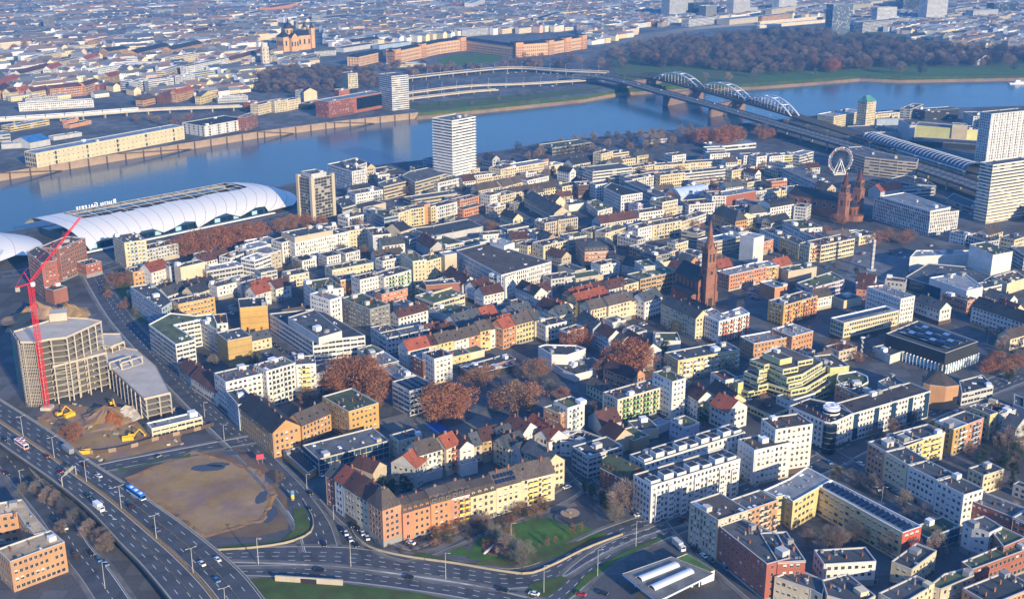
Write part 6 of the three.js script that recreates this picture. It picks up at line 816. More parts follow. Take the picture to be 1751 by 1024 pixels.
const CARS = Object.entries({"on the elevated highway":[[-241.7,-550.1,7,"r",0.74],[-228.5,-533.1,7,"R",0.8],[-205.7,-507.2,7,"d",0.8],[-219.2,-540.7,7,"d",3.95],[-207.0,-527.6,7,"w",3.95],[-182.6,-497.5,7,"d",3.92],[-162.3,-473.8,7,"g",3.91],[-128.5,-448.2,7,"w",3.82],[-134.4,-444.6,7,"w",0.68],[-125.0,-431.6,7,"u",0.68],[-272.0,-570.9,7,"d",0.8],[-262.5,-570.1,7,"w",3.94]],"on the street below the highway":[[-188.0,-564.0,0,"d",2.04],[-210.4,-488.3,0,"w",0.6],[-190.2,-464.8,0,"d",0.65],[-184.9,-459.7,0,"u",0.65],[-180.7,-456.2,0,"u",0.65],[-260.7,-544.0,0,"d",0.65],[-263.0,-545.8,0,"r",0.65]],"parked in front of the salmon houses":[[-77.4,-483.0,0,"w",0.31],[-74.6,-477.5,0,"w",0.31],[-69.6,-483.0,0,"w",0.31],[-67.0,-478.9,0,"w",0.31],[-71.2,-472.6,0,"d",0.31],[-75.7,-490.6,0,"d",0.31],[-72.4,-487.6,0,"d",0.31],[-80.0,-486.9,0,"d",0.31],[-49.3,-479.7,0,"d",0.99],[-45.3,-481.8,0,"w",2.17],[-41.0,-484.7,0,"w",2.17],[-35.6,-481.5,0,"y",2.29],[-46.5,-474.3,0,"w",0.99],[-41.2,-477.5,0,"d",2.17],[-26.4,-493.5,0,"l",2.29],[-20.8,-492.8,0,"w",2.29],[-16.7,-493.5,0,"w",2.29],[-8.0,-507.3,0,"v",2.2],[-6.3,-500.8,0,"w",2.2]],"on the street by the sandy lot":[[-98.7,-507.0,0,"d",0.46],[-86.0,-473.0,0,"d",0.31],[-101.0,-523.1,0,"d",0.54],[-98.2,-542.6,0,"w",0.54]],"on the main road below the park":[[-84.8,-450.8,0,"d",1.43],[-44.9,-445.1,0,"d",1.35],[-4.4,-435.3,0,"d",1.18]],"by the white terraced block":[[27.7,-528.8,0,"w",2.17],[60.8,-500.4,0,"w",2.08],[81.4,-495.8,0,"r",2.14],[7.9,-516.6,0,"w",2.27],[2.1,-506.1,0,"r",2.2],[4.8,-513.7,0,"d",2.27],[86.3,-463.0,0,"w",0.42],[88.9,-459.0,0,"g",0.42],[82.9,-468.5,0,"d",0.42],[94.0,-452.5,0,"u",0.42]],"on the main road by the fuel station":[[9.4,-432.1,0,"w",1.18],[29.3,-431.7,0,"R",1.15],[38.7,-432.5,0,"d",1.15],[-3.5,-434.9,0,"d",1.18]],"in the street beside the yellow school":[[166.6,-557.0,0,"u",0.41],[183.1,-555.1,0,"w",0.41],[183.3,-527.1,0,"w",0.41],[188.3,-530.1,0,"d",0.41],[191.8,-524.3,0,"l",0.46],[156.9,-461.2,0,"w",0.46],[154.2,-454.4,0,"w",0.46],[195.3,-517.7,0,"l",0.46],[198.0,-515.3,0,"d",0.46]],"in the car park behind the department store":[[-159.4,-734.3,0,"d",0.55],[-155.7,-728.0,0,"d",0.55],[-152.0,-721.6,0,"d",0.58],[-147.2,-719.6,0,"g",0.58],[-165.4,-711.9,0,"w",0.58],[-161.0,-714.7,0,"w",0.58],[-141.9,-711.9,0,"v",0.58],[-68.3,-814.5,0,"v",2.55],[-63.0,-809.4,0,"w",2.55],[-57.3,-806.0,0,"g",0.55],[-64.9,-791.0,0,"w",2.55],[-58.5,-783.5,0,"w",2.55],[-67.8,-800.9,0,"d",0.55],[-53.4,-795.9,0,"d",0.55],[-49.7,-787.7,0,"d",0.55]],"near the black culture hall":[[243.3,-749.3,0,"w",2.55],[238.2,-745.7,0,"w",2.55],[248.6,-751.7,0,"d",2.55],[309.9,-786.6,0,"u",2.55],[316.5,-788.6,0,"d",2.55],[259.9,-674.1,0,"d",2.55],[258.0,-622.3,0,"w",0.41],[305.1,-668.0,0,"l",0.41]],"on the edge of the theatre square":[[298.9,-954.6,0,"w",2.55],[295.7,-952.3,0,"r",2.55],[324.2,-947.7,0,"u",2.55],[329.1,-940.9,0,"w",2.55],[330.6,-955.9,0,"w",2.55],[364.5,-978.2,0,"w",2.55],[321.3,-954.6,0,"d",2.55],[330.0,-934.2,0,"g",2.55],[288.1,-929.8,0,"w",2.55]],"on the river bridge":[[143.4,-2012.5,12,"w",1.03],[165.2,-1965.1,12,"w",0.65],[181.9,-1928.7,12,"w",0.4],[208.3,-1876.4,12,"d",0.4],[232.0,-1834.8,12,"w",0.4],[250.4,-1779.5,12,"d",0.4],[273.3,-1734.6,12,"w",0.4],[293.0,-1698.8,12,"w",0.4],[302.2,-1657.6,12,"g",0.35],[313.2,-1624.8,12,"w",0.35],[203.8,-1902.2,12,"w",0.4],[263.0,-1771.9,12,"r",0.4]],"on the approach road beyond the river":[[-8.2,-2124.9,0,"w",2.13],[6.7,-2139.4,0,"w",1.16],[24.5,-2150.0,0,"w",1.16],[42.2,-2145.7,0,"r",1.16],[56.7,-2124.9,0,"w",1.16],[67.5,-2124.9,0,"d",1.16],[80.9,-2120.7,0,"w",1.16],[99.8,-2120.7,0,"w",1.16],[111.6,-2141.5,0,"g",1.25],[-5.1,-1979.9,0,"v",1.85],[50.1,-1967.3,0,"r",1.98],[67.5,-1962.0,0,"w",1.98]],"parked near the square block":[[265.6,-927.8,0,"u",-0.99],[246.8,-996.5,0,"g",0.29],[249.6,-997.3,0,"r",0.29],[246.9,-970.4,0,"g",-1.22],[210.5,-979.5,0,"u",-1.2],[211.6,-976.8,0,"d",-1.2],[212.7,-974.1,0,"l",-1.2],[257.2,-912.6,0,"u",-1.09],[225.3,-910.1,0,"w",0.63]],"parked near the lilac block":[[191.1,-854.0,0,"u",-1.07],[256.5,-859.1,0,"d",-0.44],[185.2,-855.9,0,"l",0.61],[189.7,-898.8,0,"w",-1.12],[253.3,-838.6,0,"l",-1.06],[254.7,-836.1,0,"w",-1.06],[194.8,-862.7,0,"l",0.61],[197.2,-864.3,0,"l",0.61],[199.6,-866.0,0,"d",0.61]],"parked near the mansard block":[[134.7,-1092.4,0,"d",-0.91],[136.5,-1090.1,0,"l",-0.91],[138.3,-1087.8,0,"r",-0.91],[186.9,-1030.9,0,"w",-2.63],[184.4,-1029.5,0,"d",-2.63],[181.8,-1028.1,0,"w",-2.63],[192.8,-1124.5,0,"r",0.17],[254.6,-1164.5,0,"r",-1.0],[170.1,-1141.0,0,"w",-1.2],[171.2,-1138.3,0,"r",-1.2],[172.2,-1135.6,0,"l",-1.2],[265.2,-1124.0,0,"d",0.99],[266.8,-1126.5,0,"d",0.99],[132.6,-1130.7,0,"d",-2.77],[129.9,-1129.7,0,"w",-2.77],[289.8,-1130.5,0,"d",0.46],[209.6,-1057.5,0,"g",-0.82],[101.1,-1094.4,0,"g",-1.34],[101.8,-1091.6,0,"g",-1.34],[102.4,-1088.7,0,"d",-1.34],[260.3,-1181.2,0,"d",0.57],[262.8,-1182.7,0,"r",0.57],[186.1,-1104.6,0,"d",-1.4],[98.6,-1084.4,0,"l",-2.91],[95.7,-1083.7,0,"r",-2.91],[242.3,-1165.1,0,"l",0.51],[244.8,-1166.5,0,"g",0.51]],"parked near the yellow school":[[232.1,-503.2,0,"d",-0.88],[233.9,-501.0,0,"r",-0.88],[221.5,-531.5,0,"w",-2.64]],"parked near the department store":[[-148.3,-812.7,0,"d",0.52],[-145.8,-814.1,0,"l",0.52],[-143.2,-815.6,0,"d",0.52],[-44.1,-774.1,0,"u",-2.4],[-110.4,-669.1,0,"g",0.76],[-108.3,-671.1,0,"d",0.76],[-114.5,-763.2,0,"w",-0.84],[-75.9,-788.8,0,"u",-0.86],[-156.1,-799.8,0,"l",-1.06]],"parked near the river tower":[[-35.2,-1278.4,0,"d",-0.64],[-32.8,-1276.6,0,"l",-0.64],[-30.5,-1274.9,0,"l",-0.64],[-50.5,-1268.8,0,"d",-2.32],[-42.0,-1190.7,0,"l",0.5],[-39.5,-1192.1,0,"l",0.5],[16.9,-1297.9,0,"w",-0.8],[19.0,-1295.8,0,"w",-0.8],[21.0,-1293.7,0,"u",-0.8],[-77.1,-1233.4,0,"l",-0.76],[42.1,-1162.1,0,"l",-0.98],[43.7,-1159.7,0,"w",-0.98],[7.2,-1166.4,0,"g",0.6],[-68.8,-1232.6,0,"l",0.81],[-66.8,-1234.7,0,"g",0.81],[-64.8,-1236.8,0,"u",0.81],[52.7,-1187.9,0,"w",-0.98],[54.3,-1185.5,0,"d",-0.98],[55.9,-1183.0,0,"d",-0.98],[-25.3,-1190.8,0,"w",-0.86],[-23.5,-1188.6,0,"g",-0.86],[-21.6,-1186.4,0,"d",-0.86],[-114.5,-1270.2,0,"l",0.68],[-53.6,-1211.7,0,"d",-1.07],[60.2,-1268.4,0,"d",-0.8],[62.2,-1266.3,0,"d",-0.8],[64.2,-1264.2,0,"d",-0.8],[-20.2,-1195.1,0,"d",0.71],[-18.0,-1197.0,0,"d",0.71]],"parked near the community hall":[[-4.0,-751.2,0,"w",-0.94],[-2.2,-748.8,0,"r",-0.94],[66.9,-700.4,0,"g",-2.67],[64.3,-699.0,0,"l",-2.67]],"parked near the modern block":[[-144.7,-906.1,0,"l",-0.88],[-142.9,-903.9,0,"g",-0.88],[-109.5,-881.9,0,"r",0.73],[-107.3,-883.8,0,"g",0.73],[-210.7,-970.2,0,"r",-0.89],[-208.9,-968.0,0,"r",-0.89],[-119.4,-1016.0,0,"w",-2.2],[-121.1,-1013.7,0,"u",-2.2],[-122.7,-1011.3,0,"r",-2.2],[-131.3,-914.1,0,"l",-0.81],[-129.3,-911.9,0,"g",-0.81],[-181.3,-863.6,0,"l",0.64],[-179.0,-865.4,0,"g",0.64],[-170.7,-894.7,0,"l",-0.84],[-168.8,-892.6,0,"d",-0.84],[-166.8,-890.4,0,"l",-0.84],[-61.7,-986.1,0,"d",-2.62],[-64.2,-984.6,0,"u",-2.62],[-177.9,-879.4,0,"g",-0.93],[-176.1,-877.1,0,"u",-0.93],[-166.7,-994.6,0,"g",-1.02],[-134.5,-905.9,0,"w",-0.88],[-132.7,-903.7,0,"d",-0.88],[-130.9,-901.4,0,"w",-0.88],[-116.7,-859.7,0,"l",0.51],[-114.1,-861.1,0,"l",0.51],[-173.6,-981.1,0,"d",0.54]],"parked near the long offices":[[256.4,-529.4,0,"l",-0.88],[236.5,-541.5,0,"w",0.48],[239.1,-542.9,0,"l",0.48],[252.8,-559.5,0,"w",-0.97],[254.5,-557.1,0,"d",-0.97],[224.1,-532.9,0,"l",-2.64]],"parked near the balcony flats":[[91.1,-774.1,0,"w",0.72],[93.2,-776.0,0,"l",0.72],[126.6,-741.5,0,"g",-1.04],[144.9,-728.6,0,"l",-1.04]],"parked near the sports hall":[[-81.3,-609.5,0,"d",0.69],[-79.0,-611.3,0,"d",0.69],[-54.8,-527.4,0,"u",-0.44],[-69.5,-549.0,0,"d",-0.64]],"parked near the corner house":[[-52.2,-526.2,0,"u",-0.44],[-49.6,-525.0,0,"w",-0.44],[-63.3,-519.5,0,"w",-2.21]],"parked near the parking deck":[[-15.9,-1105.9,0,"r",0.87],[-164.8,-1151.8,0,"d",0.7],[-162.6,-1153.6,0,"l",0.7],[-117.2,-1146.5,0,"d",-1.14],[-116.0,-1143.9,0,"w",-1.14],[-36.4,-1064.0,0,"r",0.84],[-115.2,-1117.9,0,"w",0.82],[-113.3,-1120.0,0,"l",0.82],[-139.8,-1196.0,0,"l",-2.71],[-142.4,-1194.8,0,"d",-2.71],[-145.1,-1193.6,0,"w",-2.71],[-112.1,-1151.7,0,"r",-2.71],[-67.7,-1094.7,0,"l",0.83],[-65.8,-1096.8,0,"w",0.83]],"parked near the solar office":[[243.5,-796.6,0,"d",0.51],[246.1,-798.0,0,"l",0.51],[248.6,-799.4,0,"l",0.51],[234.1,-763.9,0,"w",-1.04]],"parked near the ochre office":[[157.3,-936.6,0,"d",-2.34],[41.4,-834.6,0,"w",0.68],[43.6,-836.5,0,"g",0.68],[74.7,-974.3,0,"u",0.78],[117.6,-976.7,0,"d",-0.86],[119.5,-974.5,0,"w",-0.86],[121.4,-972.3,0,"d",-0.86],[139.4,-984.2,0,"l",-2.23],[131.6,-866.1,0,"d",-2.36]],"parked near the ferris wheel":[[204.0,-1262.3,0,"r",-1.16],[161.9,-1269.4,0,"u",-0.95],[267.5,-1218.3,0,"g",-0.9],[228.8,-1298.1,0,"r",0.31],[257.0,-1264.9,0,"r",-0.9]],"parked near the gold block":[[-154.9,-651.5,0,"w",0.63],[-163.3,-655.3,0,"r",-0.88],[-161.4,-653.1,0,"u",-0.88]],"parked near the mural flats":[[103.2,-634.5,0,"d",-1.17],[104.3,-631.8,0,"d",-1.17],[89.1,-611.6,0,"l",0.6],[100.2,-570.9,0,"w",-1.0],[89.8,-654.5,0,"d",0.6],[26.4,-612.5,0,"l",0.64],[28.7,-614.3,0,"d",0.64],[83.2,-650.4,0,"d",0.6],[122.5,-590.2,0,"l",-2.54]],"parked near the twin tower church":[[292.4,-1131.8,0,"d",0.46]],"parked near the modern church":[[249.1,-600.7,0,"d",0.55],[251.6,-602.2,0,"r",0.55],[254.1,-603.7,0,"l",0.55],[280.6,-590.2,0,"d",-2.55],[278.2,-588.5,0,"w",-2.55]],"parked near the fin office":[[-123.4,-1247.9,0,"r",0.68]],"parked near the spire church":[[180.5,-852.6,0,"g",0.61],[182.8,-854.2,0,"w",0.61],[113.8,-801.4,0,"w",-0.85],[115.7,-799.2,0,"r",-0.85],[117.6,-797.0,0,"l",-0.85],[180.8,-835.4,0,"u",-1.07],[182.2,-832.8,0,"d",-1.07],[183.6,-830.3,0,"r",-1.07]],"parked near the white terrace block":[[62.1,-545.2,0,"d",0.58],[96.6,-536.8,0,"w",0.58],[99.0,-538.4,0,"w",0.58],[101.5,-540.0,0,"d",0.58],[101.7,-568.4,0,"r",-1.0],[103.3,-566.0,0,"d",-1.0],[106.0,-565.8,0,"w",0.57]],"parked near the big store":[[31.6,-812.4,0,"d",-0.9],[-58.6,-927.8,0,"d",-1.0],[-57.1,-925.3,0,"r",-1.0],[-14.3,-931.4,0,"w",0.77],[-68.4,-928.4,0,"d",-1.12],[-67.1,-925.8,0,"l",-1.12],[-65.8,-923.2,0,"d",-1.12],[55.2,-998.9,0,"u",0.81],[57.2,-1001.0,0,"d",0.81],[-16.1,-1034.6,0,"d",0.6],[-13.7,-1036.3,0,"r",0.6],[-73.0,-942.1,0,"w",-1.12],[-57.0,-867.4,0,"w",0.79]],"parked near the moss mall":[[-241.2,-787.1,0,"l",-2.5],[-202.7,-797.4,0,"w",0.88],[-196.0,-712.4,0,"r",-2.5],[-198.3,-710.7,0,"d",-2.5]],"parked near the glass tower":[[-110.9,-1099.6,0,"w",0.82]],"parked near the slab tower":[[-235.1,-895.6,0,"l",0.85],[-233.2,-897.8,0,"d",0.85]],"parked near the fountain park":[[21.2,-547.1,0,"d",-0.99],[22.8,-544.7,0,"l",-0.99]],"parked near the culture hall":[[318.2,-717.1,0,"l",-1.02],[319.7,-714.6,0,"r",-1.02],[321.2,-712.1,0,"w",-1.02]],"parked near the shop flats":[[103.0,-660.7,0,"d",-1.13],[104.2,-658.1,0,"u",-1.13],[92.2,-656.1,0,"w",0.6],[94.6,-657.7,0,"l",0.6]],"parked near the old school":[[-84.2,-631.6,0,"d",-0.9]]}).flatMap(([w, a]) => a.map(t => [...t, w]));
const LAMPS = [[-112.8,-456.4,13],[-71.4,-454.4,13],[-28.8,-444.2,13],[13.6,-433.7,13],[37.4,-446.7,13],[56.7,-471.9,13],[-174.5,-436.7,13],[-112.9,-457.0,13],[-248.9,-532.7,8],[-85.1,-496.6,8],[-0.4,-478.9,8],[98.2,-531.9,8],[182.2,-515.3,8],[320.8,-739.8,9],[303.1,-779.5,9],[-158.3,-586.0,9],[-176.6,-616.3,9],[-102.9,-526.8,9]], PUD = [[-158.8,-551.7,9,4],[-154.4,-555.1,6,3],[-122.4,-541.7,5,9],[-116.9,-501.8,4,9],[-124.2,-519.6,3,7],[-149.0,-569.1,6,2.5]], MOUNDS = [[-337.0,-783.9,24,13,"grey rubble hill behind the concrete shell",0],[-320.4,-796.6,16,8,"smaller grey rubble heap behind the concrete shell",0],[-233.0,-614.9,17,7,"large rubble heap in front of the concrete shell",0],[-223.1,-620.7,12,5,"pale broken concrete heap beside the long shell wing",1],[-227.8,-609.2,8,6,"rust coloured earth heap at the building site",2]], SITE = [[-236.0,-634.2,0.6,0,"yellow excavator on the rubble heap"],[-260.8,-617.4,2.4,0,"yellow excavator beside the crane base"],[-209.9,-588.9,1.6,0,"yellow loader by the container offices"]], SKIPS = [[-211.3,-585.9,0.3],[-254.7,-617.4,0.9],[-228.9,-569.1,0.2]];
// ---------- ground, river, roads ----------
const big = 9000;
{
  const WB = LM.WB, EB = LM.EB, WW = LM.WW;
  const west = new MB(), n = WB.length;
  west.flat([[-big, 2500], [big, 2500], [big, WB[n - 1][1]], ...[...WB].reverse(), [-big, WB[0][1]]], 0);
  struct('ground', west.geo(), std('#696a6e', .95, { map: TX.ground }));
  const east = new MB(), m = EB.length;
  east.flat([[-big, EB[0][1]], ...EB, [big, EB[m - 1][1]], [big, -14000], [-big, -14000]], 0);
  struct('ground', east.geo(), std('#747678', .95, { map: TX.ground }));
  const bank = new MB();
  for (let i = 0; i < n - 1; i++) bank.quad([WB[i][0], 0, WB[i][1]], [WB[i + 1][0], 0, WB[i + 1][1]], [WW[i + 1][0], -8.6, WW[i + 1][1]], [WW[i][0], -8.6, WW[i][1]]);
  struct('river_bank', bank.geo(), M.stone);
  // far quay: wall blocks on the left, a grass slope with a gravel foot further up river
  const quay = thing('quay_wall', 'long stone quay wall with buttresses along the far river bank', 'quay wall');
  const qw = new MB(), but = [];
  for (let i = 0; i < 6; i++) { qw.wallq(EB[i], EB[i + 1], -9, .9); const [a, b] = [EB[i], EB[i + 1]], l = Math.hypot(b[0] - a[0], b[1] - a[1]); for (let s = 10; s < l; s += 24) but.push([a[0] + (b[0] - a[0]) * s / l, a[1] + (b[1] - a[1]) * s / l, Math.atan2(b[1] - a[1], b[0] - a[0])]); }
  qw.build('wall', M.stone, quay);
  const bg = new THREE.BoxGeometry(1.6, 9.6, 1.4);
  for (const [x, z, a] of but) { const q = part('buttress', bg, M.bark, quay); q.position.set(x, -4.3, z + .3); q.rotation.y = -a; }
  for (let i = 0; i < 6; i += 1) { const a = EB[i], b = EB[i + 1]; if (a[0] < -700) continue; new MB().bar([a[0], .9, a[1] + .2], [(a[0] + b[0]) / 2, -7.5, (a[1] + b[1]) / 2 + 2.2], 2.4, .8).build('ramp', M.bark, quay); }
  const slope = new MB(), foot = new MB();
  for (let i = 6; i < m - 1; i++) { const o = (p, d) => [p[0] - d * .2, p[1] + d]; const a = EB[i], b = EB[i + 1], d0 = i === 6 ? 3 : 12; const a1 = o(a, d0), b1 = o(b, 12), a2 = o(a, d0 + 12), b2 = o(b, 26); slope.quad([a[0], 0, a[1]], [b[0], 0, b[1]], [b1[0], -4.5, b1[1]], [a1[0], -4.5, a1[1]]); foot.quad([a1[0], -4.5, a1[1]], [b1[0], -4.5, b1[1]], [b2[0], -8.6, b2[1]], [a2[0], -8.6, a2[1]]); }
  struct('river_bank', slope.geo(), M.grass2); struct('gravel_shore', foot.geo(), M.soil);
  const wg = new MB(); wg.quad([-big, -8, -200], [big, -8, -200], [big, -8, -5200], [-big, -8, -5200], [[0, 0], [2 * big, 0], [2 * big, 5000], [0, 5000]]);
  struct('river', wg.geo(), new THREE.MeshPhysicalMaterial({ color: hex('#3a5a6c'), roughness: .2, roughnessMap: calm, bumpMap: wave, bumpScale: .18, ior: 1.33 }));
}
const lerp2 = (a, b, t) => [a[0] + (b[0] - a[0]) * t, a[1] + (b[1] - a[1]) * t];
function smooth(pts, step = 8) { const c = new THREE.CatmullRomCurve3(pts.map(p => new THREE.Vector3(p[0], 0, p[1])), false, 'centripetal'), n = Math.max(2, Math.round(c.getLength() / step)); return c.getSpacedPoints(n).map(v => [v.x, v.z]); }
function offset(pts, d) { return pts.map((p, i) => { const a = pts[Math.max(0, i - 1)], b = pts[Math.min(pts.length - 1, i + 1)], l = Math.hypot(b[0] - a[0], b[1] - a[1]) || 1; return [p[0] - (b[1] - a[1]) / l * d, p[1] + (b[0] - a[0]) / l * d]; }); }
function strip(mb, A, B, y, y2 = y) { let s = 0; for (let i = 0; i < A.length - 1; i++) { const l = Math.hypot(A[i + 1][0] - A[i][0], A[i + 1][1] - A[i][1]); mb.quad([A[i][0], y, A[i][1]], [A[i + 1][0], y, A[i + 1][1]], [B[i + 1][0], y2, B[i + 1][1]], [B[i][0], y2, B[i][1]], [[s, 0], [s + l, 0], [s + l, 8], [s, 8]]); s += l; } return mb; }
function dashes(mb, line, y, on, off, wdt = .22) { let acc = 0; for (let i = 0; i < line.length - 1; i++) { const a = line[i], b = line[i + 1], l = Math.hypot(b[0] - a[0], b[1] - a[1]), dx = (b[0] - a[0]) / l, dz = (b[1] - a[1]) / l; for (let s = 0; s < l; s += 1) { const ph = (acc + s) % (on + off); if (ph < on) { const e = Math.min(1, l - s), p = [a[0] + dx * s, a[1] + dz * s], q = [p[0] + dx * e, p[1] + dz * e]; mb.quad([p[0] - dz * wdt, y, p[1] + dx * wdt], [q[0] - dz * wdt, y, q[1] + dx * wdt], [q[0] + dz * wdt, y, q[1] - dx * wdt], [p[0] + dz * wdt, y, p[1] - dx * wdt]); } } acc += l; } }
let roadY = .05;
function road(key, hw, o = {}) {
  const c = smooth(LM[key], 6), g = struct('road', strip(new MB(), offset(c, -hw), offset(c, hw), roadY += .012).geo(), o.mat || M.road);
  if (o.kerb !== 0) { const k = new MB(); for (const s of [-1, 1]) { const a = offset(c, s * hw), b = offset(c, s * (hw + .35)), f = offset(c, s * (hw + (o.pave ?? 2.6))); strip(k, a, b, .2); strip(k, a, a, 0, .2); const pv = strip(new MB(), b, f, .17); pv.build('pavement', M.pave, g); } k.build('kerb', M.kerb, g); }
  const mk = new MB(), y = roadY + .03;
  for (const [d, on, off] of o.lanes || []) dashes(mk, offset(c, d), y, on, off, o.mw || .13);
  const b = mk.build('lane_marking', M.mark, g); if (b) b.userData.kind = 'stuff';
  return g;
}
road('roadA', 7.5, { lanes: [[0, 3, 5], [-3.5, 3, 6], [6.9, 2, 0]] });
road('roadB', 5, { lanes: [[0, 3, 5], [4.6, 2, 0], [-4.6, 2, 0]] });
road('roadC', 8, { lanes: [[0, 3, 4], [-3.4, 3, 4], [3.6, 3, 4], [7.4, 2, 0]] });
road('roadD', 5.5, { lanes: [[-1.8, 3, 4], [1.8, 3, 4], [5.1, 2, 0], [-5.1, 2, 0]] });
road('roadE', 6, { lanes: [[-2, 3, 4], [1.9, 3, 4], [5.6, 2, 0]] });
road('roadF', 6, { lanes: [[0, 3, 4], [-5.5, 2, 0]] });
road('roadG', 4.2, { lanes: [] }); road('roadI', 6, { lanes: [[0, 3, 5]] }); road('roadJ', 4, {}); road('roadK', 6, { lanes: [[0, 3, 5]] }); road('roadL', 4, {}); road('roadH', 4, { kerb: 0 });
function area(name, key, mat, y) { return struct(name, new MB().flat(LM[key], y).geo(), mat); }
area('lawn', 'lawn', M.grass, .1); area('lawn', 'lawn2', M.grass, .11); area('verge', 'verge1', M.grass2, .24); area('verge', 'verge2', M.grass2, .25); area('verge', 'verge3', M.grass2, .26); area('verge', 'verge4', M.grass, .25); area('verge', 'verge5', M.grass2, .27); area('verge', 'verge6', M.grass, .28);
area('sand_lot', 'sand', M.soil, .16); area('mud_lot', 'mud', M.mud, .13); area('school_yard', 'plaza', M.pave, .1); area('ball_court', 'bluecourt', M.blue, .12); area('square', 'square', std('#777a80', .9, { map: TX.asphalt }), .04); area('building_site_ground', 'sitegravel', M.soil, .035);
area('wood_floor', 'parkE', M.grass2, .05); area('river_meadow', 'bankgrass', M.grass, .1); area('park_lawn', 'greenM', M.grass2, .06); area('palace_lawn', 'palaceLawn', M.grass, .1); area('bank_meadow', 'greenE', M.grass2, .1);
struct('park_path', strip(new MB(), offset(smooth(LM.path), -2), offset(smooth(LM.path), 2), .14).geo(), M.pave);
{ // soil bank round the sandy lot, puddles in the mud
  const p = LM.sand, mb = new MB(); const c = [0, 0]; p.forEach(q => { c[0] += q[0] / p.length; c[1] += q[1] / p.length; });
  const rim = []; for (let i = 0; i < p.length; i++) { const q = p[(i + 1) % p.length], l = Math.hypot(q[0] - p[i][0], q[1] - p[i][1]), k = Math.ceil(l / 3); for (let s = 0; s < k; s++) { const e = lerp2(p[i], q, s / k), t = rim.length; rim.push([e[0] + 1.2 * (nD(t * .061, .3) - .5), e[1] + 1.2 * (nD(.7, t * .053) - .5), .1 + .8 * Math.pow(nD(t * .043, .8), 1.6)]); } }
  for (let i = 0; i < rim.length; i++) { const a = rim[i], e = rim[(i + 1) % rim.length], d = (q, s) => { const l = Math.hypot(c[0] - q[0], c[1] - q[1]); return [q[0] + (c[0] - q[0]) / l * s, q[1] + (c[1] - q[1]) / l * s]; }, V = (q, s, y) => { const m = d(q, s); return [m[0], y, m[1]]; }; mb.quad(V(a, -1.6, .05), V(e, -1.6, .05), V(e, .3, e[2]), V(a, .3, a[2])).quad(V(a, .3, a[2]), V(e, .3, e[2]), V(e, 1.2, e[2] * .8), V(a, 1.2, a[2] * .8)).quad(V(a, 1.2, a[2] * .8), V(e, 1.2, e[2] * .8), V(e, 3.4, .1), V(a, 3.4, .1)); }
  struct('soil_bank', mb.geo(), std('#bb946a', 1, { map: TX.soil }));
  const w = new MB(); for (const [x, z, rx, rz] of PUD) { const n = 14, P = []; for (let i = 0; i < n; i++) { const a = i / n * 6.283, r = .75 + .5 * nD(i * .37 + x * .01, .2 + z * .01); P.push([x + Math.cos(a) * rx * r, z + Math.sin(a) * rz * r]); } w.flat(P, .21); }
  struct('puddle', w.geo(), std('#4a4540', .05));
}
for (const [k, hw, y, lb] of [['farRoad1', 10, 7, 'wide elevated approach road to the river bridge'], ['farRoad2', 5.5, 5, 'lower elevated ramp road by the far bank'], ['farRoad4', 5, 4, 'narrow ramp with pale retaining wall near the river high rise']]) { const c = smooth(LM[k], 15), g = thing('approach_road', lb, 'road'), m = new MB(); const A = offset(c, -hw), B = offset(c, hw); strip(m, A, B, y); strip(m, A, B, y - 1.2); strip(m, A, A, y - 1.2, y + .9); strip(m, B, B, y - 1.2, y + .9); m.build('deck', M.concrete, g); strip(new MB(), offset(c, -hw + .5), offset(c, hw - .5), y + .05).build('carriageway', std('#8a8d92', .9, { map: TX.asphalt }), g); for (let i = 1; i < c.length; i += 2) { const p = offset(c, hw * .9)[i]; new MB().cyl(p[0], y, p[1], .2, .12, 11, 5).bar([p[0], y + 11, p[1]], [p[0] + 2, y + 11.2, p[1]], .3).build('lamp_post', M.coping, g); } for (let i = 1; i < c.length; i += 2) for (const s of [-.6, .6]) { const p = offset(c, hw * s)[i]; new MB().cyl(p[0], 0, p[1], .8, .8, y - 1, 7).build('column', M.conc2, g); } }
{ const c = smooth(LM.farRoad3, 15); struct('road', strip(new MB(), offset(c, -8), offset(c, 8), roadY += .02).geo(), std('#8a8d92', .9, { map: TX.asphalt })); }
{ const c = smooth(LM.railfan, 20); const g = struct('railway', strip(new MB(), offset(c, -26), offset(c, 26), roadY += .02).geo(), std('#6e625a', 1, { map: TX.soil })); for (let k = -6; k <= 6; k++) { const m = new MB(); for (const e of [-.75, .75]) { const a = offset(c, k * 4 + e); for (let i = 0; i < a.length - 1; i++) m.bar([a[i][0], roadY + .15, a[i][1]], [a[i + 1][0], roadY + .15, a[i + 1][1]], .16, .2); } m.build('rail_track', M.steel, g); } }

// ---------- buildings ----------
const HOMEX = 0, HOMEZ = 0;
const winGeo = (() => { // unit windows 1 x 1: frame, glass, blind; origin at the centre of the wall face
  const mk = (blind, cross, glass) => { const b = new MB(true); b.col(.55, .55, .53).box(0, 0, .02, 1, 1, .06); const f = .042; b.col(...glass);
    const panes = cross ? [[-.5 + f, -.02, -.5 + f, .5 - f], [.02, .5 - f, -.5 + f, .5 - f]] : [[-.5 + f, .5 - f, -.5 + f, .5 - f]];
    for (const [x0, x1, y0, y1] of panes) b.quad([x0, y0, .056], [x1, y0, .056], [x1, y1, .056], [x0, y1, .056]);
    if (blind) { b.col(.60, .58, .53); b.box(0, .5 - f - blind / 2, .06, 1 - 2 * f, blind, .02); } return b.geo(); };
  return [mk(0, 1, [.022, .028, .036]), mk(0, 0, [.03, .04, .055]), mk(.35, 1, [.022, .028, .036]), mk(0, 1, [.05, .045, .04]), mk(.6, 0, [.02, .025, .03])];
})();
const bandGeo = new THREE.BoxGeometry(1, 1, .12), unit = new THREE.BoxGeometry(1, 1, 1);
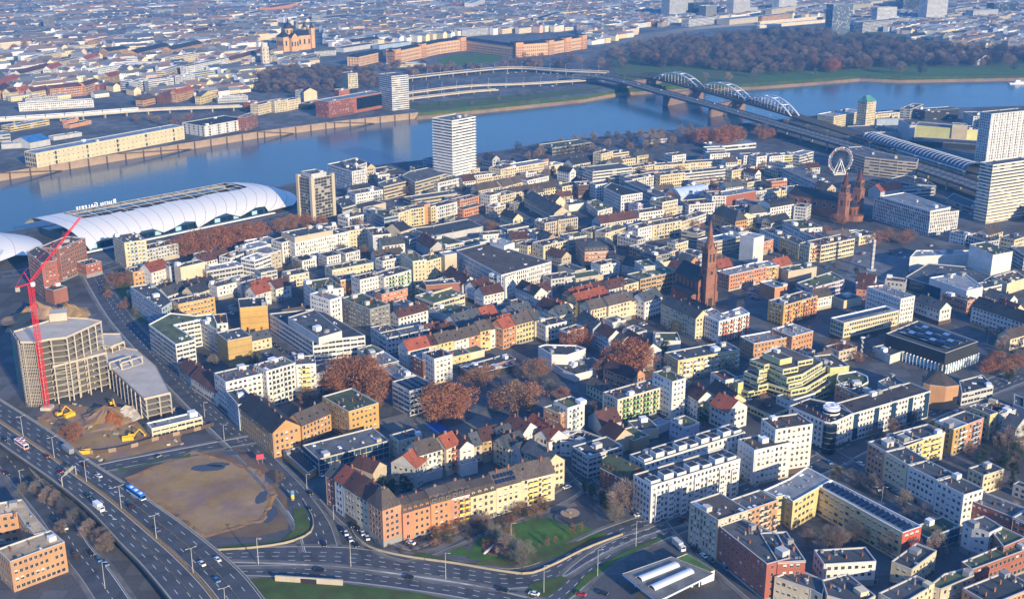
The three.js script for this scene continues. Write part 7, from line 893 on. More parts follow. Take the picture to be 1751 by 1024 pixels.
const chimGeo = (() => { const b = new MB(); b.box(0, .5, 0, 1, 1, 1); b.box(0, 1.04, 0, 1.2, .1, 1.2); b.box(.2, 1.2, 0, .25, .3, .3); b.box(-.2, 1.2, 0, .25, .3, .3); return b.geo(); })();
const balcGeo = (() => { const b = new MB(); b.box(0, 0, .65, 1, .16, 1.3); b.box(0, .5, 1.26, 1, .95, .08); b.box(-.49, .5, .65, .02, .95, 1.3); b.box(.49, .5, .65, .02, .95, 1.3); return b.geo(); })();
const dormGeo = (() => { const b = new MB(); b.box(0, .7, 0, 1.5, 1.4, 2); b.slab([-1, 1.45, 1.15], [0, 2.0, 1.15], [0, 2.0, -1.2], [-1, 1.45, -1.2], .12); b.slab([0, 2.0, 1.15], [1, 1.45, 1.15], [1, 1.45, -1.2], [0, 2.0, -1.2], .12); return b.geo(); })();
const balcMats = [M.white, std('#cfd3cc'), std('#d8c25a'), std('#7da86a'), std('#b9b2a4'), std('#c76a4a'), std('#9db4c4')];
function inset(poly, d) { const n = poly.length, A = poly.reduce((s, p, i) => { const q = poly[(i + 1) % n]; return s + p[0] * q[1] - q[0] * p[1]; }, 0) > 0 ? 1 : -1; return poly.map((p, i) => { const a = poly[(i + n - 1) % n], b = poly[(i + 1) % n], e1 = [p[0] - a[0], p[1] - a[1]], e2 = [b[0] - p[0], b[1] - p[1]], l1 = Math.hypot(...e1), l2 = Math.hypot(...e2), n1 = [-e1[1] / l1 * A, e1[0] / l1 * A], n2 = [-e2[1] / l2 * A, e2[0] / l2 * A], k = Math.max(.35, 1 + n1[0] * n2[0] + n1[1] * n2[1]); return [p[0] + (n1[0] + n2[0]) / k * d, p[1] + (n1[1] + n2[1]) / k * d]; }); }
let nWin = 0, nMerged = 0;
const chimCol = [M.chimney, M.brick, std('#8a7a6c', .9)];
function roofRect(g, p, h, rk, mat, wall, near) { // p: four local corners, p0-p1 the front
  let [a, b, c, d] = p; if (rk === 'X') [a, b, c, d] = [b, c, d, a];
  const dep = Math.hypot(d[0] - a[0], d[1] - a[1]), len = Math.hypot(b[0] - a[0], b[1] - a[1]), r = new MB(), V = (q, y) => [q[0], y, q[1]], ex = .5;
  const ux = (b[0] - a[0]) / len, uz = (b[1] - a[1]) / len, vx = (d[0] - a[0]) / dep, vz = (d[1] - a[1]) / dep, at = (s, t) => [a[0] + ux * s + vx * t, a[1] + uz * s + vz * t];
  const out = { len, dep, at, rh: 0, rk };
  if (rk === 'G' || rk === 'X') {
    const rh = Math.min(5.5, dep * .40), k = rh / (dep / 2); out.rh = rh;
    r.slab(V(at(-.3, -ex), h - ex * k), V(at(len + .3, -ex), h - ex * k), V(at(len + .3, dep / 2), h + rh), V(at(-.3, dep / 2), h + rh), .28);
    r.slab(V(at(-.3, dep / 2), h + rh), V(at(len + .3, dep / 2), h + rh), V(at(len + .3, dep + ex), h - ex * k), V(at(-.3, dep + ex), h - ex * k), .28);
    wall.tri(V(a, h), V(d, h), V(at(0, dep / 2), h + rh - .3)).tri(V(b, h), V(c, h), V(at(len, dep / 2), h + rh - .3));
  } else if (rk === 'H') {
    const rh = Math.min(9, dep * .55), i = Math.min(dep, len) * .32; out.rh = rh; const q = [at(-ex, -ex), at(len + ex, -ex), at(len + ex, dep + ex), at(-ex, dep + ex)], t = [at(i, dep / 2 - .8), at(len - i, dep / 2 - .8), at(len - i, dep / 2 + .8), at(i, dep / 2 + .8)];
    for (let k = 0; k < 4; k++) { const n = (k + 1) % 4; r.quad(V(q[k], h), V(q[n], h), V(t[n], h + rh), V(t[k], h + rh)); } r.flat(t, h + rh).flat(q, h - .05);
  } else { // mansard
    const i = 1.5, m = 3.4; out.rh = m + 1.2; const q = [at(-.3, -.3), at(len + .3, -.3), at(len + .3, dep + .3), at(-.3, dep + .3)], t = [at(0, i), at(len, i), at(len, dep - i), at(0, dep - i)], e = [at(0, dep / 2), at(len, dep / 2)];
    r.quad(V(q[0], h), V(q[1], h), V(t[1], h + m), V(t[0], h + m)).quad(V(q[2], h), V(q[3], h), V(t[3], h + m), V(t[2], h + m)).flat(q, h - .05);
    r.quad(V(t[0], h + m), V(t[1], h + m), V(e[1], h + m + 1.6), V(e[0], h + m + 1.6)).quad(V(t[2], h + m), V(t[3], h + m), V(e[0], h + m + 1.6), V(e[1], h + m + 1.6));
    for (const [s, P, Q, F, E] of [[0, q[0], q[3], t[0], t[3]], [len, q[1], q[2], t[1], t[2]]]) wall.quad(V(P, h), V(Q, h), V(E, h + m), V(F, h + m)).tri(V(F, h + m), V(E, h + m), V(at(s, dep / 2), h + m + 1.6));
  }
  out.mesh = r.build('roof', mat, g); return out;
}
function addWindows(g, P, q, h, y0, style, d, front, mb) { // one wall from P to q (local), outward normal n
  const l = Math.hypot(q[0] - P[0], q[1] - P[1]), ux = (q[0] - P[0]) / l, uz = (q[1] - P[1]) / l, nx = d.n[0], nz = d.n[1], ry = Math.atan2(nx, nz);
  const put = (s, y, w, hh, geo, mat, name = 'window', off = 0) => { const x = P[0] + ux * s + nx * off, z = P[1] + uz * s + nz * off; if (mb) { const e = .07, a = [x - ux * w / 2 + nx * e, z - uz * w / 2 + nz * e], b = [x + ux * w / 2 + nx * e, z + uz * w / 2 + nz * e]; const k = R(); k < .16 ? mb.col(.30, .30, .29) : mb.col(.03 + .02 * k, .037 + .022 * k, .05 + .025 * k); mb.quad([a[0], y - hh / 2, a[1]], [b[0], y - hh / 2, b[1]], [b[0], y + hh / 2, b[1]], [a[0], y + hh / 2, a[1]]); nMerged++; return null; } const m = part(name, geo, mat, g); m.position.set(x, y, z); m.rotation.y = ry; m.scale.set(w, hh, 1); nWin++; return m; };
  const fl = d.o.fl || Math.max(1, Math.floor((h - .5) / 3)), fh = (h - .7) / fl;
  if (l < 2.4) return;
  if (style === 'b' || style === 'g') {
    const n = Math.max(1, Math.round(l / (style === 'g' ? 3.4 : 5.2))), pw = (l - .6) / n;
    for (let k = 0; k < fl; k++) for (let i = 0; i < n; i++) put(.3 + pw * (i + .5), k * fh + fh * .56 + y0, pw - (style === 'g' ? .25 : .18), style === 'g' ? fh - .45 : fh * .48, style === 'g' ? bandGeo : winGeo[R() < .22 ? 2 : 0], style === 'g' ? M.glassB : M.win);
    return;
  }
  let [w, hh, sp] = d.ws;
  if (style === 'v') { w = 1.15; hh = fh * .74; sp = 2.15; } if (style === 's') { w = 2.2; hh = 1.6; sp = 3.3; } if (style === 'q') { w = 1.4; hh = .9; sp = 6.5; } if (d.o.dense) sp = 2.2;
  const n = Math.max(1, Math.floor((l - .8) / sp)), s0 = (l - (n - 1) * sp) / 2;
  const bal = new Set(); if (style === 'k' && front) for (let i = 1; i < n; i += 3) { bal.add(i); if (R() < .5 && i + 1 < n) { bal.add(i + 1); } }
  const bm = d.bm;
  for (let k = 0; k < fl; k++) for (let i = 0; i < n; i++) {
    const s = s0 + i * sp; if (style !== 'v' && R() < .02) continue;
    if (style === 'v' && R() < .06) continue;
    const B = bal.has(i) && k > 0; if (k === 0 && d.o.shop) { if (i % 2) continue; put(s + sp / 2, y0 + 1.6, sp * 1.7, 2.4, winGeo[1], M.win, 'shop_window'); continue; } const ghigh = k === 0 && style !== 'v' && style !== 'q';
    put(s, y0 + k * fh + fh * .55, B ? 1.9 : w * (ghigh ? 1.25 : 1), B ? 2.0 : hh, winGeo[R() < .5 ? d.fav : Math.floor(R() * 5)], M.win);
    if (B && !mb) { const m = part('balcony', balcGeo, bm, g); m.position.set(P[0] + ux * s, y0 + k * fh + .25, P[1] + uz * s); m.rotation.y = ry; m.scale.set(2.7, 1, 1); }
    else if (B) { const x = P[0] + ux * s + nx * .7, z = P[1] + uz * s + nz * .7; mb.col(.55, .53, .48).box(x, y0 + k * fh + .7, z, 2.7, .95, 1.2, ry); }
  }
  if (style === 'q') for (let s = l * .12; s < l; s += l * .2) for (let k = 0; k < fl; k++) put(s, y0 + k * fh + fh * .5, 2.6, fh * .7, bandGeo, M.glass);
}
const WN = { w: 'white', c: 'cream', y: 'yellow', o: 'ochre', p: 'salmon', r: 'red brick', l: 'light grey', g: 'grey', e: 'beige', n: 'pale green', b: 'brown', d: 'dark', k: 'gold', u: 'pale blue', v: 'lilac', q: 'orange' }, RN = { d: 'dark', g: 'grey', t: 'red brown', o: 'orange', s: 'slate', n: 'mossy', l: 'pale', b: 'brown', w: 'white', u: 'blue grey', U: 'blue', q: 'red', Q: 'turquoise', E: 'pale peach' }, RKN = { F: 'flat', G: 'gable', X: 'cross gable', H: 'hip', M: 'mansard', W: 'zigzag' }, NUM = 'one two three four five six seven eight nine ten eleven twelve thirteen fourteen fifteen sixteen seventeen eighteen nineteen twenty'.split(' ');
function described(pf, H, wk, rk0, win, rk, marks) { // label from the look and the two landmarks it stands between
  const o = typeof marks[marks.length - 1] === 'object' ? marks[marks.length - 1] : {}, ids = marks.filter(m => typeof m === 'number'), fl = NUM[Math.min(20, Math.max(1, Math.floor((H - .5) / 3))) - 1];
  const [name, kind, cat] = H < 7.5 ? ['low_building', 'building', 'building'] : win === 'n' ? ['plain_block', 'plain block', 'building'] : 'bgv'.includes(win) ? ['office_block', 'office', 'office'] : H > 30 ? ['high_rise', 'tower', 'tower'] : rk !== 'F' ? ['town_house', 'house', 'house'] : ['apartment_block', win === 'k' ? 'balcony flats' : 'flats', 'apartments'];
  let lb = `${WN[wk]} ${fl} storey ${kind}, ${RN[rk0]} ${RKN[rk]} roof, `, w = `between ${MARKS[ids[0]]} and ${MARKS[ids[1]]}`; if (!ids[1] && ids[1] !== 0 || (lb + w).split(' ').length > 16) w = `near ${MARKS[ids[0]]}`;
  return [o, name, lb + w, cat, `alike ${name.replace('_', ' ')}s ${w}`];
}
const REGB = {};
function building(B) {
  const [pf, H, [wk, rk0, win, rk], x3, x4, x5, x6] = B; let o, name, label, cat, group;
  if (x4) [o, name, label, cat] = [x3, x4, x5, x6]; else [o, name, label, cat, group] = described(pf, H, wk, rk0, win, rk, x3);
  const n = pf.length / 2, up = o.up || 0, h = H - up;
  let cx = 0, cz = 0; for (let i = 0; i < n; i++) { cx += pf[2 * i] / n; cz += pf[2 * i + 1] / n; }
  const p = Array.from({ length: n }, (_, i) => [pf[2 * i] - cx, pf[2 * i + 1] - cz]);
  const g = thing(name, label, cat, cx, up, cz, 0, group); const dist = Math.hypot(cx, cz), near = dist < 1000;
  const A = p.reduce((s, q, i) => { const t = p[(i + 1) % n]; return s + q[0] * t[1] - t[0] * q[1]; }, 0), sg = A > 0 ? 1 : -1, area = Math.abs(A) / 2;
  const wm = wmat(wk), wall = new MB(), mat = rmat(rk0, rk !== 'F');
  let u0 = R() * 20; for (let i = 0; i < n; i++) { wall.wallq(p[i], p[(i + 1) % n], 0, h, u0); u0 += 7; }
  let rf = null;
  const par = area > 60 ? .7 : .35, rough = ['d', 'g', 'b', 'n', 's'];
  if (rk === 'F') {
    const inn = inset(p, .38), cop = new MB();
    const ou = inset(p, -.06); for (let i = 0; i < n; i++) { const j = (i + 1) % n; cop.quad([ou[i][0], h + .02, ou[i][1]], [ou[j][0], h + .02, ou[j][1]], [inn[j][0], h + .02, inn[j][1]], [inn[i][0], h + .02, inn[i][1]]); cop.wallq(ou[i], ou[j], h - .22, h + .02); cop.wallq(inn[j], inn[i], h - par, h + .02); }
    cop.build('parapet_cap', o.edge || rk0 === 'l' ? M.white : M.coping, g);
    new MB().flat(inn, h - par).build('roof', mat, g);
    const ry = Math.atan2(-(p[1][1] - p[0][1]), p[1][0] - p[0][0]);
    const inside = () => { for (let t = 0; t < 30; t++) { const a = pick(p), b = pick(p), s = .15 + .7 * R(), q = [(a[0] * (1 - s) + b[0] * s) * .75, (a[1] * (1 - s) + b[1] * s) * .75]; let c = false; for (let i = 0, j = n - 1; i < n; j = i++) if ((p[i][1] > q[1]) !== (p[j][1] > q[1]) && q[0] < (p[j][0] - p[i][0]) * (q[1] - p[i][1]) / (p[j][1] - p[i][1]) + p[i][0]) c = !c; if (c) return q; } return [0, 0]; };
    if (!o.solar && dist < 2100 && !(o.stack < 7)) {
      const big = area > 260, ns = o.stair ?? (area > 130 && R() < .75 ? 1 + (area > 500) : 0);
      for (let k = 0; k < ns; k++) { const q = inside(), m = part('stair_head', unit, pick([M.white, M.coping, M.grey, 'wcel'.includes(wk) ? wm : M.coping]), g), s = rr(2.6, 4.4), hh = rr(1.8, 2.8); m.scale.set(s, hh, s * rr(.6, 1.2)); m.position.set(q[0], h - par + hh / 2, q[1]); m.rotation.y = ry; }
      const nv = Math.min(near ? 9 : 4, Math.round(area / 60));
      for (let k = 0; k < nv; k++) { const q = inside(), m = part('roof_vent', unit, pick([M.steel, M.grey, M.coping, M.dark]), g), s = rr(.5, 1.5), hh = rr(.4, 1.1); m.scale.set(s, hh, rr(.5, 1.6)); m.position.set(q[0], h - par + hh / 2, q[1]); m.rotation.y = ry; }
      const nc = o.ch ?? ((win === 'p' || win === 'k') && area < 700 ? Math.round(area / 100) : 0);
      for (let k = 0; k < nc; k++) { const t = (k + .5) / nc, e0 = lerp2(p[0], p[1], t), e1 = lerp2(p[n - 1], p[2 % n], t), q = lerp2(e0, e1, .35 + .3 * R()), m = part('chimney', chimGeo, pick(chimCol), g); m.scale.set(rr(.5, 1.0), rr(1.2, 1.9), .6); m.position.set(q[0], h - par, q[1]); m.rotation.y = ry; }
      if (big && near && win !== 'p') for (let k = 0; k < 3; k++) { const q = inside(), m = part('skylight', unit, M.white, g); m.scale.set(1.6, .5, 2.6); m.position.set(q[0], h - par + .2, q[1]); m.rotation.y = ry; }
    }
    if (o.solar) { const l = Math.hypot(p[1][0] - p[0][0], p[1][1] - p[0][1]), L3 = Math.hypot(p[n - 1][0] - p[0][0], p[n - 1][1] - p[0][1]), k2 = o.solar === 2, long = l >= L3, e = long ? [p[0], p[1], p[2 % n], p[n - 1]] : [p[n - 1], p[0], p[1], p[2]], ll = Math.max(l, L3), nn = Math.round(ll / (k2 ? 3 : 5)); const pg = new THREE.BoxGeometry(1, .08, 1), tilt = k2 ? .5 : .12; for (let i = 1; i < nn; i++) for (const t of k2 ? [.5] : o.solar === 3 ? [.25, .5, .75] : [.45, .62]) { const s = i / nn, q = lerp2(lerp2(e[0], e[1], s), lerp2(e[3], e[2], s), t), m = part('solar_panel', pg, M.solar, g); m.position.set(q[0], h - par + .75, q[1]); m.scale.set(k2 ? 2.2 : 4.4, 1, k2 ? 5.5 : 2.6); m.rotation.set(0, Math.atan2(-(e[1][1] - e[0][1]), e[1][0] - e[0][0]), k2 ? -tilt : 0); } }
  } else {
    rf = roofRect(g, p, h, rk === 'W' ? 'M' : rk, mat, wall, near);
    const { len, dep, at, rh } = rf, cross = rk === 'X';
    if (dist < 1500) { const nc = Math.max(1, Math.round(len / 9)); for (let k = 0; k < nc; k++) { const q = at(len * (k + .5) / nc, dep * rr(.42, .58)), m = part('chimney', chimGeo, pick(chimCol), g); m.scale.set(rr(.7, 1.3), rr(1.6, 2.2), .75); m.position.set(q[0], h + rh * .82, q[1]); m.rotation.y = Math.atan2(-(p[1][1] - p[0][1]), p[1][0] - p[0][0]); } }
    if (near && (rk === 'M' || rk === 'W')) { const ry = Math.atan2(-(p[1][1] - p[0][1]), p[1][0] - p[0][0]) + 0, nd = Math.max(1, Math.round(len / 3.4)); const fx = (p[0][0] + p[1][0]) / 2, fz = (p[0][1] + p[1][1]) / 2; for (let k = 0; k < nd; k++) { const w = rk === 'W', q = at(len * (k + .5) / nd, w ? 1.0 : 1.2), m = part('dormer', dormGeo, w ? mat : wm, g); m.position.set(q[0], h + .2, q[1]); m.rotation.y = Math.atan2(fx, fz); m.scale.set(w ? 1.7 : .95, w ? 1.5 : 1, 1); const ww = part('window', winGeo[0], M.win, m); ww.position.set(0, .75, 1.01); ww.scale.set(.95, 1.05, 1); } }
    else if (near && rk === 'G') { const nd = Math.floor(len / 5); for (let k = 0; k < nd; k++) { if (R() < .35) continue; const t = rr(.15, .3), q = at(len * (k + .5) / nd, dep * t), m = part('skylight', unit, M.glass, g), kk = rh / (dep / 2); m.scale.set(1, .12, 1.2); m.position.set(q[0], h + dep * t * kk + .05, q[1]); const fx = (p[0][0] + p[1][0]) / 2, fz = (p[0][1] + p[1][1]) / 2; m.rotation.set(Math.atan(kk), Math.atan2(fx, fz), 0, 'YXZ'); } if (o.solar) for (let i = 0; i < 6; i++) for (let j = 0; j < 2; j++) { const t = .14 + .17 * j, q = at(len * (.1 + .14 * i), dep * t), kk = rh / (dep / 2), m = part('solar_panel', unit, M.solar, g); m.scale.set(1.7, .1, 2); m.position.set(q[0], h + dep * t * kk + .12, q[1]); const fx = (p[0][0] + p[1][0]) / 2, fz = (p[0][1] + p[1][1]) / 2; m.rotation.set(Math.atan(kk), Math.atan2(fx, fz), 0, 'YXZ'); } }
  }
  wall.build('wall', wm, g);
  if ((win === 'p' || win === 'k') && h > 9 && dist < 1100 && up === 0) { const k = inset(p, -.06), sc = new MB(); if (R() < .3) { o.shop = 1; } if (o.shop || R() < .35) for (let i = 0; i < n; i++) sc.wallq(k[i], k[(i + 1) % n], 0, o.shop ? 3 : 1.2); sc.build('plinth', pick([M.grey, M.conc2, M.bark, wmat('e')]), g); if (R() < .4) { const co = new MB(), k2 = inset(p, -.14); for (let i = 0; i < n; i++) { co.wallq(k2[i], k2[(i + 1) % n], h - .9, h - .45); } co.build('cornice', pick([M.coping, M.white, wm]), g); } for (let i = 0; i < n; i++) { if (R() < .5) continue; const m = part('downpipe', unit, M.grey, g), q = lerp2(p[i], p[(i + 1) % n], .03); m.scale.set(.16, h, .16); m.position.set(q[0] * 1.004, h / 2, q[1] * 1.004); } }
  if (o.bandlines) { const b = new MB(); for (let y = 4; y < h; y += 4.2) for (let i = 0; i < n; i++) { const a = p[i], c = p[(i + 1) % n], k = inset(p, -.05); b.wallq(k[i], k[(i + 1) % n], y, y + .14); } b.build('panel_joint', M.dark, g); }
  const mb = near ? null : new MB(true), bm = pick(balcMats), ws = [rr(1.25, 1.75), rr(1.5, 1.9), rr(2.45, 3.1)], fav = Math.floor(R() * 5);
  let best = -1, bi = 0; const E = [];
  for (let i = 0; i < n; i++) { const a = p[i], b = p[(i + 1) % n], l = Math.hypot(b[0] - a[0], b[1] - a[1]), nx = (b[1] - a[1]) / l * sg, nz = -(b[0] - a[0]) / l * sg, mx = cx + (a[0] + b[0]) / 2, mz = cz + (a[1] + b[1]) / 2, vis = -(nx * mx + nz * mz) / Math.hypot(mx, mz); E.push([a, b, nx, nz, vis, l]); const lit = nx * SUN.x + nz * SUN.z; if (vis > 0 && lit * l > best) { best = lit * l; bi = i; } }
  const style = win === 'm' ? 'p' : win;
  if (win !== 'n') E.forEach(([a, b, nx, nz, vis, l], i) => { if (vis > -.12) { if (o.led && i === bi) { addWindows(g, a, lerp2(a, b, .45), h, 0, 'p', { n: [nx, nz], o, bm, ws, fav }, false, mb); const m = part('screen_facade', unit, M.glass, g), q = lerp2(a, b, .73); m.scale.set(l * .48, h * .72, .3); m.position.set(q[0] + nx * .2, h * .55, q[1] + nz * .2); m.rotation.y = Math.atan2(nx, nz); } else addWindows(g, a, b, h, 0, style, { n: [nx, nz], o, bm, ws, fav }, i === bi, mb); } });
  if (mb) { const m = mb.build('window_rows', M.win, g); if (m) m.userData.kind = 'stuff'; }
  if (o.glassbay) { const [a, b, nx, nz, , l] = E[bi]; for (const t of [.04, .3, .52, .74, .96]) { const q = lerp2(a, b, t), m = part('glass_bay', unit, M.glassB, g); m.scale.set(3.4, h - 2, .5); m.position.set(q[0] + nx * .2, h / 2, q[1] + nz * .2); m.rotation.y = Math.atan2(nx, nz); } }
  if (o.step) { const [a, b, nx, nz, , l] = E[bi], k = Math.round(l / 7.5), ry = Math.atan2(nx, nz); for (let i = 0; i < k; i++) { const q = lerp2(a, b, (i + .5) / k), hh = i % 2 ? 2.9 : 1.6, m = part('roof_terrace', unit, wm, g); m.scale.set(l / k * .72, hh, 5); m.position.set(q[0] - nx * 4.2, h + hh / 2 - .65, q[1] - nz * 4.2); m.rotation.y = ry; const bay = part('bay', unit, wm, g); bay.scale.set(l / k * .42, h - (i % 2 ? 2.5 : 5), 1.0); bay.position.set(q[0] + nx * .5, (h - (i % 2 ? 2.5 : 5)) / 2, q[1] + nz * .5); bay.rotation.y = ry; for (let f = 0; f < Math.floor((h - 5) / 3); f++) for (const s of [-.22, .22]) { const wn = part('window', winGeo[f % 3], M.win, g), qq = [q[0] + nx * 1.02 + nz * s * 3, q[1] + nz * 1.02 - nx * s * 3]; wn.position.set(qq[0], 1.8 + f * 2.9, qq[1]); wn.rotation.y = ry; wn.scale.set(1.0, 1.4, 1); } const cap = part('terrace_cap', unit, M.dark, g); cap.scale.set(l / k * .6, .1, 4.2); cap.position.set(q[0] - nx * 4.2, h + hh - .6, q[1] - nz * 4.2); cap.rotation.y = ry; } }
  if (o.red) { const [a, c, nx, nz, , l] = E[o.red], q = lerp2(a, c, .5), m = part('end_wall', unit, std('#b8503a', .8), g); m.scale.set(l - .1, h - .3, .04); m.position.set(q[0], h / 2, q[1]); m.rotation.y = Math.atan2(nx, nz); }
  if (o.slabs) { const k = Math.round(h / 3.1), s = inset(p, -1.0); for (let f = 1; f <= k; f++) { const m = new MB(); for (let i = 0; i < n; i++) { const j = (i + 1) % n; m.wallq(s[i], s[j], f * h / k - .95, f * h / k - .05); m.quad([s[i][0], f * h / k - .95, s[i][1]], [s[j][0], f * h / k - .95, s[j][1]], [p[j][0], f * h / k - .95, p[j][1]], [p[i][0], f * h / k - .95, p[i][1]]); } m.build('balcony_band', M.white, g); } }
  if (o.stripes) { const [a, b, nx, nz, , l] = E[bi]; for (let s = 2; s < l; s += 4.2) { const q = lerp2(a, b, s / l), m = part('facade_fin', unit, M.white, g); m.scale.set(.9, h, .7); m.position.set(q[0] + nx * .3, h / 2, q[1] + nz * .3); m.rotation.y = Math.atan2(nx, nz); } }
  if (o.pillars) for (let i = 0; i < n; i++) { const m = part('corner_pillar', unit, wmat('e'), g); m.scale.set(3.4, h + 2, 3.4); m.position.set(p[i][0] * .97, h / 2 + .5, p[i][1] * .97); m.rotation.y = Math.atan2(E[0][2], E[0][3]); }
  if (o.on) { const q = REGB[o.on]; scene.remove(g); g.position.sub(q.position); q.add(g); g.name = o.pn || 'upper_storey'; g.userData = {}; } else if (!REGB[name]) REGB[name] = g;
  return g;
}
for (const B of BL) if (B[0].length === 6) { const [a, b, c, d, e, f] = B[0]; B[0].push(a + e - c, b + f - d); } // three corners stand for a rectangle
BL.forEach(building);
console.log('buildings', BL.length, 'windows', nWin, 'merged', nMerged);
// ---------- landmarks ----------
function sub(owner, name, x, y, z) { const p = REGB[owner], g = new THREE.Group(); g.name = name; g.position.set(x - p.position.x, y - p.position.y, z - p.position.z); p.add(g); return g; }
const font = await new FontLoader().loadAsync('fonts/droid/droid_sans_bold.typeface.json');
{ // shopping gallery: white membrane panels over a glass hall, open steel lattice in the crown
  const O = [-357.1, -952.5], U = [.693, -.721], V = [-.721, -.693], at = (u, v, h) => [O[0] + U[0] * u + V[0] * v, h, O[1] + U[1] * u + V[1] * v];
  const hv = v => v < 76 ? 3.5 + 16.5 * (1 - Math.pow(1 - v / 76, 3.6)) : 20 - 8 * Math.pow((v - 76) / 20, 2);
  function vault(g, N, u0, u1, vs, hole, taper) {
    const NV = 22;
    const pt = (s, t) => { const u00 = s * 240, v0 = vs(u00), v = v0 + (96 - v0) * t, a = u0(v), b = u1(v), u = a + (b - a) * s, k = taper(s); return [u, v, 1.5 + (hv(v) - 1.5) * k]; };
    for (let i = 0; i < N; i++) { let mb = new MB(), n0 = 0; const flush = () => { mb.build('membrane_panel', M.membrane, g); mb = new MB(); }; const e = .0005, s0 = i / N + e, s1 = (i + 1) / N - e; for (let j = 0; j < NV; j++) { const A = pt(s0, j / NV), B = pt(s1, j / NV), C = pt(s1, (j + 1) / NV), D = pt(s0, (j + 1) / NV), mu = (A[0] + C[0]) / 2, mv = (A[1] + C[1]) / 2; if (hole && mu > hole[0] && mu < hole[1] && mv > hole[2] && mv < hole[3]) { flush(); continue; } mb.slab(at(...A), at(...B), at(...C), at(...D), .12); }
      flush();
      const s = new MB(); for (let j = 0; j < NV; j++) { const A = pt(i / N, j / NV), B = pt(i / N, (j + 1) / NV); if (hole && A[0] > hole[0] && A[0] < hole[1] && (A[1] + B[1]) / 2 > hole[2] && (A[1] + B[1]) / 2 < hole[3]) continue; s.bar(at(A[0], A[1], A[2] + .02), at(B[0], B[1], B[2] + .02), .3, .2); } s.build('panel_seam', M.grey, g); }
    return pt;
  }
  const g = thing('shopping_gallery', 'long shopping gallery under a white vaulted membrane roof with open steel lattice', 'shopping mall');
  vault(g, 20, v => -12 * v / 96, v => 186 + 54 * Math.sqrt(Math.max(0, 1 - ((v - 54) / 54) ** 2)), u => 9 * Math.abs(Math.sin(Math.PI * u / 44)), [20, 186, 46, 88], s => s > .78 ? 1 - .72 * ((s - .78) / .22) ** 2 : 1);
  const hall = new MB(), q = [[4, 10], [184, 10], [205, 40], [205, 70], [180, 90], [0, 90]].map(([a, b]) => { const p = at(a, b, 0); return [p[0], p[2]]; }); for (let i = 0; i < 6; i++) hall.wallq(q[i], q[(i + 1) % 6], 0, 7); hall.flat(q, 7); hall.build('glass_hall', M.glassB, g);
  const band = new MB(); band.bar(at(-4, 4, 1.6), at(190, 4, 1.6), 3, .9); band.build('canopy_band', M.white, g);
  for (let k = 0; k < 26; k++) { const p = at(8 + k * 6.8, 9.7, 3.8), m = part('window', unit, k % 3 ? M.glass : std('#9fc4d8', .2), g); m.scale.set(5.6, 3.6, .3); m.position.set(...p); m.rotation.y = Math.atan2(.721, .693); }
  new MB().quad(at(16, 40, 11), at(190, 40, 11), at(194, 92, 11), at(14, 92, 11)).build('glass_roof', M.dark, g);
  for (let k = 0; k <= 12; k++) { const u = 20 + k * 13.8, m = new MB(); for (let v = 46; v < 90; v += 4) m.bar(at(u, v, hv(v) - .2), at(u, v + 4, hv(v + 4) - .2), .34, .4); m.build('lattice_rib', M.white, g); }
  for (let v = 56; v <= 80; v += 12) { const m = new MB(); m.bar(at(20, v, hv(v) - .1), at(186, v, hv(v) - .1), .28, .3); m.build('lattice_beam', M.coping, g); }
  for (let k = 0; k < 18; k += 2) { const u = 20 + k * 9.2, m = new MB(), f = k % 4; m.bar(at(u, f ? 48 : 88, hv(f ? 48 : 88) - .5), at(u + 13, f ? 88 : 48, hv(f ? 88 : 48) - .5), .25); m.build('lattice_brace', M.coping, g); }
  const sg = thing('roof_sign', 'white roof lettering facing the river on the membrane gallery', 'sign', ...at(70, 82, 18.6), Math.atan2(V[0], V[1]));
  let x = 0; for (const wd of ['RHEIN', 'GALERIE']) for (const [i, ch] of [...wd].entries()) { const sz = i ? 3.4 : 4.4, t = new TextGeometry(ch, { font, size: sz, depth: .5, curveSegments: 3 }); t.computeBoundingBox(); const m = part('letter', t, M.white, sg); m.position.set(x, 0, 0); x += t.boundingBox.max.x + .45; if (i === wd.length - 1) x += 1.8; }
  for (let k = 0; k < 9; k++) new MB().bar([k * x / 8, -2.6, 0], [k * x / 8, 0, 0], .25).build('stand', M.steel, sg);
  const g2 = thing('membrane_pavilion', 'second white membrane vault with rounded end beside the red crane', 'shopping mall');
  const O2 = [-300, -36]; // local u offset of the second vault, which ends with a round nose
  const inner = new THREE.Group(); g2.add(inner); inner.name = 'vault'; 
  vault(g2, 12, v => -330, v => -66 + 40 * Math.sqrt(Math.max(0, 1 - ((v - 44) / 54) ** 2)), u => 5 + 6 * Math.abs(Math.sin(Math.PI * u / 50)), null, s => s > .85 ? 1 - .5 * ((s - .85) / .15) ** 2 : 1);
  g2.remove(inner);
}
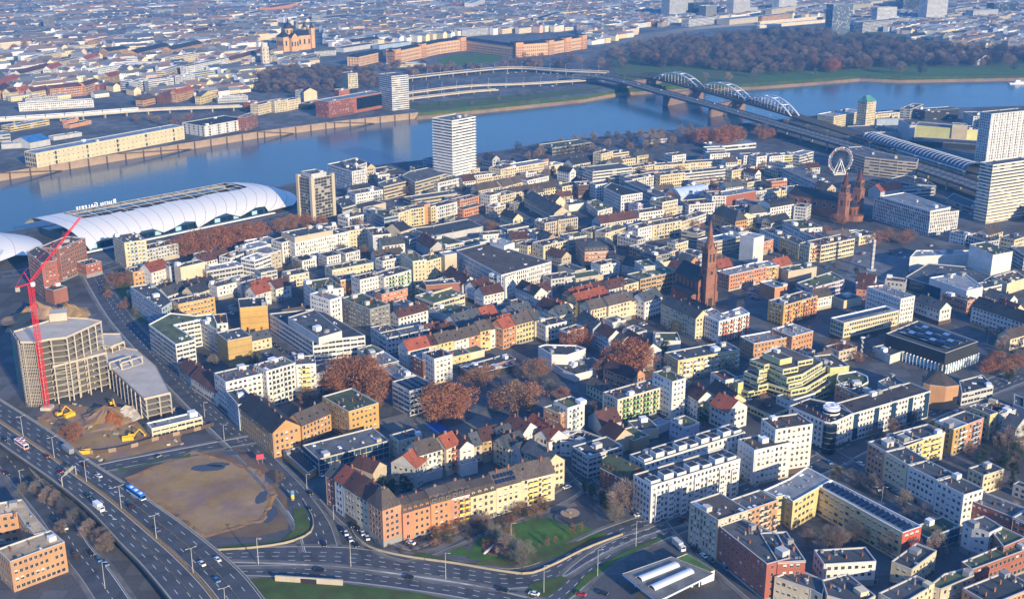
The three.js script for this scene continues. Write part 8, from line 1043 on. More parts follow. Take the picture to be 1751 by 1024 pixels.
{ // church with a single brick spire
  const [x, z] = LM.spire[0], g = thing('spire_church', 'red brick church with tall slender spire and gabled front', 'church', x, 0, z, .46);
  const b = new MB(); b.box(0, 9, -14, 15, 18, 30); b.tri([-7.5, 18, 1], [7.5, 18, 1], [0, 26, 1]).tri([-7.5, 18, -29], [7.5, 18, -29], [0, 26, -29]); b.box(-9.5, 4, -14, 5, 8, 26).box(9.5, 4, -14, 5, 8, 26); b.build('nave', M.brick, g);
  const r = new MB(); r.slab([-8.2, 17.4, .6], [0, 26.4, .6], [0, 26.4, -29.5], [-8.2, 17.4, -29.5], .3).slab([0, 26.4, .6], [8.2, 17.4, .6], [8.2, 17.4, -29.5], [0, 26.4, -29.5], .3); r.slab([-12.6, 8, .2], [-7.5, 11, .2], [-7.5, 11, -27], [-12.6, 8, -27], .3).slab([7.5, 11, .2], [12.6, 8, .2], [12.6, 8, -27], [7.5, 11, -27], .3); r.build('roof', M.slate, g);
  const t = new MB(); t.box(0, 14, 2, 8.4, 28, 8.4); t.box(0, 34.5, 2, 7.4, 13, 7.4); t.box(0, 28.3, 2, 9, .8, 9); t.box(0, 41.2, 2, 8.4, .7, 8.4); for (const i of [-1, 1]) for (const j of [-1, 1]) { t.box(i * 4.1, 12, 2 + j * 4.1, 1.5, 24, 1.5); t.box(i * 3.6, 42.5, 2 + j * 3.6, 1.1, 3, 1.1); t.cyl(i * 3.6, 44, 2 + j * 3.6, .8, 0, 4, 6); } t.build('tower', M.brick, g);
  for (let k = 0; k < 4; k++) { const a = k * Math.PI / 2, m = new MB(); m.tri([-3.4, 41.6, 3.75], [3.4, 41.6, 3.75], [0, 47, 3.6]); const o = m.build('tower_gable', M.brick, g); o.position.set(0, 0, 2); o.rotation.y = a; for (const y of [36.5]) for (const s of [-1.5, 1.5]) { const w = part('belfry_opening', unit, M.dark, g); w.scale.set(1.3, 6, .3); w.position.set(Math.sin(a) * 3.75 + Math.cos(a) * s, y, 2 + Math.cos(a) * 3.75 - Math.sin(a) * s); w.rotation.y = a; } const c = part('clock_face', new THREE.CylinderGeometry(1.2, 1.2, .2, 16).rotateX(Math.PI / 2), M.dark, g); c.position.set(Math.sin(a) * 4.26, 25.2, 2 + Math.cos(a) * 4.26); c.rotation.y = a; }
  const s = new MB(); s.cyl(0, 41.5, 2, 3.7, .12, 23, 8); s.build('spire', std('#b07860', .9, { map: TX.tile }), g);
  new MB().bar([0, 64, 2], [0, 67, 2], .2).bar([-.8, 66, 2], [.8, 66, 2], .2).build('cross', M.dark, g);
  new MB().box(0, 3, 6.4, 3, 6, .4).build('portal', M.dark, g);
  for (const s2 of [-1, 1]) for (let k = 0; k < 5; k++) { const w = part('window', unit, M.dark, g); w.scale.set(.3, 5, 1.6); w.position.set(s2 * 7.55, 13.6, -5 - k * 5); }
  for (const s2 of [-1, 1]) { const w = part('window', unit, M.dark, g); w.scale.set(1.4, 5, .3); w.position.set(s2 * 5.6, 12, 1.1); }
}
{ // church with twin towers
  const [a, b] = LM.twin, cx = (a[0] + b[0]) / 2, cz = (a[1] + b[1]) / 2, ry = Math.atan2(-(b[1] - a[1]), b[0] - a[0]), d = Math.hypot(b[0] - a[0], b[1] - a[1]) / 2;
  const g = thing('twin_tower_church', 'red brick church with twin towers and rounded choir beside the white gridded office', 'church', cx, 0, cz, ry);
  const n = new MB(); n.box(0, 8.5, -32, 20, 17, 56); n.build('nave', M.brick, g);
  const r = new MB(); r.slab([-10.6, 16.6, -4], [0, 23, -4], [0, 23, -60], [-10.6, 16.6, -60], .3).slab([0, 23, -4], [10.6, 16.6, -4], [10.6, 16.6, -60], [0, 23, -60], .3); r.build('roof', M.slate, g); new MB().tri([-10, 17, -4.2], [10, 17, -4.2], [0, 23, -4.2]).build('gable', M.brick, g);
  for (let k = 0; k < 5; k++) { const c = part('rose_window', new THREE.CylinderGeometry(2.4, 2.4, .3, 18).rotateZ(Math.PI / 2), std('#a78f8a', .8), g); c.position.set(-10.1, 11, -12 - k * 10); const e = part('window', new THREE.CylinderGeometry(1.7, 1.7, .4, 18).rotateZ(Math.PI / 2), M.dark, g); e.position.set(-10.15, 11, -12 - k * 10); }
  for (const s of [-1, 1]) { const t = new MB(); t.box(s * d, 13, 0, 8, 26, 8).box(s * d, 26.3, 0, 8.8, .8, 8.8); t.box(s * d, 30.5, 0, 6.4, 8, 6.4).box(s * d, 34.6, 0, 7.2, .6, 7.2); const tw = t.build('tower', M.brick, g); const sp = new MB(); sp.cyl(s * d, 34.8, 0, 3.1, .1, 13, 8); sp.build('spire', std('#7c4a3a', .9, { map: TX.tile }), tw); for (let k = 0; k < 4; k++) { const an = k * Math.PI / 2; for (const e of [-1.3, 1.3]) { const w = part('belfry_opening', unit, M.dark, tw); w.scale.set(1.3, 4.6, .3); w.position.set(s * d + Math.sin(an) * 3.25 + Math.cos(an) * e, 30.8, Math.cos(an) * 3.25 - Math.sin(an) * e); w.rotation.y = an; } const w = part('window', unit, M.dark, tw); w.scale.set(1.5, 5, .3); w.position.set(s * d + Math.sin(an) * 4.02, 18, Math.cos(an) * 4.02); w.rotation.y = an; } }
  const ap = new MB(); ap.cyl(0, 0, 1.5, 6.5, 6.5, 13, 14, false); ap.build('choir', M.sand.clone ? std('#a9674a', .9, { map: TX.tile }) : M.brick, g); new MB().cyl(0, 13, 1.5, 7, .1, 5, 14).build('choir_roof', M.slate, g);
  for (let k = -2; k <= 2; k++) { const an = k * .6, w = part('window', unit, M.dark, g); w.scale.set(1.3, 5, .3); w.position.set(Math.sin(an) * 6.5, 8, 1.5 + Math.cos(an) * 6.5); w.rotation.y = an; }
  new MB().cyl(0, 0, 4, 10, 10, 5, 14).build('ambulatory', M.brick, g);
}
{ // tower crane
  const [x, z] = LM.crane[0], g = thing('tower_crane', 'red tower crane with raised lattice jib over the concrete building shell', 'crane', x, 0, z); const H = 77, w = 1.1;
  const m = new MB(); for (const i of [-w, w]) for (const j of [-w, w]) m.bar([i, 1, j], [i, H, j], .28); for (let y = 1; y < H - 2; y += 2.3) { for (const s of [-w, w]) { m.bar([-w, y, s], [w, y + 2.3, s], .14).bar([s, y, -w], [s, y + 2.3, w], .14).bar([-w, y, s], [w, y, s], .14); } } m.build('mast', M.crane, g);
  new MB().box(0, .9, 0, 6, 1.8, 6).build('foundation', M.concrete, g);
  const dx = .35, dz = -.94; // jib heads away from the camera, rising
  const J = (s, up, side) => [dx * s - dz * side, H + s * .58 + up, dz * s + dx * side]; const j = new MB(); const Ln = 46;
  for (const [u, s] of [[0, -.8], [0, .8], [1.5, 0]]) j.bar(J(0, u, s), J(Ln, u * .5, s * .5), .24); for (let s = 0; s < Ln; s += 2) j.bar(J(s, 0, -.8), J(s + 1, 1.4, 0), .12).bar(J(s + 1, 1.4, 0), J(s + 2, 0, .8), .12).bar(J(s, 0, .8), J(s + 2, 0, -.8), .12); j.build('jib', M.crane, g);
  const c = new MB(); c.bar(J(0, -.0, 0), [-dx * 11, H + .6, -dz * 11], 1.6, .5); c.build('counter_jib', M.crane, g); new MB().box(-dx * 10, H - .6, -dz * 10, 2.4, 2.4, 3, .4).build('counterweight', M.conc2, g);
  new MB().box(1.8, H - .4, 1, 1.8, 2.2, 2).build('cab', M.white, g); const a = new MB(); a.bar([0, H, 0], [-2, H + 7, 1.6], .3).bar([-2, H + 7, 1.6], [-dx * 11, H + 1, -dz * 11], .12).bar([-2, H + 7, 1.6], J(38, 1, 0), .1); a.build('stay', M.crane, g);
}
{ // concrete shell of a large building being stripped to its slabs
  const g = thing('concrete_shell', 'bare concrete skeleton of a large building under demolition with scaffold', 'building shell');
  function shell(poly, H, fh, base = 0) { const n = poly.length; for (let y = base + fh; y <= H + .1; y += fh) { const top = y > H - fh * .5, m = new MB(); m.flat(poly, y); m.flat(poly, y - .45); for (let i = 0; i < n; i++) m.wallq(poly[i], poly[(i + 1) % n], y - .5, y + (top ? .9 : .05)); m.build('floor_slab', top ? M.concrete : M.conc2, g); }
    for (let i = 0; i < n; i++) { const a = poly[i], b = poly[(i + 1) % n], l = Math.hypot(b[0] - a[0], b[1] - a[1]), k = Math.max(1, Math.round(l / 6.5)); for (let s = 0; s < k; s++) { const q = lerp2(a, b, (s + .15) / k), c = part('column', unit, M.concrete, g); c.scale.set(.6, H - base - .5, .6); c.position.set(q[0], base + (H - base) / 2 - .25, q[1]); c.rotation.y = i; } }
    const cc = [0, 1].map(k => poly.reduce((s, q) => s + q[k] / n, 0)), ins = poly.map(q => lerp2(q, cc, .68)), cw = new MB(); for (let i = 0; i < n; i++) cw.wallq(ins[i], ins[(i + 1) % n], base, H - .6); cw.build('core_wall', M.conc2, g); }
  shell(LM.shellU, 40, 3.6); shell(LM.shellM, 24, 3.9); shell(LM.shellW, 14, 3.5); shell(LM.shellX, 18, 3.6);
  const [a, b] = LM.shellU, sc = new MB(); for (let k = 0; k <= 6; k++) { const q = lerp2(a, b, k / 6); sc.bar([q[0] - 1.2, 0, q[1] + 1], [q[0] - 1.2, 42, q[1] + 1], .2); } for (let y = 2; y < 42; y += 2) sc.bar([a[0] - 1.2, y, a[1] + 1], [b[0] - 1.2, y, b[1] + 1], .15, .3); sc.build('scaffold', M.steel, g);
  const sh = new MB(); sh.wallq([a[0] - 1.6, a[1] + .6], lerp2([a[0] - 1.6, a[1] + .6], [b[0] - 1.6, b[1] + 1], .35), 12, 36); sh.build('scaffold_net', std('#3f8f7c', .9), g);
  const e = LM.shellU[1], f = LM.shellU[2], sc2 = new MB(); for (let k = 0; k <= 9; k++) { const q = lerp2(e, f, k / 9); sc2.bar([q[0], 0, q[1] + 1.3], [q[0], 39, q[1] + 1.3], .22); } for (let y = 2; y < 39; y += 2) sc2.bar([e[0], y, e[1] + 1.3], [f[0], y, f[1] + 1.3], .9, .14); sc2.build('scaffold', M.concrete, g);
  const W = LM.shellW; for (const t of [.3, .6]) { const q = lerp2(W[1], W[5], t * .8), fr = new MB(); for (const y of [14, 18.5]) fr.bar([q[0] - 4, y, q[1] + 5], [q[0] + 5, y, q[1] - 6], .7); for (const s of [0, .5, 1]) fr.bar([q[0] - 4 + 9 * s, 14, q[1] + 5 - 11 * s], [q[0] - 4 + 9 * s, 18.5, q[1] + 5 - 11 * s], .7); fr.build('roof_frame', M.concrete, g); }
  const st = LM.shellU[8]; new MB().box(st[0], 42.5, st[1] + 3, 10, 5, 9, .3).build('stair_core', M.concrete, g);
}
function mound(name, label, x, z, r, h, mat, seed) { const mb = new MB(), n = 18, rings = 6, P = (k, i) => { const a = (i % n) / n * 6.283, t = k / rings, q = r * t * (.8 + .45 * nD(a / 6.283 + seed, t)), y = h * Math.pow(1 - t, 1.1) * (.75 + .5 * nD(a / 6.283 * 2 + seed, .3 + t)); return [x + Math.cos(a) * q, y, z + Math.sin(a) * q]; }; for (let k = 0; k < rings; k++) for (let i = 0; i < n; i++) mb.quad(P(k, i), P(k, i + 1), P(k + 1, i + 1), P(k + 1, i)); tag(mb.build(name, mat, scene), label, 'rubble heap'); }
for (const [x, z, r, h, l, k] of MOUNDS) mound('rubble_heap', l, x, z, r, h, [M.soil, M.concrete, std('#b8743c', 1, { map: TX.soil })][k], x * .013);
{ // ferris wheel
  const [x, z] = LM.wheel[0], g = thing('ferris_wheel', 'white ferris wheel with red gondolas beside the curved office', 'ferris wheel', x, 0, z, .25), C = 16, Rw = 14.2;
  const rim = new MB(); for (const s of [-.9, .9]) for (let i = 0; i < 36; i++) { const a = i / 36 * 6.2832, b = (i + 1) / 36 * 6.2832; rim.bar([Math.cos(a) * Rw, C + Math.sin(a) * Rw, s], [Math.cos(b) * Rw, C + Math.sin(b) * Rw, s], .24).bar([Math.cos(a) * Rw * .86, C + Math.sin(a) * Rw * .86, s], [Math.cos(b) * Rw * .86, C + Math.sin(b) * Rw * .86, s], .12); } rim.build('rim', M.white, g);
  for (let i = 0; i < 18; i++) { const a = i / 18 * 6.2832, m = new MB(); for (const s of [-.9, .9]) m.bar([0, C, s * 1.6], [Math.cos(a) * Rw, C + Math.sin(a) * Rw, s], .09); m.build('spoke', M.grey, g); new MB().box(Math.cos(a) * (Rw + .3), C + Math.sin(a) * (Rw + .3) - .6, 0, 1.3, 1.5, 1.3).build('gondola', i % 2 ? M.crane : M.white, g); }
  for (const s of [-2, 2]) for (const e of [-6.5, 6.5]) new MB().bar([e, 0, s * 1.6], [0, C, s], .6).build('leg', M.white, g); new MB().cyl(0, C - 1, 0, 1.3, 1.3, 2, 12).build('hub', M.white, g); new MB().box(0, .8, 0, 17, 1.6, 7).build('platform', M.coping, g);
}
{ // river bridge: road deck, rail deck with dark trusses, three white arches, piers
  const g = thing('river_bridge', 'long road and rail bridge with three white arches over the river', 'bridge');
  const near = smooth(LM.deckL, 14), far = offset(near, -27), d = new MB(); strip(d, near, far, 12); strip(d, near, far, 10.2); strip(d, near, near, 10.2, 12.9); strip(d, far, far, 10.2, 12.9); d.build('road_deck', std('#6d6c6b', .9, { map: TX.asphalt }), g);
  const mk = new MB(); for (const o of [-4, -7.5, -11, -16, -19.5, -23]) dashes(mk, offset(near, o), 12.06, 4, 6, .2); mk.build('lane_marking', M.mark, g).userData.kind = 'stuff';
  for (const o of [-13.5]) { const l = offset(near, o), m = new MB(); for (let i = 0; i < l.length - 1; i++) m.bar([l[i][0], 12.5, l[i][1]], [l[i + 1][0], 12.5, l[i + 1][1]], .5, .9); m.build('median_rail', M.steel, g); }
  const rn = smooth(LM.railL, 14), rf = offset(rn, -22), r = new MB(); strip(r, rn, rf, 12.2); strip(r, rn, rn, 10.4, 12.2); r.build('rail_deck', std('#5d534c', 1, { map: TX.soil }), g);
  const iEnd = Math.floor(rn.length * .46);
  for (const o of [-.5, -11, -21.5]) { const l = offset(rn, o).slice(3, iEnd), m = new MB(); for (let i = 0; i < l.length - 1; i++) { const a = l[i], b = l[i + 1], c = lerp2(a, b, .5); m.bar([a[0], 18.5, a[1]], [b[0], 18.5, b[1]], .5).bar([a[0], 12.3, a[1]], [c[0], 18.5, c[1]], .35).bar([c[0], 18.5, c[1]], [b[0], 12.3, b[1]], .35).bar([a[0], 12.3, a[1]], [a[0], 18.5, a[1]], .3); } m.build('truss', std('#2e3338', .7), g); }
  const A = LM.arch; for (let k = 0; k < 3; k++) { const a = A[k], b = A[k + 1], l = Math.hypot(b[0] - a[0], b[1] - a[1]), nx = -(b[1] - a[1]) / l, nz = (b[0] - a[0]) / l, y = t => 12 + 17 * 4 * t * (1 - t) * .95; const grp = new MB(); for (const o of [-6, 6]) { for (let i = 0; i < 14; i++) { const t = i / 14, u = (i + 1) / 14, p = lerp2(a, b, t), q = lerp2(a, b, u); grp.bar([p[0] + nx * o, y(t), p[1] + nz * o], [q[0] + nx * o, y(u), q[1] + nz * o], 1.5, 1.8); } } const am = grp.build('arch', M.white, g); for (let i = 2; i < 13; i += 1) { const t = i / 14, p = lerp2(a, b, t); for (const o of [-6, 6]) new MB().bar([p[0] + nx * o, 12, p[1] + nz * o], [p[0] + nx * o, y(t), p[1] + nz * o], .3).build('hanger', M.white, am); if (i % 3 === 2) new MB().bar([p[0] - nx * 6, y(t), p[1] - nz * 6], [p[0] + nx * 6, y(t), p[1] + nz * 6], .8).build('cross_beam', M.white, am); } const dk = new MB(); dk.bar([a[0], 11.4, a[1]], [b[0], 11.4, b[1]], 13, 1.6); dk.build('arch_deck', std('#5d534c', 1), g); }
  const P = LM.piers; for (let k = 0; k < 3; k++) { const a = P[2 * k], b = P[2 * k + 1], m = new MB(); m.bar([a[0], 0, a[1]], [b[0], 0, b[1]], 9, 20); m.cyl(a[0], -10, a[1], 4.5, 4.5, 20, 12); m.build('pier', std('#8a7266', .95, { map: TX.wall }), g); }
  const L2 = offset(near, -13.5); for (let i = 2; i < L2.length; i += 3) { const m = new MB(), p = L2[i]; m.cyl(p[0], 12, p[1], .16, .1, 10, 5).bar([p[0] - 2, 22, p[1]], [p[0] + 2, 22, p[1]], .25); m.build('lamp_post', M.steel, g); }
  for (let i = 0; i < near.length; i += 4) { if (near[i][1] > -1560) { for (const o of [-5, -22]) { const p = offset(near, o)[i]; new MB().cyl(p[0], 0, p[1], 1.1, 1.1, 10.3, 8).build('column', M.conc2, g); } } }
}
{ // station hall with ribbed tube roof, beside the tracks
  const g = thing('station_hall', 'long ribbed glass tube roof over the station platforms', 'station'); const a = LM.stationA[0], b = LM.stationB[1], l = Math.hypot(b[0] - a[0], b[1] - a[1]), ux = (b[0] - a[0]) / l, uz = (b[1] - a[1]) / l, nx = -uz, nz = ux; const off = 26;
  const P = (s, t) => { const an = Math.PI * t, r = 13; const v = -Math.cos(an) * r - off, y = 11 + Math.sin(an) * 8; return [a[0] + ux * s - nx * v * -1, y, a[1] + uz * s - nz * v * -1]; };
  const n = Math.round(l / 7); for (let i = 0; i < n; i++) { const m = new MB(); for (let j = 0; j < 10; j++) m.quad(P(l * i / n, j / 10), P(l * (i + .93) / n, j / 10), P(l * (i + .93) / n, (j + 1) / 10), P(l * i / n, (j + 1) / 10)); m.build('roof_glass', M.glassB, g); const rb = new MB(); for (let j = 0; j < 10; j++) rb.bar(P(l * i / n, j / 10), P(l * i / n, (j + 1) / 10), .5, .6); rb.build('rib', M.coping, g); }
  const pl = new MB(); for (const e of [0, 1]) { const q = e ? 0 : 1; pl.bar(P(0, q), P(l, q), .8, 1.2); } pl.build('edge_beam', M.white, g); const pf = new MB(); const c0 = P(0, .5), c1 = P(l, .5); pf.bar([c0[0], 8, c0[2]], [c1[0], 8, c1[2]], 26, 1.5); pf.build('platform', M.conc2, g); for (let s = 10; s < l; s += 22) for (const t of [0, 1]) { const p = P(s, t); new MB().cyl(p[0], 0, p[2], .7, .7, 11, 8).build('column', M.concrete, g); }
}
{ // elevated highway
  const L0 = smooth(LM.hwL, 6), R0 = smooth(LM.hwR, 6), n = 70, res = c => { const cv = new THREE.CatmullRomCurve3(c.map(p => new THREE.Vector3(p[0], 0, p[1]))); return cv.getSpacedPoints(n).map(v => [v.x, v.z]); }, A = res(L0), B = res(R0), at = t => A.map((p, i) => lerp2(p, B[i], t));
  const g = thing('elevated_highway', 'wide elevated highway with guard rails and lane markings crossing the corner', 'highway');
  const d = new MB(); strip(d, A, B, 7); strip(d, A, B, 5.4); strip(d, A, A, 5.2, 7.1); strip(d, B, B, 5.2, 7.1); d.build('deck', std('#5a5d62', .85, { map: TX.asphalt }), g);
  for (const [t, nm] of [[.006, 'edge_barrier'], [.994, 'edge_barrier']]) { const l = at(t), m = new MB(); for (let i = 0; i < n; i++) m.bar([l[i][0], 7.45, l[i][1]], [l[i + 1][0], 7.45, l[i + 1][1]], .45, .95); m.build(nm, M.conc2, g); }
  for (const t of [.465, .50]) { const l = at(t), m = new MB(); for (let i = 0; i < n; i++) { m.bar([l[i][0], 7.75, l[i][1]], [l[i + 1][0], 7.75, l[i + 1][1]], .12, .35); for (const s of [0, .5]) { const q = lerp2(l[i], l[i + 1], s); m.bar([q[0], 7, q[1]], [q[0], 7.75, q[1]], .14); } } m.build('guard_rail', std('#8e7a5c', .7), g); }
  { const l = at(.483), m = new MB(); strip(m, offset(l, -.9), offset(l, .9), 7.03); m.build('median_strip', M.soil, g); }
  for (const [t, i0] of [[.72, 44], [.25, 47]]) { const l = at(t).slice(i0), m = new MB(); for (let i = 0; i < l.length - 1; i++) { m.bar([l[i][0], 7.7, l[i][1]], [l[i + 1][0], 7.7, l[i + 1][1]], .12, .35); m.bar([l[i][0], 7, l[i][1]], [l[i][0], 7.7, l[i][1]], .14); } m.build('guard_rail', std('#8e7a5c', .7), g); const hm = new MB(); const c = at(t); for (let i = i0 - 7; i < i0; i++) { const q = c[i], w = .15 + (i - i0 + 7) * .14; hm.quad([q[0] - w, 7.05, q[1]], [q[0] + w, 7.05, q[1] + .4], [q[0] + w, 7.05, q[1] + 1.1], [q[0] - w, 7.05, q[1] + .7]); } hm.build('hatching', M.mark, g).userData.kind = 'stuff'; }
  const mk = new MB(); for (const t of [.13, .24, .345, .62, .735, .86]) dashes(mk, at(t), 7.04, 4, 8, .11); for (const t of [.025, .445, .52, .975]) dashes(mk, at(t), 7.045, 3, 0, .1); mk.build('lane_marking', M.mark, g).userData.kind = 'stuff';
  for (let i = 4; i < n; i += 7) for (const t of [.2, .8]) { const p = at(t)[i], c = part('pillar', new THREE.CylinderGeometry(1, 1, 5.4, 10), M.conc2, g); c.position.set(p[0], 2.7, p[1]); }
  const C = at(.483); for (let i = 3, k = 0; i < n; i += 7, k++) { const p = C[i], q = C[i + 1], l = Math.hypot(q[0] - p[0], q[1] - p[1]), ux = (q[0] - p[0]) / l, uz = (q[1] - p[1]) / l; const lp = thing('street_lamp', 'tall double headed lamp on the highway median', 'street lamp', p[0], 7, p[1], Math.atan2(-uz, ux), 'lamps on the highway median'); new MB().cyl(0, 0, 0, .16, .09, 12, 6).build('pole', M.coping, lp); for (const s of [-1, 1]) { new MB().bar([0, 11.9, 0], [0, 12.2, s * 1.6], .12).box(0, 12.2, s * 2, .35, .18, 1).build('lamp_head', M.coping, lp); } }
  for (const [i, t0, t1, col, nb] of [[36, .02, .47, '#9fa69a', 2], [14, .52, .99, '#e2b437', 1]]) { const a = at(t0)[i], b = at(t1)[i], s = thing('sign_gantry', col === '#e2b437' ? 'gantry with yellow direction signs over the highway' : 'gantry seen from behind with grey sign backs over the highway', 'sign gantry'); for (const p of [a, b]) new MB().bar([p[0], 7, p[1]], [p[0], 12.6, p[1]], .35).build('post', M.concrete, s); new MB().bar([a[0], 12.6, a[1]], [b[0], 12.6, b[1]], .3, .4).build('beam', M.concrete, s); for (let k = 0; k < 2; k++) { const q = lerp2(a, b, .35 + .35 * k), m = part('sign_panel', unit, std(col, .6), s); m.scale.set(k ? 4.5 : 2.6, 2, .12); m.position.set(q[0], 12.9, q[1] + .25); m.rotation.y = Math.atan2(-(b[1] - a[1]), b[0] - a[0]); } }
}
{ // railway viaduct with a white train
  const l = smooth(LM.viaL, 15), g = thing('rail_viaduct', 'long concrete rail viaduct on the far bank', 'viaduct'), m = new MB(); strip(m, offset(l, -5), offset(l, 5), 7); for (const s of [-5, 5]) { const o = offset(l, s); strip(m, o, o, 5, 8); } m.build('deck', M.concrete, g); for (let i = 0; i < l.length; i += 2) new MB().box(l[i][0], 2.6, l[i][1], 2, 5.2, 6, .7).build('pier', M.conc2, g);
  const tr = thing('white_train', 'white passenger train with red stripe on the rail viaduct', 'train'), T = offset(smooth(LM.viaL, 26), 1); for (let i = 1; i < 9 && i < T.length - 1; i++) { const a = lerp2(T[i], T[i + 1], .02), b = lerp2(T[i], T[i + 1], .98); const c = new MB().bar([a[0], 9.4, a[1]], [b[0], 9.4, b[1]], 3, 3.6).build('carriage', M.white, tr); new MB().bar([a[0] + .05, 10, a[1] + .06], [b[0] - .05, 10, b[1] + .06], 3.06, .8).build('window_band', M.glass, c); new MB().bar([a[0], 8.5, a[1] + .05], [b[0], 8.5, b[1] + .05], 3.05, .25).build('red_stripe', M.crane, c); }
}
{ // baroque palace, wings along the far bank
  function wing(name, label, key, i0, i1, dep, H) { const a = LM[key][i0], b = LM[key][i1], l = Math.hypot(b[0] - a[0], b[1] - a[1]), ry = Math.atan2(-(b[1] - a[1]), b[0] - a[0]); return [name, label, a, b, l, ry, dep, H]; }
  const segs = [['palace1', 1, 2, 26, 17, 0], ['palace2', 1, 2, 18, 23, 0], ['palace2', 2, 3, 20, 23, 0], ['palace3', 0, 2, 20, 24, 1], ['palace3', 2, 5, 20, 24, 1]];
  const L = ['square cream palace wing with slate roof nearest the river high rise', 'long peach sandstone palace wing with rows of arched windows', 'peach palace wing with corner pavilion behind the lawn', 'peach palace end wing with three tall floors', 'peach palace front wing with raised centre pavilion'];
  segs.forEach(([key, i0, i1, dep, H], k) => { const a = LM[key][i0], b = LM[key][i1], l = Math.hypot(b[0] - a[0], b[1] - a[1]), ry = Math.atan2(-(b[1] - a[1]), b[0] - a[0]); const g = thing('palace_wing', L[k], 'palace', a[0], 0, a[1], ry); const w = new MB(); w.box(l / 2, H / 2, -dep / 2, l, H, dep); w.build('wall', std('#e3b98c', .9, { map: TX.wall }), g); const r = new MB(), e = .8; r.quad([-e, H, e], [l + e, H, e], [l + e, H + 5.5, -dep / 2], [-e, H + 5.5, -dep / 2]).quad([l + e, H, -dep - e], [-e, H, -dep - e], [-e, H + 5.5, -dep / 2], [l + e, H + 5.5, -dep / 2]).tri([-e, H, e], [-e, H + 5.5, -dep / 2], [-e, H, -dep - e]).tri([l + e, H, e], [l + e, H, -dep - e], [l + e, H + 5.5, -dep / 2]); r.build('roof', M.slate, g); const wm = new MB(true); const n = Math.floor(l / 4.6); for (let f = 0; f < 3; f++) for (let i = 0; i < n; i++) { const x = (i + .5) * l / n, y = 3.6 + f * (H - 2.5) / 3; wm.col(.75, .52, .34).box(x, y, .04, 2.6, 4.6, .1); wm.col(.045, .05, .06).box(x, y, .1, 1.9, 3.9, .12); } for (let i = 0; i < 4; i++) for (let f = 0; f < 3; f++) wm.col(.045, .05, .06).box(-.06, 2.9 + f * 5.2, -3 - i * (dep - 5) / 3.5, .12, 3, 1.7); wm.build('window_rows', M.win, g).userData.kind = 'stuff'; new MB().box(l / 2, H + .1, .2, l + .6, .7, .8).build('cornice', std('#e2b98c', .9), g); const pv = k === 4 ? [.02, .5, .97] : k === 1 ? [.03, .62] : k === 3 ? [.1] : k === 2 ? [.9] : []; for (const t of pv) { const s = t === .5 ? 24 : 18, x = Math.max(s / 2, Math.min(l - s / 2, l * t)), pm = new MB().box(x, (H + 5) / 2, -dep / 2 + 1.5, s, H + 5, dep + 4).build('pavilion', std('#dca878', .9, { map: TX.wall }), g); new MB().box(x, H + 5.3, -dep / 2 + 1.5, s + .8, .6, dep + 4.8).build('pavilion_cap', M.slate, pm); const ww = new MB(true); for (let f = 0; f < 4; f++) for (let i = 0; i < 4; i++) ww.col(.045, .05, .06).box(x - s / 2 + (i + .5) * s / 4, 2.9 + f * 5.1, 3.56, 1.8, 3, .14); ww.build('window_rows', M.win, pm).userData.kind = 'stuff'; } });
  // linking north front of the palace court, mostly hidden
  const a = LM.palace2[3], b = LM.palace3[0], g = thing('palace_wing', 'shaded rear palace range with slate roof joining the two peach fronts', 'palace', a[0], 0, a[1], Math.atan2(-(b[1] - a[1]), b[0] - a[0])), l = Math.hypot(b[0] - a[0], b[1] - a[1]); new MB().box(l / 2, 10.5, -9, l, 21, 16).build('wall', std('#e3b98c', .9, { map: TX.wall }), g); const r = new MB(); r.quad([0, 21, 0], [l, 21, 0], [l, 26, -9], [0, 26, -9]).quad([l, 21, -18], [0, 21, -18], [0, 26, -9], [l, 26, -9]); r.build('roof', M.slate, g); const wm = new MB(true); for (let f = 0; f < 3; f++) for (let i = 0; i < l / 5 - 1; i++) wm.col(.045, .05, .06).box(2.5 + i * 5, 3 + f * 5, -.9, 1.7, 3, .3); wm.build('window_rows', M.win, g).userData.kind = 'stuff';
}
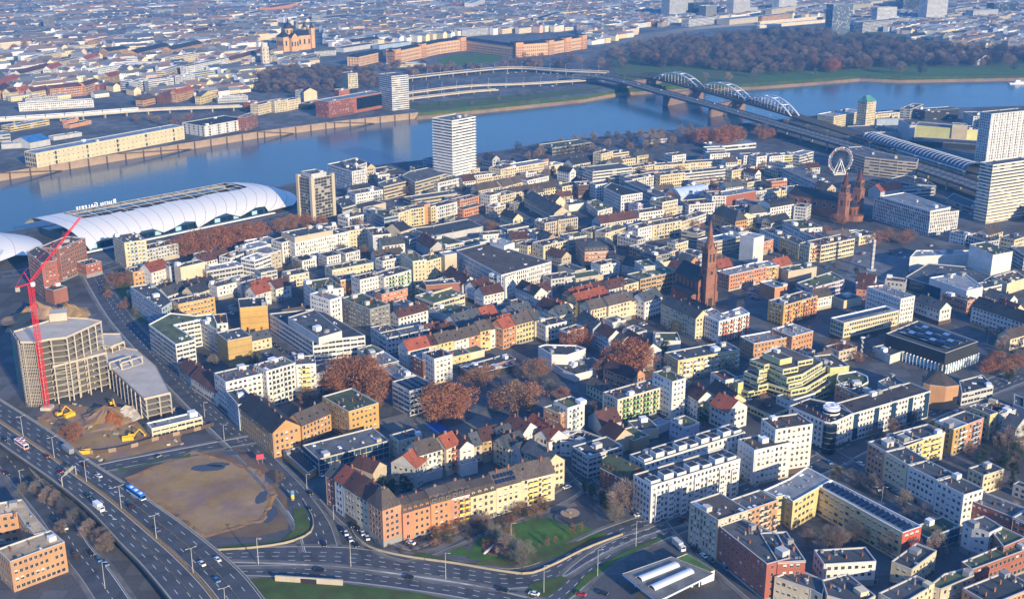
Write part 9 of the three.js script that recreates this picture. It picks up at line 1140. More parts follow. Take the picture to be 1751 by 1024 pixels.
{ // domed baroque church and the old observatory
  const [a] = LM.jesuit, g = thing('domed_church', 'sandstone baroque church with dark dome and twin front towers', 'church', a[0] + 8, 0, a[1], .84); const W = std('#dcb07c', .9, { map: TX.wall });
  new MB().box(38, 15, -12, 78, 30, 24).build('nave', W, g); new MB().box(22, 14, -12, 18, 28, 42).build('transept', W, g); const r = new MB(); for (const [x0, x1, z0, z1, y] of [[-2, 78, -25, 1, 30]]) r.quad([x0, y, z1], [x1, y, z1], [x1, y + 10, -12], [x0 + 8, y + 10, -12]).quad([x1, y, z0], [x0, y, z0], [x0 + 8, y + 10, -12], [x1, y + 10, -12]).tri([x0, y, z1], [x0 + 8, y + 10, -12], [x0, y, z0]); r.quad([12, 28, 10], [12, 28, -34], [22, 38, -34], [22, 38, 10]).quad([32, 28, 10], [32, 28, -34], [22, 38, -34], [22, 38, 10]); r.build('roof', M.slate, g); new MB().tri([13, 28, 9.2], [31, 28, 9.2], [22, 37, 9.2]).build('gable', W, g);
  new MB().cyl(22, 34, -12, 9.5, 9.5, 12, 16).build('drum', W, g); const dm = part('dome', new THREE.SphereGeometry(10, 20, 10, 0, 6.2832, 0, 1.5708), M.slate, g); dm.position.set(22, 46, -12); dm.scale.y = 1.15; new MB().cyl(22, 57, -12, 1.8, 1.6, 5, 8).cyl(22, 62, -12, 1.8, .1, 6, 8).build('lantern', M.slate, g);
  for (const s of [-24, 0]) { new MB().box(74, 22, s, 9, 44, 9).build('tower', W, g); new MB().cyl(74, 44, s, 5, .2, 13, 8).build('tower_cap', M.slate, g); }
  const w = new MB(true).col(.045, .05, .06); for (let i = 0; i < 6; i++) w.box(6 + i * 12, 17, .1, 4, 10, .3); for (let i = 0; i < 3; i++) w.box(15 + i * 7, 15, 9.15, 3, 10, .3); for (let i = 0; i < 8; i++) w.box(22 + Math.cos(i * .785) * 9.5, 40, -12 + Math.sin(i * .785) * 9.5, 2.4, 6, 2.4, -i * .785); for (let i = 0; i < 3; i++) w.box(-1.1, 17, -5 - i * 7, .3, 10, 3.5); w.build('window_rows', M.win, g).userData.kind = 'stuff';
  const [b] = LM.observ, o = thing('observatory_tower', 'pale octagonal observatory tower beside the domed church', 'tower', b[0], 0, b[1], .4); new MB().cyl(0, 0, 0, 9, 8.4, 30, 8).cyl(0, 30, 0, 9, 9, 1.2, 8).cyl(0, 31, 0, 6.5, 6.2, 8, 8).build('shaft', std('#dcd0bc', .9, { map: TX.wall }), o); const ow = new MB(true).col(.05, .05, .06); for (let f = 0; f < 4; f++) for (let i = 0; i < 8; i++) { const t = i * .785 + .39; ow.box(Math.cos(t) * 8, 5 + f * 7, Math.sin(t) * 8, .9, 3.4, 2, -t + 1.57); } ow.build('window_rows', M.win, o).userData.kind = 'stuff';
}
{ // fuel station canopy
  const g = thing('fuel_station', 'fuel station with wide pale canopy and blue edge', 'fuel station'), p = LM.canopy, m = new MB(); m.flat(p, 6).flat(p, 5.3); m.build('canopy_roof', std('#a8a49a', .7, { map: TX.roof }), g); const e = new MB(); for (let i = 0; i < 4; i++) e.wallq(p[i], p[(i + 1) % 4], 5.2, 6.15); e.build('canopy_edge', std('#c8d2e4', .5), g); const c = [0, 1].map(k => (p[0][k] + p[1][k] + p[2][k] + p[3][k]) / 4); for (let i = 0; i < 4; i++) { const q = lerp2(p[i], c, .3); new MB().cyl(q[0], 0, q[1], .3, .3, 5.4, 8).build('post', M.white, g); new MB().box(lerp2(p[i], c, .45)[0], .8, lerp2(p[i], c, .45)[1], .8, 1.6, .6).build('fuel_pump', M.white, g); }
  for (const t of [.3, .65]) { const a = lerp2(p[0], p[3], t), b = lerp2(p[1], p[2], t), mm = new MB(), n = 8; for (let i = 0; i < n; i++) { const A = i / n * Math.PI, B = (i + 1) / n * Math.PI, f = (q, an) => [q[0] + .62 * -Math.cos(an) * 2, 6 + Math.sin(an) * 1.3, q[1] + .78 * -Math.cos(an) * 2]; const a2 = lerp2(a, b, .12), b2 = lerp2(a, b, .85); mm.quad(f(a2, A), f(b2, A), f(b2, B), f(a2, B)); } mm.build('roof_light', std('#d0d4d8', .3), g); }
  const s = LM.shop, sh = new MB(); for (let i = 0; i < 4; i++) sh.wallq(s[i], s[(i + 1) % 4], 0, 5); const so = thing('fuel_station_shop', 'low shop with mossy green roof behind the fuel canopy', 'shop'); sh.build('wall', M.white, so); new MB().flat(s, 4.8).build('roof', std('#7d8f5e', .9, { map: TX.grass }), so);
}
{ // fountain, playground, obelisk, billboard, advertising column, rotunda, culture hall fins, church roof
  const P = (k) => LM[k][0], f = thing('fountain', 'round stone fountain with tiered bowl in the park', 'fountain', PT.fountain[0], 0, PT.fountain[1]); new MB().cyl(0, 0, 0, 7.5, 7.5, .5, 24).build('basin', std('#565a5e', .7, { map: TX.asphalt }), f); new MB().cyl(0, .5, 0, 1, 1, 1.6, 10).cyl(0, 2, 0, 1, 4.6, .9, 20).build('bowl', M.stone, f); new MB().cyl(0, 2.9, 0, .8, .8, .9, 10).cyl(0, 3.7, 0, .8, 1.9, .5, 14).build('upper_bowl', M.stone, f);
  const pl = thing('playground_slide', 'white slide and climbing tower on a round play area', 'slide', PT.slide[0], 0, PT.slide[1], .5); new MB().cyl(0, .1, 0, 6, 6, .15, 20).build('play_area', std('#9b6a5c', .9, { map: TX.soil }), pl); new MB().bar([-7, .5, 2], [0, 3, 0], 1, .3).build('chute', M.white, pl); for (const [a, b] of [[-1, -1], [1, -1], [1, 1], [-1, 1]]) new MB().bar([a + .8, 0, b], [a + .8, 4.2, b], .25).build('post', M.orange, pl); new MB().box(.8, 3, 0, 2.4, .2, 2.4).build('deck', M.bark, pl);
  const ob = thing('obelisk', 'tall slender patterned column on the theatre square', 'column', PT.obelisk[0], 0, PT.obelisk[1], .4); const om = new MB(true); for (let k = 0; k < 14; k++) om.col(...(k % 2 ? [.5, .42, .36] : [.3, .32, .36])).box(0, 1 + k * 1.8, 0, 2.2 + (k % 3) * .12, 1.8, 2.2 + (k % 3) * .12); om.build('shaft', M.vert, ob); new MB().cyl(0, 0, 0, 4, 4, .5, 16).build('base', M.coping, ob);
  const ob2 = thing('steel_sculpture', 'zigzag steel column sculpture near the black culture hall', 'sculpture', PT.sculpt[0], 0, PT.sculpt[1]); let y = 0; for (let k = 0; k < 9; k++) new MB().bar([k % 2 ? .6 : -.6, k * 1.6, 0], [k % 2 ? -.6 : .6, (k + 1) * 1.6, 0], .7).build('segment', k % 2 ? M.coping : M.steel, ob2); new MB().box(0, 14.8, 0, 2.6, .5, 1.6).build('top_plate', M.white, ob2);
  const bb = thing('billboard', 'red billboard panel on posts beside the muddy lot', 'billboard', PT.billboard[0], 0, PT.billboard[1], .3); new MB().box(0, 4, 0, 3.8, 2.8, .25).build('panel', std('#c8454e', .7), bb); for (const s of [-1.2, 1.2]) new MB().bar([s, 0, 0], [s, 3, 0], .2).build('post', M.steel, bb);
  const ac = thing('advertising_column', 'yellow and blue advertising column by the street bend', 'advertising column', PT.advert[0], 0, PT.advert[1]); new MB().cyl(0, 0, 0, .8, .8, 1.2, 12).build('base', M.grey, ac); new MB().cyl(0, 1.2, 0, .9, .9, 2, 12).build('lower_poster', std('#e0c030', .7), ac); new MB().cyl(0, 3.2, 0, .9, .9, 1.6, 12).build('upper_poster', std('#3d8fd0', .7), ac); new MB().cyl(0, 4.8, 0, 1.1, .6, .4, 12).build('cap', M.grey, ac);
  const rt = sub('rotunda_offices', 'roof_rotunda', PT.rotunda[0], 16.4, PT.rotunda[1]); new MB().cyl(0, 0, 0, 4.6, 4.6, 3.4, 24).build('drum', M.white, rt); new MB().cyl(0, 1, 0, 4.7, 4.7, 1.3, 24, false).build('window_ring', M.glass, rt); const rg = new MB(); for (let i = 0; i < 24; i++) { const a = i / 24 * 6.2832, b = (i + 1) / 24 * 6.2832; rg.bar([Math.cos(a) * 3.4, 4.6, Math.sin(a) * 3.4], [Math.cos(b) * 3.4, 4.6, Math.sin(b) * 3.4], .4, .5); } rg.build('ring', M.white, rt);
  const rc = sub('rotunda_offices', 'glass_corner', PT.corner[0], 0, PT.corner[1]); new MB().cyl(0, 0, 0, 3.6, 3.6, 16, 18).build('glass_drum', M.glass, rc); for (let k = 1; k < 5; k++) new MB().cyl(0, k * 3.2, 0, 3.75, 3.75, .35, 18, false).build('floor_band', M.steel, rc);
  const ch = PT.culture, hp = ch.p; const cf = sub('culture_hall', 'colonnade', 0, 0, 0); for (const [i, j] of [[0, 1], [1, 2]]) { const a = hp[i], b = hp[j], l = Math.hypot(b[0] - a[0], b[1] - a[1]), n = Math.round(l / 2.6), nx = (b[1] - a[1]) / l * -1, nz = (b[0] - a[0]) / l, s = (nx * a[0] + nz * a[1]) < 0 ? 1 : -1; for (let k = 0; k <= n; k++) { if (i === 0 && k < n * .35) continue; const q = lerp2(a, b, k / n); new MB().bar([q[0] + nx * s * 1.6, 0, q[1] + nz * s * 1.6], [q[0] + nx * s * 1.6, 6.6, q[1] + nz * s * 1.6], .4, .9).build('fin', M.white, cf); } const q0 = i === 0 ? lerp2(a, b, .35) : a; new MB().bar([q0[0] + nx * s * .7, 3, q0[1] + nz * s * .7], [b[0] + nx * s * .7, 3, b[1] + nz * s * .7], 1.1, 3.6).build('glass_band', std('#5fa6c0', .2), cf); }
  const sv = sub('culture_hall', 'solar_roof', 0, 0, 0); const A = hp[0], Bq = hp[1], Cq = hp[2], D = hp[3]; for (let i = 0; i < 9; i++) for (let j = 0; j < 6; j++) { const s = .12 + .8 * (i + .5) / 9, t = .18 + .64 * (j + .5) / 6, q = lerp2(lerp2(A, Bq, s), lerp2(D, Cq, s), t), m = part('solar_panel', unit, (i * 3 + j) % 4 === 0 ? std('#6f8fb0', .25) : M.solar, sv); m.scale.set(4.2, .15, 3.2); m.position.set(q[0], 14.6 + (j % 2) * .5, q[1]); m.rotation.set(j % 2 ? .22 : -.22, Math.atan2(-(Bq[1] - A[1]), Bq[0] - A[0]), 0, 'YXZ'); }
  const mc = PT.church, cr = sub('modern_church', 'folded_roof', 0, 0, 0); const r = new MB(), n = mc.length, cx = mc.reduce((s, q) => s + q[0] / n, 0), cz = mc.reduce((s, q) => s + q[1] / n, 0); for (let i = 0; i < n; i++) { const a = mc[i], b = mc[(i + 1) % n]; r.quad([a[0], 15, a[1]], [b[0], 15, b[1]], [cx + (b[0] - cx) * .25, 20, cz + (b[1] - cz) * .25 - 2], [cx + (a[0] - cx) * .25, 20, cz + (a[1] - cz) * .25 - 2]); } r.flat(mc.map(q => [cx + (q[0] - cx) * .25, cz + (q[1] - cz) * .25 - 2]), 20); r.build('roof', rmat('b', true), cr);
  const bo = thing('river_boat', 'white passenger boat moored at the far bank', 'boat', PT.boat[0], -8, PT.boat[1], .1); new MB().box(0, .8, 0, 46, 1.8, 8).build('hull', M.white, bo); new MB().box(3, 3, 0, 34, 2.6, 7).build('cabin', M.white, bo); new MB().box(3, 3.2, 0, 34.2, 1.1, 7.1).build('window_band', M.glass, bo); new MB().box(-8, 5.2, 0, 8, 2, 5).build('wheelhouse', M.white, bo);
  const b2 = thing('work_boat', 'small white boat at the grassy far shore', 'boat', PT.boat2[0], -8, PT.boat2[1], .1); new MB().box(0, .5, 0, 18, 1, 4).build('hull', M.coping, b2); new MB().box(4, 1.6, 0, 4, 1.4, 3).build('cabin', M.white, b2);
}

{ // arched sports hall with a pale blue vaulted roof among the office blocks
  const [a, b] = LM.vault, l = Math.hypot(b[0] - a[0], b[1] - a[1]), g = thing('arched_hall', 'hall with pale blue vaulted roof beside the blank brick hall', 'hall', a[0], 0, a[1], Math.atan2(-(b[1] - a[1]), b[0] - a[0])); new MB().box(l / 2, 3.5, -12, l, 7, 24).build('wall', wmat('l'), g); for (let k = 0; k < 5; k++) { const m = new MB(), n = 10; for (let i = 0; i < n; i++) { const f = (t, x) => [x, 7 + Math.sin(t * Math.PI) * 6, -24 + 24 * t]; m.slab(f(i / n, k * l / 5 + .1), f(i / n, (k + 1) * l / 5 - .1), f((i + 1) / n, (k + 1) * l / 5 - .1), f((i + 1) / n, k * l / 5 + .1), .2); } m.build('roof_shell', std('#b9c8da', .4), g); } const e = new MB(); for (const x of [0, l]) for (let i = 0; i < 10; i++) { const f = t => [x, 7 + Math.sin(t * Math.PI) * 6, -24 + 24 * t]; e.tri([x, 7, -12], f(i / 10), f((i + 1) / 10)); } e.build('gable_wall', wmat('w'), g);
}
// ---------- old town beyond the river ----------
function inPoly(x, z, P) { let c = false; for (let i = 0, j = P.length - 1; i < P.length; j = i++) if ((P[i][1] > z) !== (P[j][1] > z) && x < (P[j][0] - P[i][0]) * (z - P[i][1]) / (P[j][1] - P[i][1]) + P[i][0]) c = !c; return c; }
{
  const r = RNG(77), rnd = (a, b) => a + (b - a) * r(), th = 48 * Math.PI / 180, ux = Math.cos(th), uz = -Math.sin(th), vx = Math.sin(th), vz = Math.cos(th), list = [];
  const occ = BL.slice(OLDTOWN_FROM).map(B => { const p = []; for (let i = 0; i < B[0].length; i += 2) p.push([B[0][i], B[0][i + 1]]); const c = [0, 1].map(k => p.reduce((s, q) => s + q[k], 0) / p.length); return [p, c, Math.max(...p.map(q => Math.hypot(q[0] - c[0], q[1] - c[1]))), inset(p, -7)]; });
  for (let bi = -60; bi < 60; bi++) for (let bj = -60; bj < 60; bj++) {
    const ox = -200 + bi * 80 * ux + bj * 62 * vx, oz = -2900 + bi * 80 * uz + bj * 62 * vz; if (oz > -1500 || oz < -4400) continue;
    const spots = []; for (const b of [0, 36]) for (let s = 0; s < 64;) { const l = rnd(14, 34); spots.push([s + l / 2, b, l, 0]); s += l; } spots.push([5, 18, 23, 1], [60, 18, 23, 1]); if (r() < .6) spots.push([32, 18, rnd(10, 28), 0]);
    const bh = oz > -2520 ? rnd(6, 9.5) : rnd(9, 14), thin = oz > -2520 ? .45 : .08, bk = Math.floor(r() * 997);
    for (const [a, b, l, o] of spots) { const x = ox + a * ux + b * vx, z = oz + a * uz + b * vz, h = Math.round(bh + rnd(-1.2, 1.6)), k = r() < .72 ? bk : Math.floor(r() * 997); if (r() < thin || !OLD.reg.some(P => inPoly(x, z, P)) || OLD.exc.some(P => inPoly(x, z, P)) || occ.some(([p, c, rad, q]) => (x - c[0]) ** 2 + (z - c[1]) ** 2 < (rad + 14) ** 2 && inPoly(x, z, q))) continue; list.push([x, z, l, o, h, k]); }
  }
  list.sort((a, b) => b[1] - a[1]);
  const wallC = ['#e6dcc6', '#eae8e2', '#d9ccb4', '#dcc6a4', '#d6b59c', '#ecebe8', '#d2d3d4', '#e0d0a4'].map(c => hex(c)), roofC = ['#645f5c', '#75625a', '#50565f', '#62676d', '#7d6a60', '#4a515c', '#7a8088', '#b2b8be'].map(c => hex(c)), wn = ['cream', 'white', 'beige', 'sandstone', 'salmon', 'white', 'grey', 'yellow'], rn = ['brown', 'red brown', 'slate', 'dark', 'reddish', 'slate', 'grey', 'pale flat'];
  function house(W, RF, WI, x, z, l, o, h, k) { const d = 12.5, t = th + (o ? Math.PI / 2 : 0), c = Math.cos(t), s = -Math.sin(t), p = s, q = -c; // along c,s ; front normal -> towards camera
    const nx = -s, nz = c, P = (a, b, y) => [x + c * a + nx * b, y, z + s * a + nz * b], A = l / 2, D = d / 2, w = wallC[k % 8], f = roofC[(k >> 3) % 8], flat = (k >> 3) % 8 === 7, rh = flat ? .3 : 4.2;
    W.col(w.r, w.g, w.b); W.quad(P(-A, D, 0), P(A, D, 0), P(A, D, h), P(-A, D, h)).quad(P(A, -D, 0), P(-A, -D, 0), P(-A, -D, h), P(A, -D, h)).quad(P(-A, -D, 0), P(-A, D, 0), P(-A, D, h), P(-A, -D, h)).quad(P(A, D, 0), P(A, -D, 0), P(A, -D, h), P(A, D, h)); if (!flat) W.tri(P(-A, -D, h), P(-A, D, h), P(-A, 0, h + rh)).tri(P(A, D, h), P(A, -D, h), P(A, 0, h + rh));
    RF.col(f.r, f.g, f.b); const e = flat ? 0 : .4; RF.quad(P(-A - .2, D + e, h - .3), P(A + .2, D + e, h - .3), P(A + .2, flat ? D : 0, h + rh), P(-A - .2, flat ? D : 0, h + rh)); if (flat) RF.quad(P(-A, D, h + .3), P(A, D, h + .3), P(A, -D, h + .3), P(-A, -D, h + .3)); else RF.quad(P(A + .2, -D - e, h - .3), P(-A - .2, -D - e, h - .3), P(-A - .2, 0, h + rh), P(A + .2, 0, h + rh));
    const fl = Math.floor((h - 1) / 3), n = Math.max(2, Math.floor(l / 3)); for (const [side, len] of [[o ? -1 : 1, l]]) for (let i = 0; i < fl; i++) for (let j = 0; j < n; j++) { const a = -A + (j + .5) * l / n, y = 1 + i * 3, b = (o ? 1 : 1) * (D + .06), g = .03 + .02 * ((i * 7 + j * 3 + k) % 3); WI.col(g, g * 1.15, g * 1.4).quad(P(a - .6, b, y), P(a + .6, b, y), P(a + .6, b, y + 1.6), P(a - .6, b, y + 1.6)); }
  }
  const mt = new THREE.MeshStandardMaterial({ vertexColors: true, roughness: .92 }), groups = new Set();
  list.slice(0, 290).forEach(([x, z, l, o, h, k]) => { const g = thing('old_town_house', `${wn[k % 8]} ${['', '', '', 'three', 'four', 'five', 'six'][Math.min(6, Math.max(3, Math.floor(h / 3)))]} storey old town house with ${rn[(k >> 3) % 8]} roof beyond the river`, 'house', x, 0, z, 0, `old town houses ${wn[k % 8]} with ${rn[(k >> 3) % 8]} roofs`); const W = new MB(true), RF = new MB(true), WI = new MB(true); house(W, RF, WI, 0, 0, l, o, h, k); W.build('wall', mt, g); RF.build('roof', mt, g); WI.build('window_rows', M.win, g).userData.kind = 'stuff'; });
  const W = new MB(true); list.slice(290).forEach(([x, z, l, o, h, k]) => house(W, W, W, x, z, l, o, h, k)); const m = W.build('distant_old_town', mt, scene); tag(m, 'dense distant old town roofs and facades stretching beyond the river', 'old town', null, 'stuff');
  console.log('far houses', list.length, 'tris', W.p.length / 9);
}
// ---------- trees ----------
const leafMat = new THREE.MeshStandardMaterial({ vertexColors: true, roughness: 1, side: THREE.DoubleSide });
function crownGeo(seed, kind) {
  const r = RNG(seed), b = new MB(true), rnd = (a, c) => a + (c - a) * r();
  const S = { c: [5800, [.34, .145, .065], .44, 11.2, 11.2, 8.4], m: [3600, [.27, .13, .07], .42, 10.8, 11, 8.4], b: [3000, [.21, .175, .145], .22, 7.8, 11, 8.4], e: [2600, [.022, .045, .016], .5, 5.5, 10, 9], t: [1800, [.03, .07, .02], .45, 3.0, 10, 9.6], p: [900, [.22, .10, .05], .35, 3.4, 11, 8.6], P: [1100, [.15, .11, .085], .14, 2.6, 11, 9], B: [700, [.09, .085, .035], .9, 8, 9, 9] }[kind], [n, col, sz, rx, cy, ry] = S;
  const tint = .82 + .36 * r(), warm = .85 + .3 * r(); const clumps = []; const nc = kind === 't' || kind === 'P' ? 30 : kind === 'c' ? 78 : 56; for (let i = 0; i < nc; i++) { const u = rnd(-1, 1), a = rnd(0, 6.283), q = Math.sqrt(1 - u * u), k = .45 + .55 * Math.cbrt(r()), lob = .78 + .34 * Math.sin(a * 3 + seed) * q + .2 * r(); clumps.push([Math.cos(a) * q * rx * k * lob, cy + u * ry * k * (.85 + .2 * r()), Math.sin(a) * q * rx * k * lob, rnd(.16, .30) * rx + .5, .72 + .5 * r()]); }
  for (let i = 0; i < n; i++) { const c = clumps[i % nc], u = rnd(-1, 1), a = rnd(0, 6.283), q = Math.sqrt(1 - u * u), k = c[3] * Math.cbrt(r()), x = c[0] + Math.cos(a) * q * k, y = c[1] + u * k * .8, z = c[2] + Math.sin(a) * q * k, t = c[4] * rnd(.75, 1.25); b.col(col[0] * t * tint, col[1] * t * tint * warm * rnd(.85, 1.15), col[2] * t * tint * warm);
    if (kind === 'b' || kind === 'P') { const L = rnd(1, 2.4), d = [x * .18 + rnd(-1, 1), rnd(.1, 1.3), z * .18 + rnd(-1, 1)], m = Math.hypot(...d); b.tri([x - sz * .5, y, z], [x + sz * .5, y, z + sz * .5], [x + d[0] / m * L, y + d[1] / m * L, z + d[2] / m * L]); }
    else { const s = sz * rnd(.7, 1.5), e = () => rnd(-1, 1) * s; b.tri([x + e(), y + e(), z + e()], [x + e(), y + e(), z + e()], [x + e(), y + e(), z + e()]); } }
  return [b.geo(), clumps];
}
function trunkGeo(clumps, kind) { const b = new MB(), th = kind === 'B' ? .25 : kind === 'p' ? .25 : .42; b.cyl(0, 0, 0, th, th * .55, 8, 7, false); if (kind === 't') return b.geo(); for (let i = 0; i < Math.min(18, clumps.length); i++) { const c = clumps[i], y = 3 + (i % 6) * 1.0; b.bar([0, y, 0], [c[0] * .55, y + (c[1] - y) * .6, c[2] * .55], .22).bar([c[0] * .55, y + (c[1] - y) * .6, c[2] * .55], [c[0], c[1], c[2]], .11); } return b.geo(); }
const TP = {}; for (const k of 'cmbetpPB') TP[k] = [1, 2, 3].slice(0, 'cmb'.includes(k) ? 3 : 2).map(s => { const [g, c] = crownGeo(s * 31 + k.charCodeAt(0), k); return [g, trunkGeo(c, k)]; });
const TN = { c: ['copper_tree', 'broad tree with copper brown autumn leaves'], m: ['brown_tree', 'thin crowned tree with a few brown leaves'], b: ['bare_tree', 'bare grey brown winter tree'], e: ['evergreen_tree', 'dark evergreen tree'], t: ['thuja_tree', 'tall narrow green conifer'], p: ['young_tree', 'small upright young tree with brown leaves'], P: ['poplar_tree', 'tall slim bare poplar'], B: ['shrub', 'low brown green shrub'] };
{ // trees of the park behind the far quay
  const r = RNG(9), spots = []; for (const [key, n] of [['parkW', 260], ['parkV', 90], ['parkX', 110]]) { const P = LM[key], xs = P.map(q => q[0]), zs = P.map(q => q[1]), lo = [Math.min(...xs), Math.min(...zs)], hi = [Math.max(...xs), Math.max(...zs)]; for (let i = 0, k = 0; i < 9000 && k < n; i++) { const x = lo[0] + r() * (hi[0] - lo[0]), z = lo[1] + r() * (hi[1] - lo[1]); if (inPoly(x, z, P)) { spots.push([x, z, 9 + 6 * r()]); k++; } } }
  const im = new THREE.InstancedMesh(TP.b[1][0], leafMat, spots.length), m4 = new THREE.Matrix4(), q = new THREE.Quaternion(), c = new THREE.Color(); spots.forEach(([x, z, h], i) => { m4.compose(new THREE.Vector3(x, 0, z), q.setFromAxisAngle(new THREE.Vector3(0, 1, 0), r() * 6.28), new THREE.Vector3(h / 20 * 1.3, h / 20, h / 20 * 1.3)); im.setMatrixAt(i, m4); const k = r(); im.setColorAt(i, c.setRGB(.5 + .55 * k, .55 + .4 * k, .6 + .25 * k)); });
  im.name = 'park_grove'; im.castShadow = im.receiveShadow = true; tag(im, 'mass of bare park trees behind the far quay and along the railway curve', 'grove', null, 'stuff'); scene.add(im);
}
const woodTrees = TR.filter(t => t[4].includes('wood')).sort((a, b) => b[1] - a[1]).slice(85);
{ // the deeper wood: too many to tell apart
  const P = LM.parkE, r = RNG(5), spots = woodTrees.map(t => [t[0], t[1], t[3]]), bx = [230, 1500], bz = [-2950, -1900]; for (let i = 0; i < 9000 && spots.length < 900; i++) { const x = bx[0] + r() * (bx[1] - bx[0]), z = bz[0] + r() * (bz[1] - bz[0]); if (inPoly(x, z, LM.woodCore) && r() < .8) spots.push([x, z, 14 + 8 * r()]); }
  const g = TP.b.map(q => q[0]), im = new THREE.InstancedMesh(g[0], leafMat, spots.length), m4 = new THREE.Matrix4(), q = new THREE.Quaternion(), c = new THREE.Color(); spots.forEach(([x, z, h], i) => { m4.compose(new THREE.Vector3(x, 0, z), q.setFromAxisAngle(new THREE.Vector3(0, 1, 0), r() * 6.28), new THREE.Vector3(h / 20 * 1.2, h / 20, h / 20 * 1.2)); im.setMatrixAt(i, m4); const k = r(); im.setColorAt(i, c.setRGB(.5 + .55 * k, .55 + .4 * k, .6 + .25 * k)); });
  im.name = 'distant_wood'; im.castShadow = im.receiveShadow = true; tag(im, 'dense bare winter wood filling the far bank behind the meadow', 'wood', null, 'stuff'); scene.add(im);
}
const deep = new Set(woodTrees);
for (const [x, z, k, h, where] of TR.filter(t => !deep.has(t))) { const [cg, tg] = pick(TP[k]), s = h / 20, g = thing(TN[k][0], `${TN[k][1]} ${where}`, k === 'B' ? 'shrub' : 'tree', x, 0, z, rr(0, 6.28), `${TN[k][0].replace('_', ' ')}s ${where}`); g.scale.set(s * rr(.9, 1.15), s, s * rr(.9, 1.15)); part('crown', cg, leafMat, g); part('trunk', tg, M.bark, g); }
// ---------- vehicles ----------
const carGeo = (() => { const body = new MB(), gl = new MB(); const prof = [[-2.15, .35], [-2.2, .75], [-1.9, .92], [-1.35, .95], [-.75, 1.42], [.75, 1.46], [1.5, .98], [2.05, .85], [2.15, .35]]; const side = s => prof.map(([a, b]) => [s * (b > 1.1 ? .68 : .86), b, a]); const Lf = side(-1), Rt = side(1); for (let i = 0; i < prof.length - 1; i++) { const q = [Lf[i], Rt[i], Rt[i + 1], Lf[i + 1]]; (i === 3 || i === 5 ? gl : body).quad(...q); } for (const S of [Lf, Rt]) { for (let i = 1; i < S.length - 1; i++) if (i !== 4) body.tri(S[0], S[i], S[i + 1]); const o = S[0][0] > 0 ? .02 : -.02; gl.quad([S[3][0] + o, .97, -1.2], [S[6][0] + o, .97, 1.3], [S[5][0] + o, 1.4, .7], [S[4][0] + o, 1.38, -.68]); } body.quad(Lf[0], Rt[0], Rt[8], Lf[8]); return [body.geo(), gl.geo()]; })();
const vanGeo = (() => { const b = new MB(), g = new MB(); b.box(0, 1.35, -.5, 1.9, 2, 4.2); b.box(0, .85, 2, 1.9, 1, 1.1); g.quad([-.85, 1.35, 2.35], [.85, 1.35, 2.35], [.8, 2.2, 1.62], [-.8, 2.2, 1.62]); for (const s of [-.97, .97]) g.quad([s, 1.4, .5], [s, 1.4, 1.9], [s, 2.1, 1.55], [s, 2.1, .5]); return [b.geo(), g.geo()]; })();
const wheelGeo = new THREE.CylinderGeometry(.33, .33, .24, 12).rotateZ(Math.PI / 2), lightGeo = new THREE.BoxGeometry(.36, .16, .06);
const paint = { w: std('#e8e8e8', .3), d: std('#1d1f24', .25), g: std('#7a7e84', .3, { metalness: .4 }), l: std('#b9bdc2', .3, { metalness: .4 }), r: std('#7d1f22', .3), R: std('#b8342e', .3), u: std('#4a7aa8', .3), y: std('#e0c020', .3), v: std('#e8e8e8', .35) }, pn = { w: 'white', d: 'black', g: 'grey', l: 'silver', r: 'dark red', R: 'red', u: 'blue', y: 'yellow', v: 'white' };
for (const [x, z, y, c, ry, where] of CARS) { const van = c === 'v', [bg, gg] = van ? vanGeo : carGeo, g = thing(van ? 'delivery_van' : 'car', `${pn[c]} ${van ? 'van' : 'car'} ${where}`, van ? 'van' : 'car', x, y + (y > 5 ? .06 : .14), z, ry, `${pn[c]} ${van ? 'vans' : 'cars'} ${where}`); const s = rr(.96, 1.08); g.scale.set(1.06, s, s * 1.04); part('body', bg, paint[c], g); part('glazing', gg, M.glass, g); for (const [a, b] of [[-.8, 1.35], [.8, 1.35], [-.8, -1.35], [.8, -1.35]]) { const w = part('wheel', wheelGeo, M.dark, g); w.position.set(a, .33, b); } for (const a of [-.6, .6]) { const hl = part('headlight', lightGeo, M.white, g); hl.position.set(a, .68, van ? 2.57 : 2.14); const tl = part('tail_light', lightGeo, M.crane, g); tl.position.set(a, .75, van ? -2.62 : -2.2); } }
function bus(name, label, P, ry, len, col, col2, y = 7.06) { const g = thing(name, label, 'bus', P[0], y, P[1], ry); new MB().box(0, 1.75, 0, 2.55, 2.7, len).build('body', col, g); new MB().box(0, 2.15, .1, 2.6, 1.0, len - .6).build('window_band', M.glass, g); new MB().box(0, .75, 0, 2.6, .5, len + .02).build('skirt', col2, g); new MB().box(0, 2, len / 2 + .02, 2.2, 1.5, .08).build('windscreen', M.glass, g); for (let k = -1; k <= 1; k++) new MB().box(0, 3.25, k * len * .3, 1.5, .3, 1.8).build('roof_unit', col2, g); for (const [a, b] of [[-1.15, .32], [1.15, .32], [-1.15, -.3], [1.15, -.3]]) { const w = part('wheel', wheelGeo, M.dark, g); w.scale.setScalar(1.45); w.position.set(a, .48, b * len); } }
bus('city_bus', 'bright blue articulated city bus on the elevated highway', PT.bus1, PT.bus1[2], 15, std('#2f86d8', .35), std('#cfe2f2', .4));
bus('city_bus', 'white city bus with orange front on the elevated highway', PT.bus2, PT.bus2[2], 12, M.white, std('#e0602a', .4));
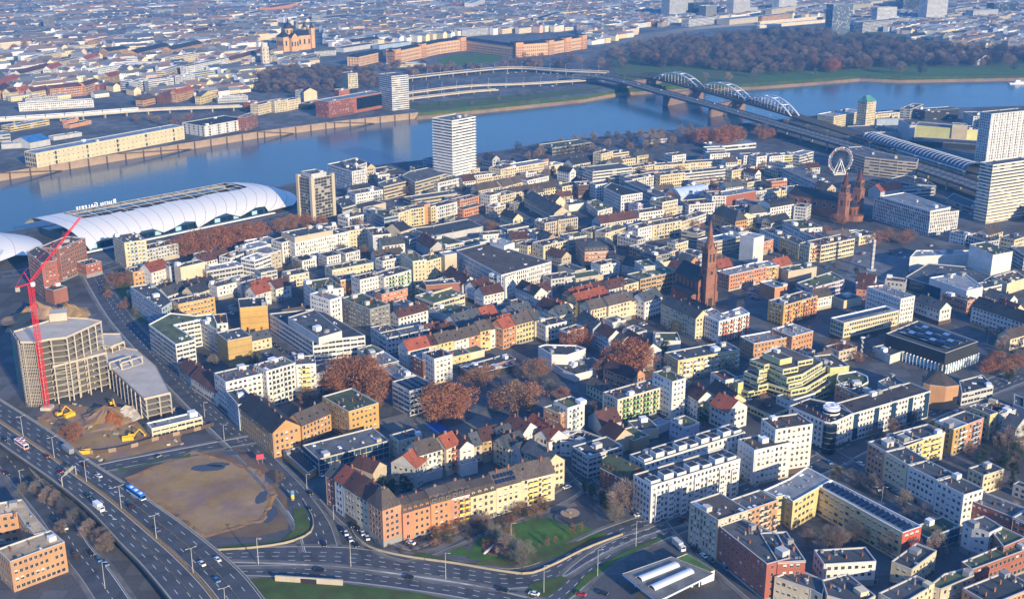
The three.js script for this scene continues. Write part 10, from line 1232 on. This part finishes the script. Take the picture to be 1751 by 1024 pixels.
function truck(label, P, y, cab, box, len) { const g = thing('truck', label, 'truck', P[0], y, P[1], P[2]); new MB().box(0, 2.2, -1.2, 2.5, 2.7, len).build('cargo_box', box, g); new MB().box(0, 1.6, len / 2 + .1, 2.3, 2.3, 2).build('cab', cab, g); new MB().box(0, 2.2, len / 2 + 1.12, 2, .9, .1).build('windscreen', M.glass, g); for (const a of [-1, 1]) for (const b of [len / 2, -len * .3, -len * .5]) { const w = part('wheel', wheelGeo, M.dark, g); w.scale.setScalar(1.4); w.position.set(a, .47, b); } }
truck('dark blue lorry with grey trailer on the elevated highway', PT.truck1, 7.06, paint.u, M.grey, 9); truck('white box van lorry under the sign gantry', PT.truck2, 7.06, M.white, M.white, 5.2); truck('white lorry parked beside the fuel station', PT.truck3, .1, M.white, M.coping, 6);
// ---------- street lamps and small things ----------
for (const [x, z, h] of LAMPS) { const g = thing('street_lamp', 'grey street lamp mast beside the main road', 'street lamp', x, 0, z, rr(-.5, .5), 'lamps beside the main road'); new MB().cyl(0, 0, 0, .15, .08, h, 6).build('pole', M.coping, g); new MB().bar([0, h, 0], [1.6, h + .25, .2], .12).box(1.9, h + .25, .2, 1, .16, .35).build('lamp_head', M.coping, g); }
{ const wl = LM.guard; for (const [k, seg] of [['along the curved main road by the park', LM.guard], ['along the junction below the sandy lot', LM.guard2]]) { const l = smooth(seg, 5), g = thing('barrier_wall', `low pale concrete barrier wall ${k}`, 'barrier'), m = new MB(); for (let i = 0; i < l.length - 1; i++) m.bar([l[i][0], .55, l[i][1]], [l[i + 1][0], .55, l[i + 1][1]], .35, 1.1); m.build('wall', std('#b5a88f', .9, { map: TX.wall }), g); } }
{ const p = PT.underpass, g = thing('underpass', 'pale concrete underpass wall with dark opening below the main road', 'underpass', p[0], 0, p[1], -.12); new MB().box(0, 1.4, 0, 30, 2.8, .8).build('wall', M.concrete, g); new MB().box(0, 1.2, .45, 7, 2.4, .2).build('opening', M.dark, g); }
for (const [x, z, ry, c, n] of SITE) { const g = thing('excavator', n, 'excavator', x, .1, z, ry); new MB().box(0, 1.7, 0, 2.6, 1.8, 3.4).build('body', M.yellow, g); for (const s of [-1.2, 1.2]) new MB().box(s, .5, 0, .6, 1, 4).build('track', M.dark, g); const b = new MB(); b.bar([0, 2, 1.5], [0, 5, 4.5], .5).bar([0, 5, 4.5], [0, 2, 7], .4).box(0, 1.4, 7.2, 1.2, 1, 1); b.build('arm', M.yellow, g); new MB().box(-.6, 2.9, .6, 1.1, 1.4, 1.5).build('cab', M.glass, g); }
{ // building site: hoarding, skips, steel canopy frame
  const l = smooth(LM.hoarding, 4), f = thing('site_hoarding', 'brown wooden hoarding fence along the building site', 'fence'); for (let i = 0; i < l.length - 1; i++) new MB().bar([l[i][0], 1.1, l[i][1]], [l[i + 1][0], 1.1, l[i + 1][1]], .15, 2.2).build('board', i % 3 ? M.bark : M.stone, f);
  for (const [x, z, ry] of SKIPS) { const g = thing('skip_container', 'yellow skip container on the building site', 'container', x, 0, z, ry, 'yellow skips on the building site'); const m = new MB(); m.box(0, .1, 0, 6, .2, 2.4).box(0, 1.1, 1.15, 6, 2, .12).box(0, 1.1, -1.15, 6, 2, .12).box(2.95, 1.1, 0, .12, 2, 2.4).box(-2.95, 1.1, 0, .12, 2, 2.4); m.build('tub', M.yellow, g); }
  const r = RNG(3), P = LM.sitegravel; for (let k = 0; k < 70; k++) { const a = P[Math.floor(r() * P.length)], c = P[Math.floor(r() * P.length)], q = lerp2(a, c, r()), g = thing('rubble_block', 'broken concrete block lying on the building site', 'rubble', q[0], .3, q[1], r() * 6, 'concrete blocks strewn on the building site'); g.rotation.z = r() * .6; new MB().box(0, 0, 0, .6 + 2.4 * r(), .4 + .7 * r(), .5 + 1.4 * r()).build('block', pick([M.concrete, M.conc2, M.brick, M.bark]), g); }
}
scene.traverse(o => { if (o.isMesh) o.castShadow = o.receiveShadow = true; });
renderer.render(scene, camera);
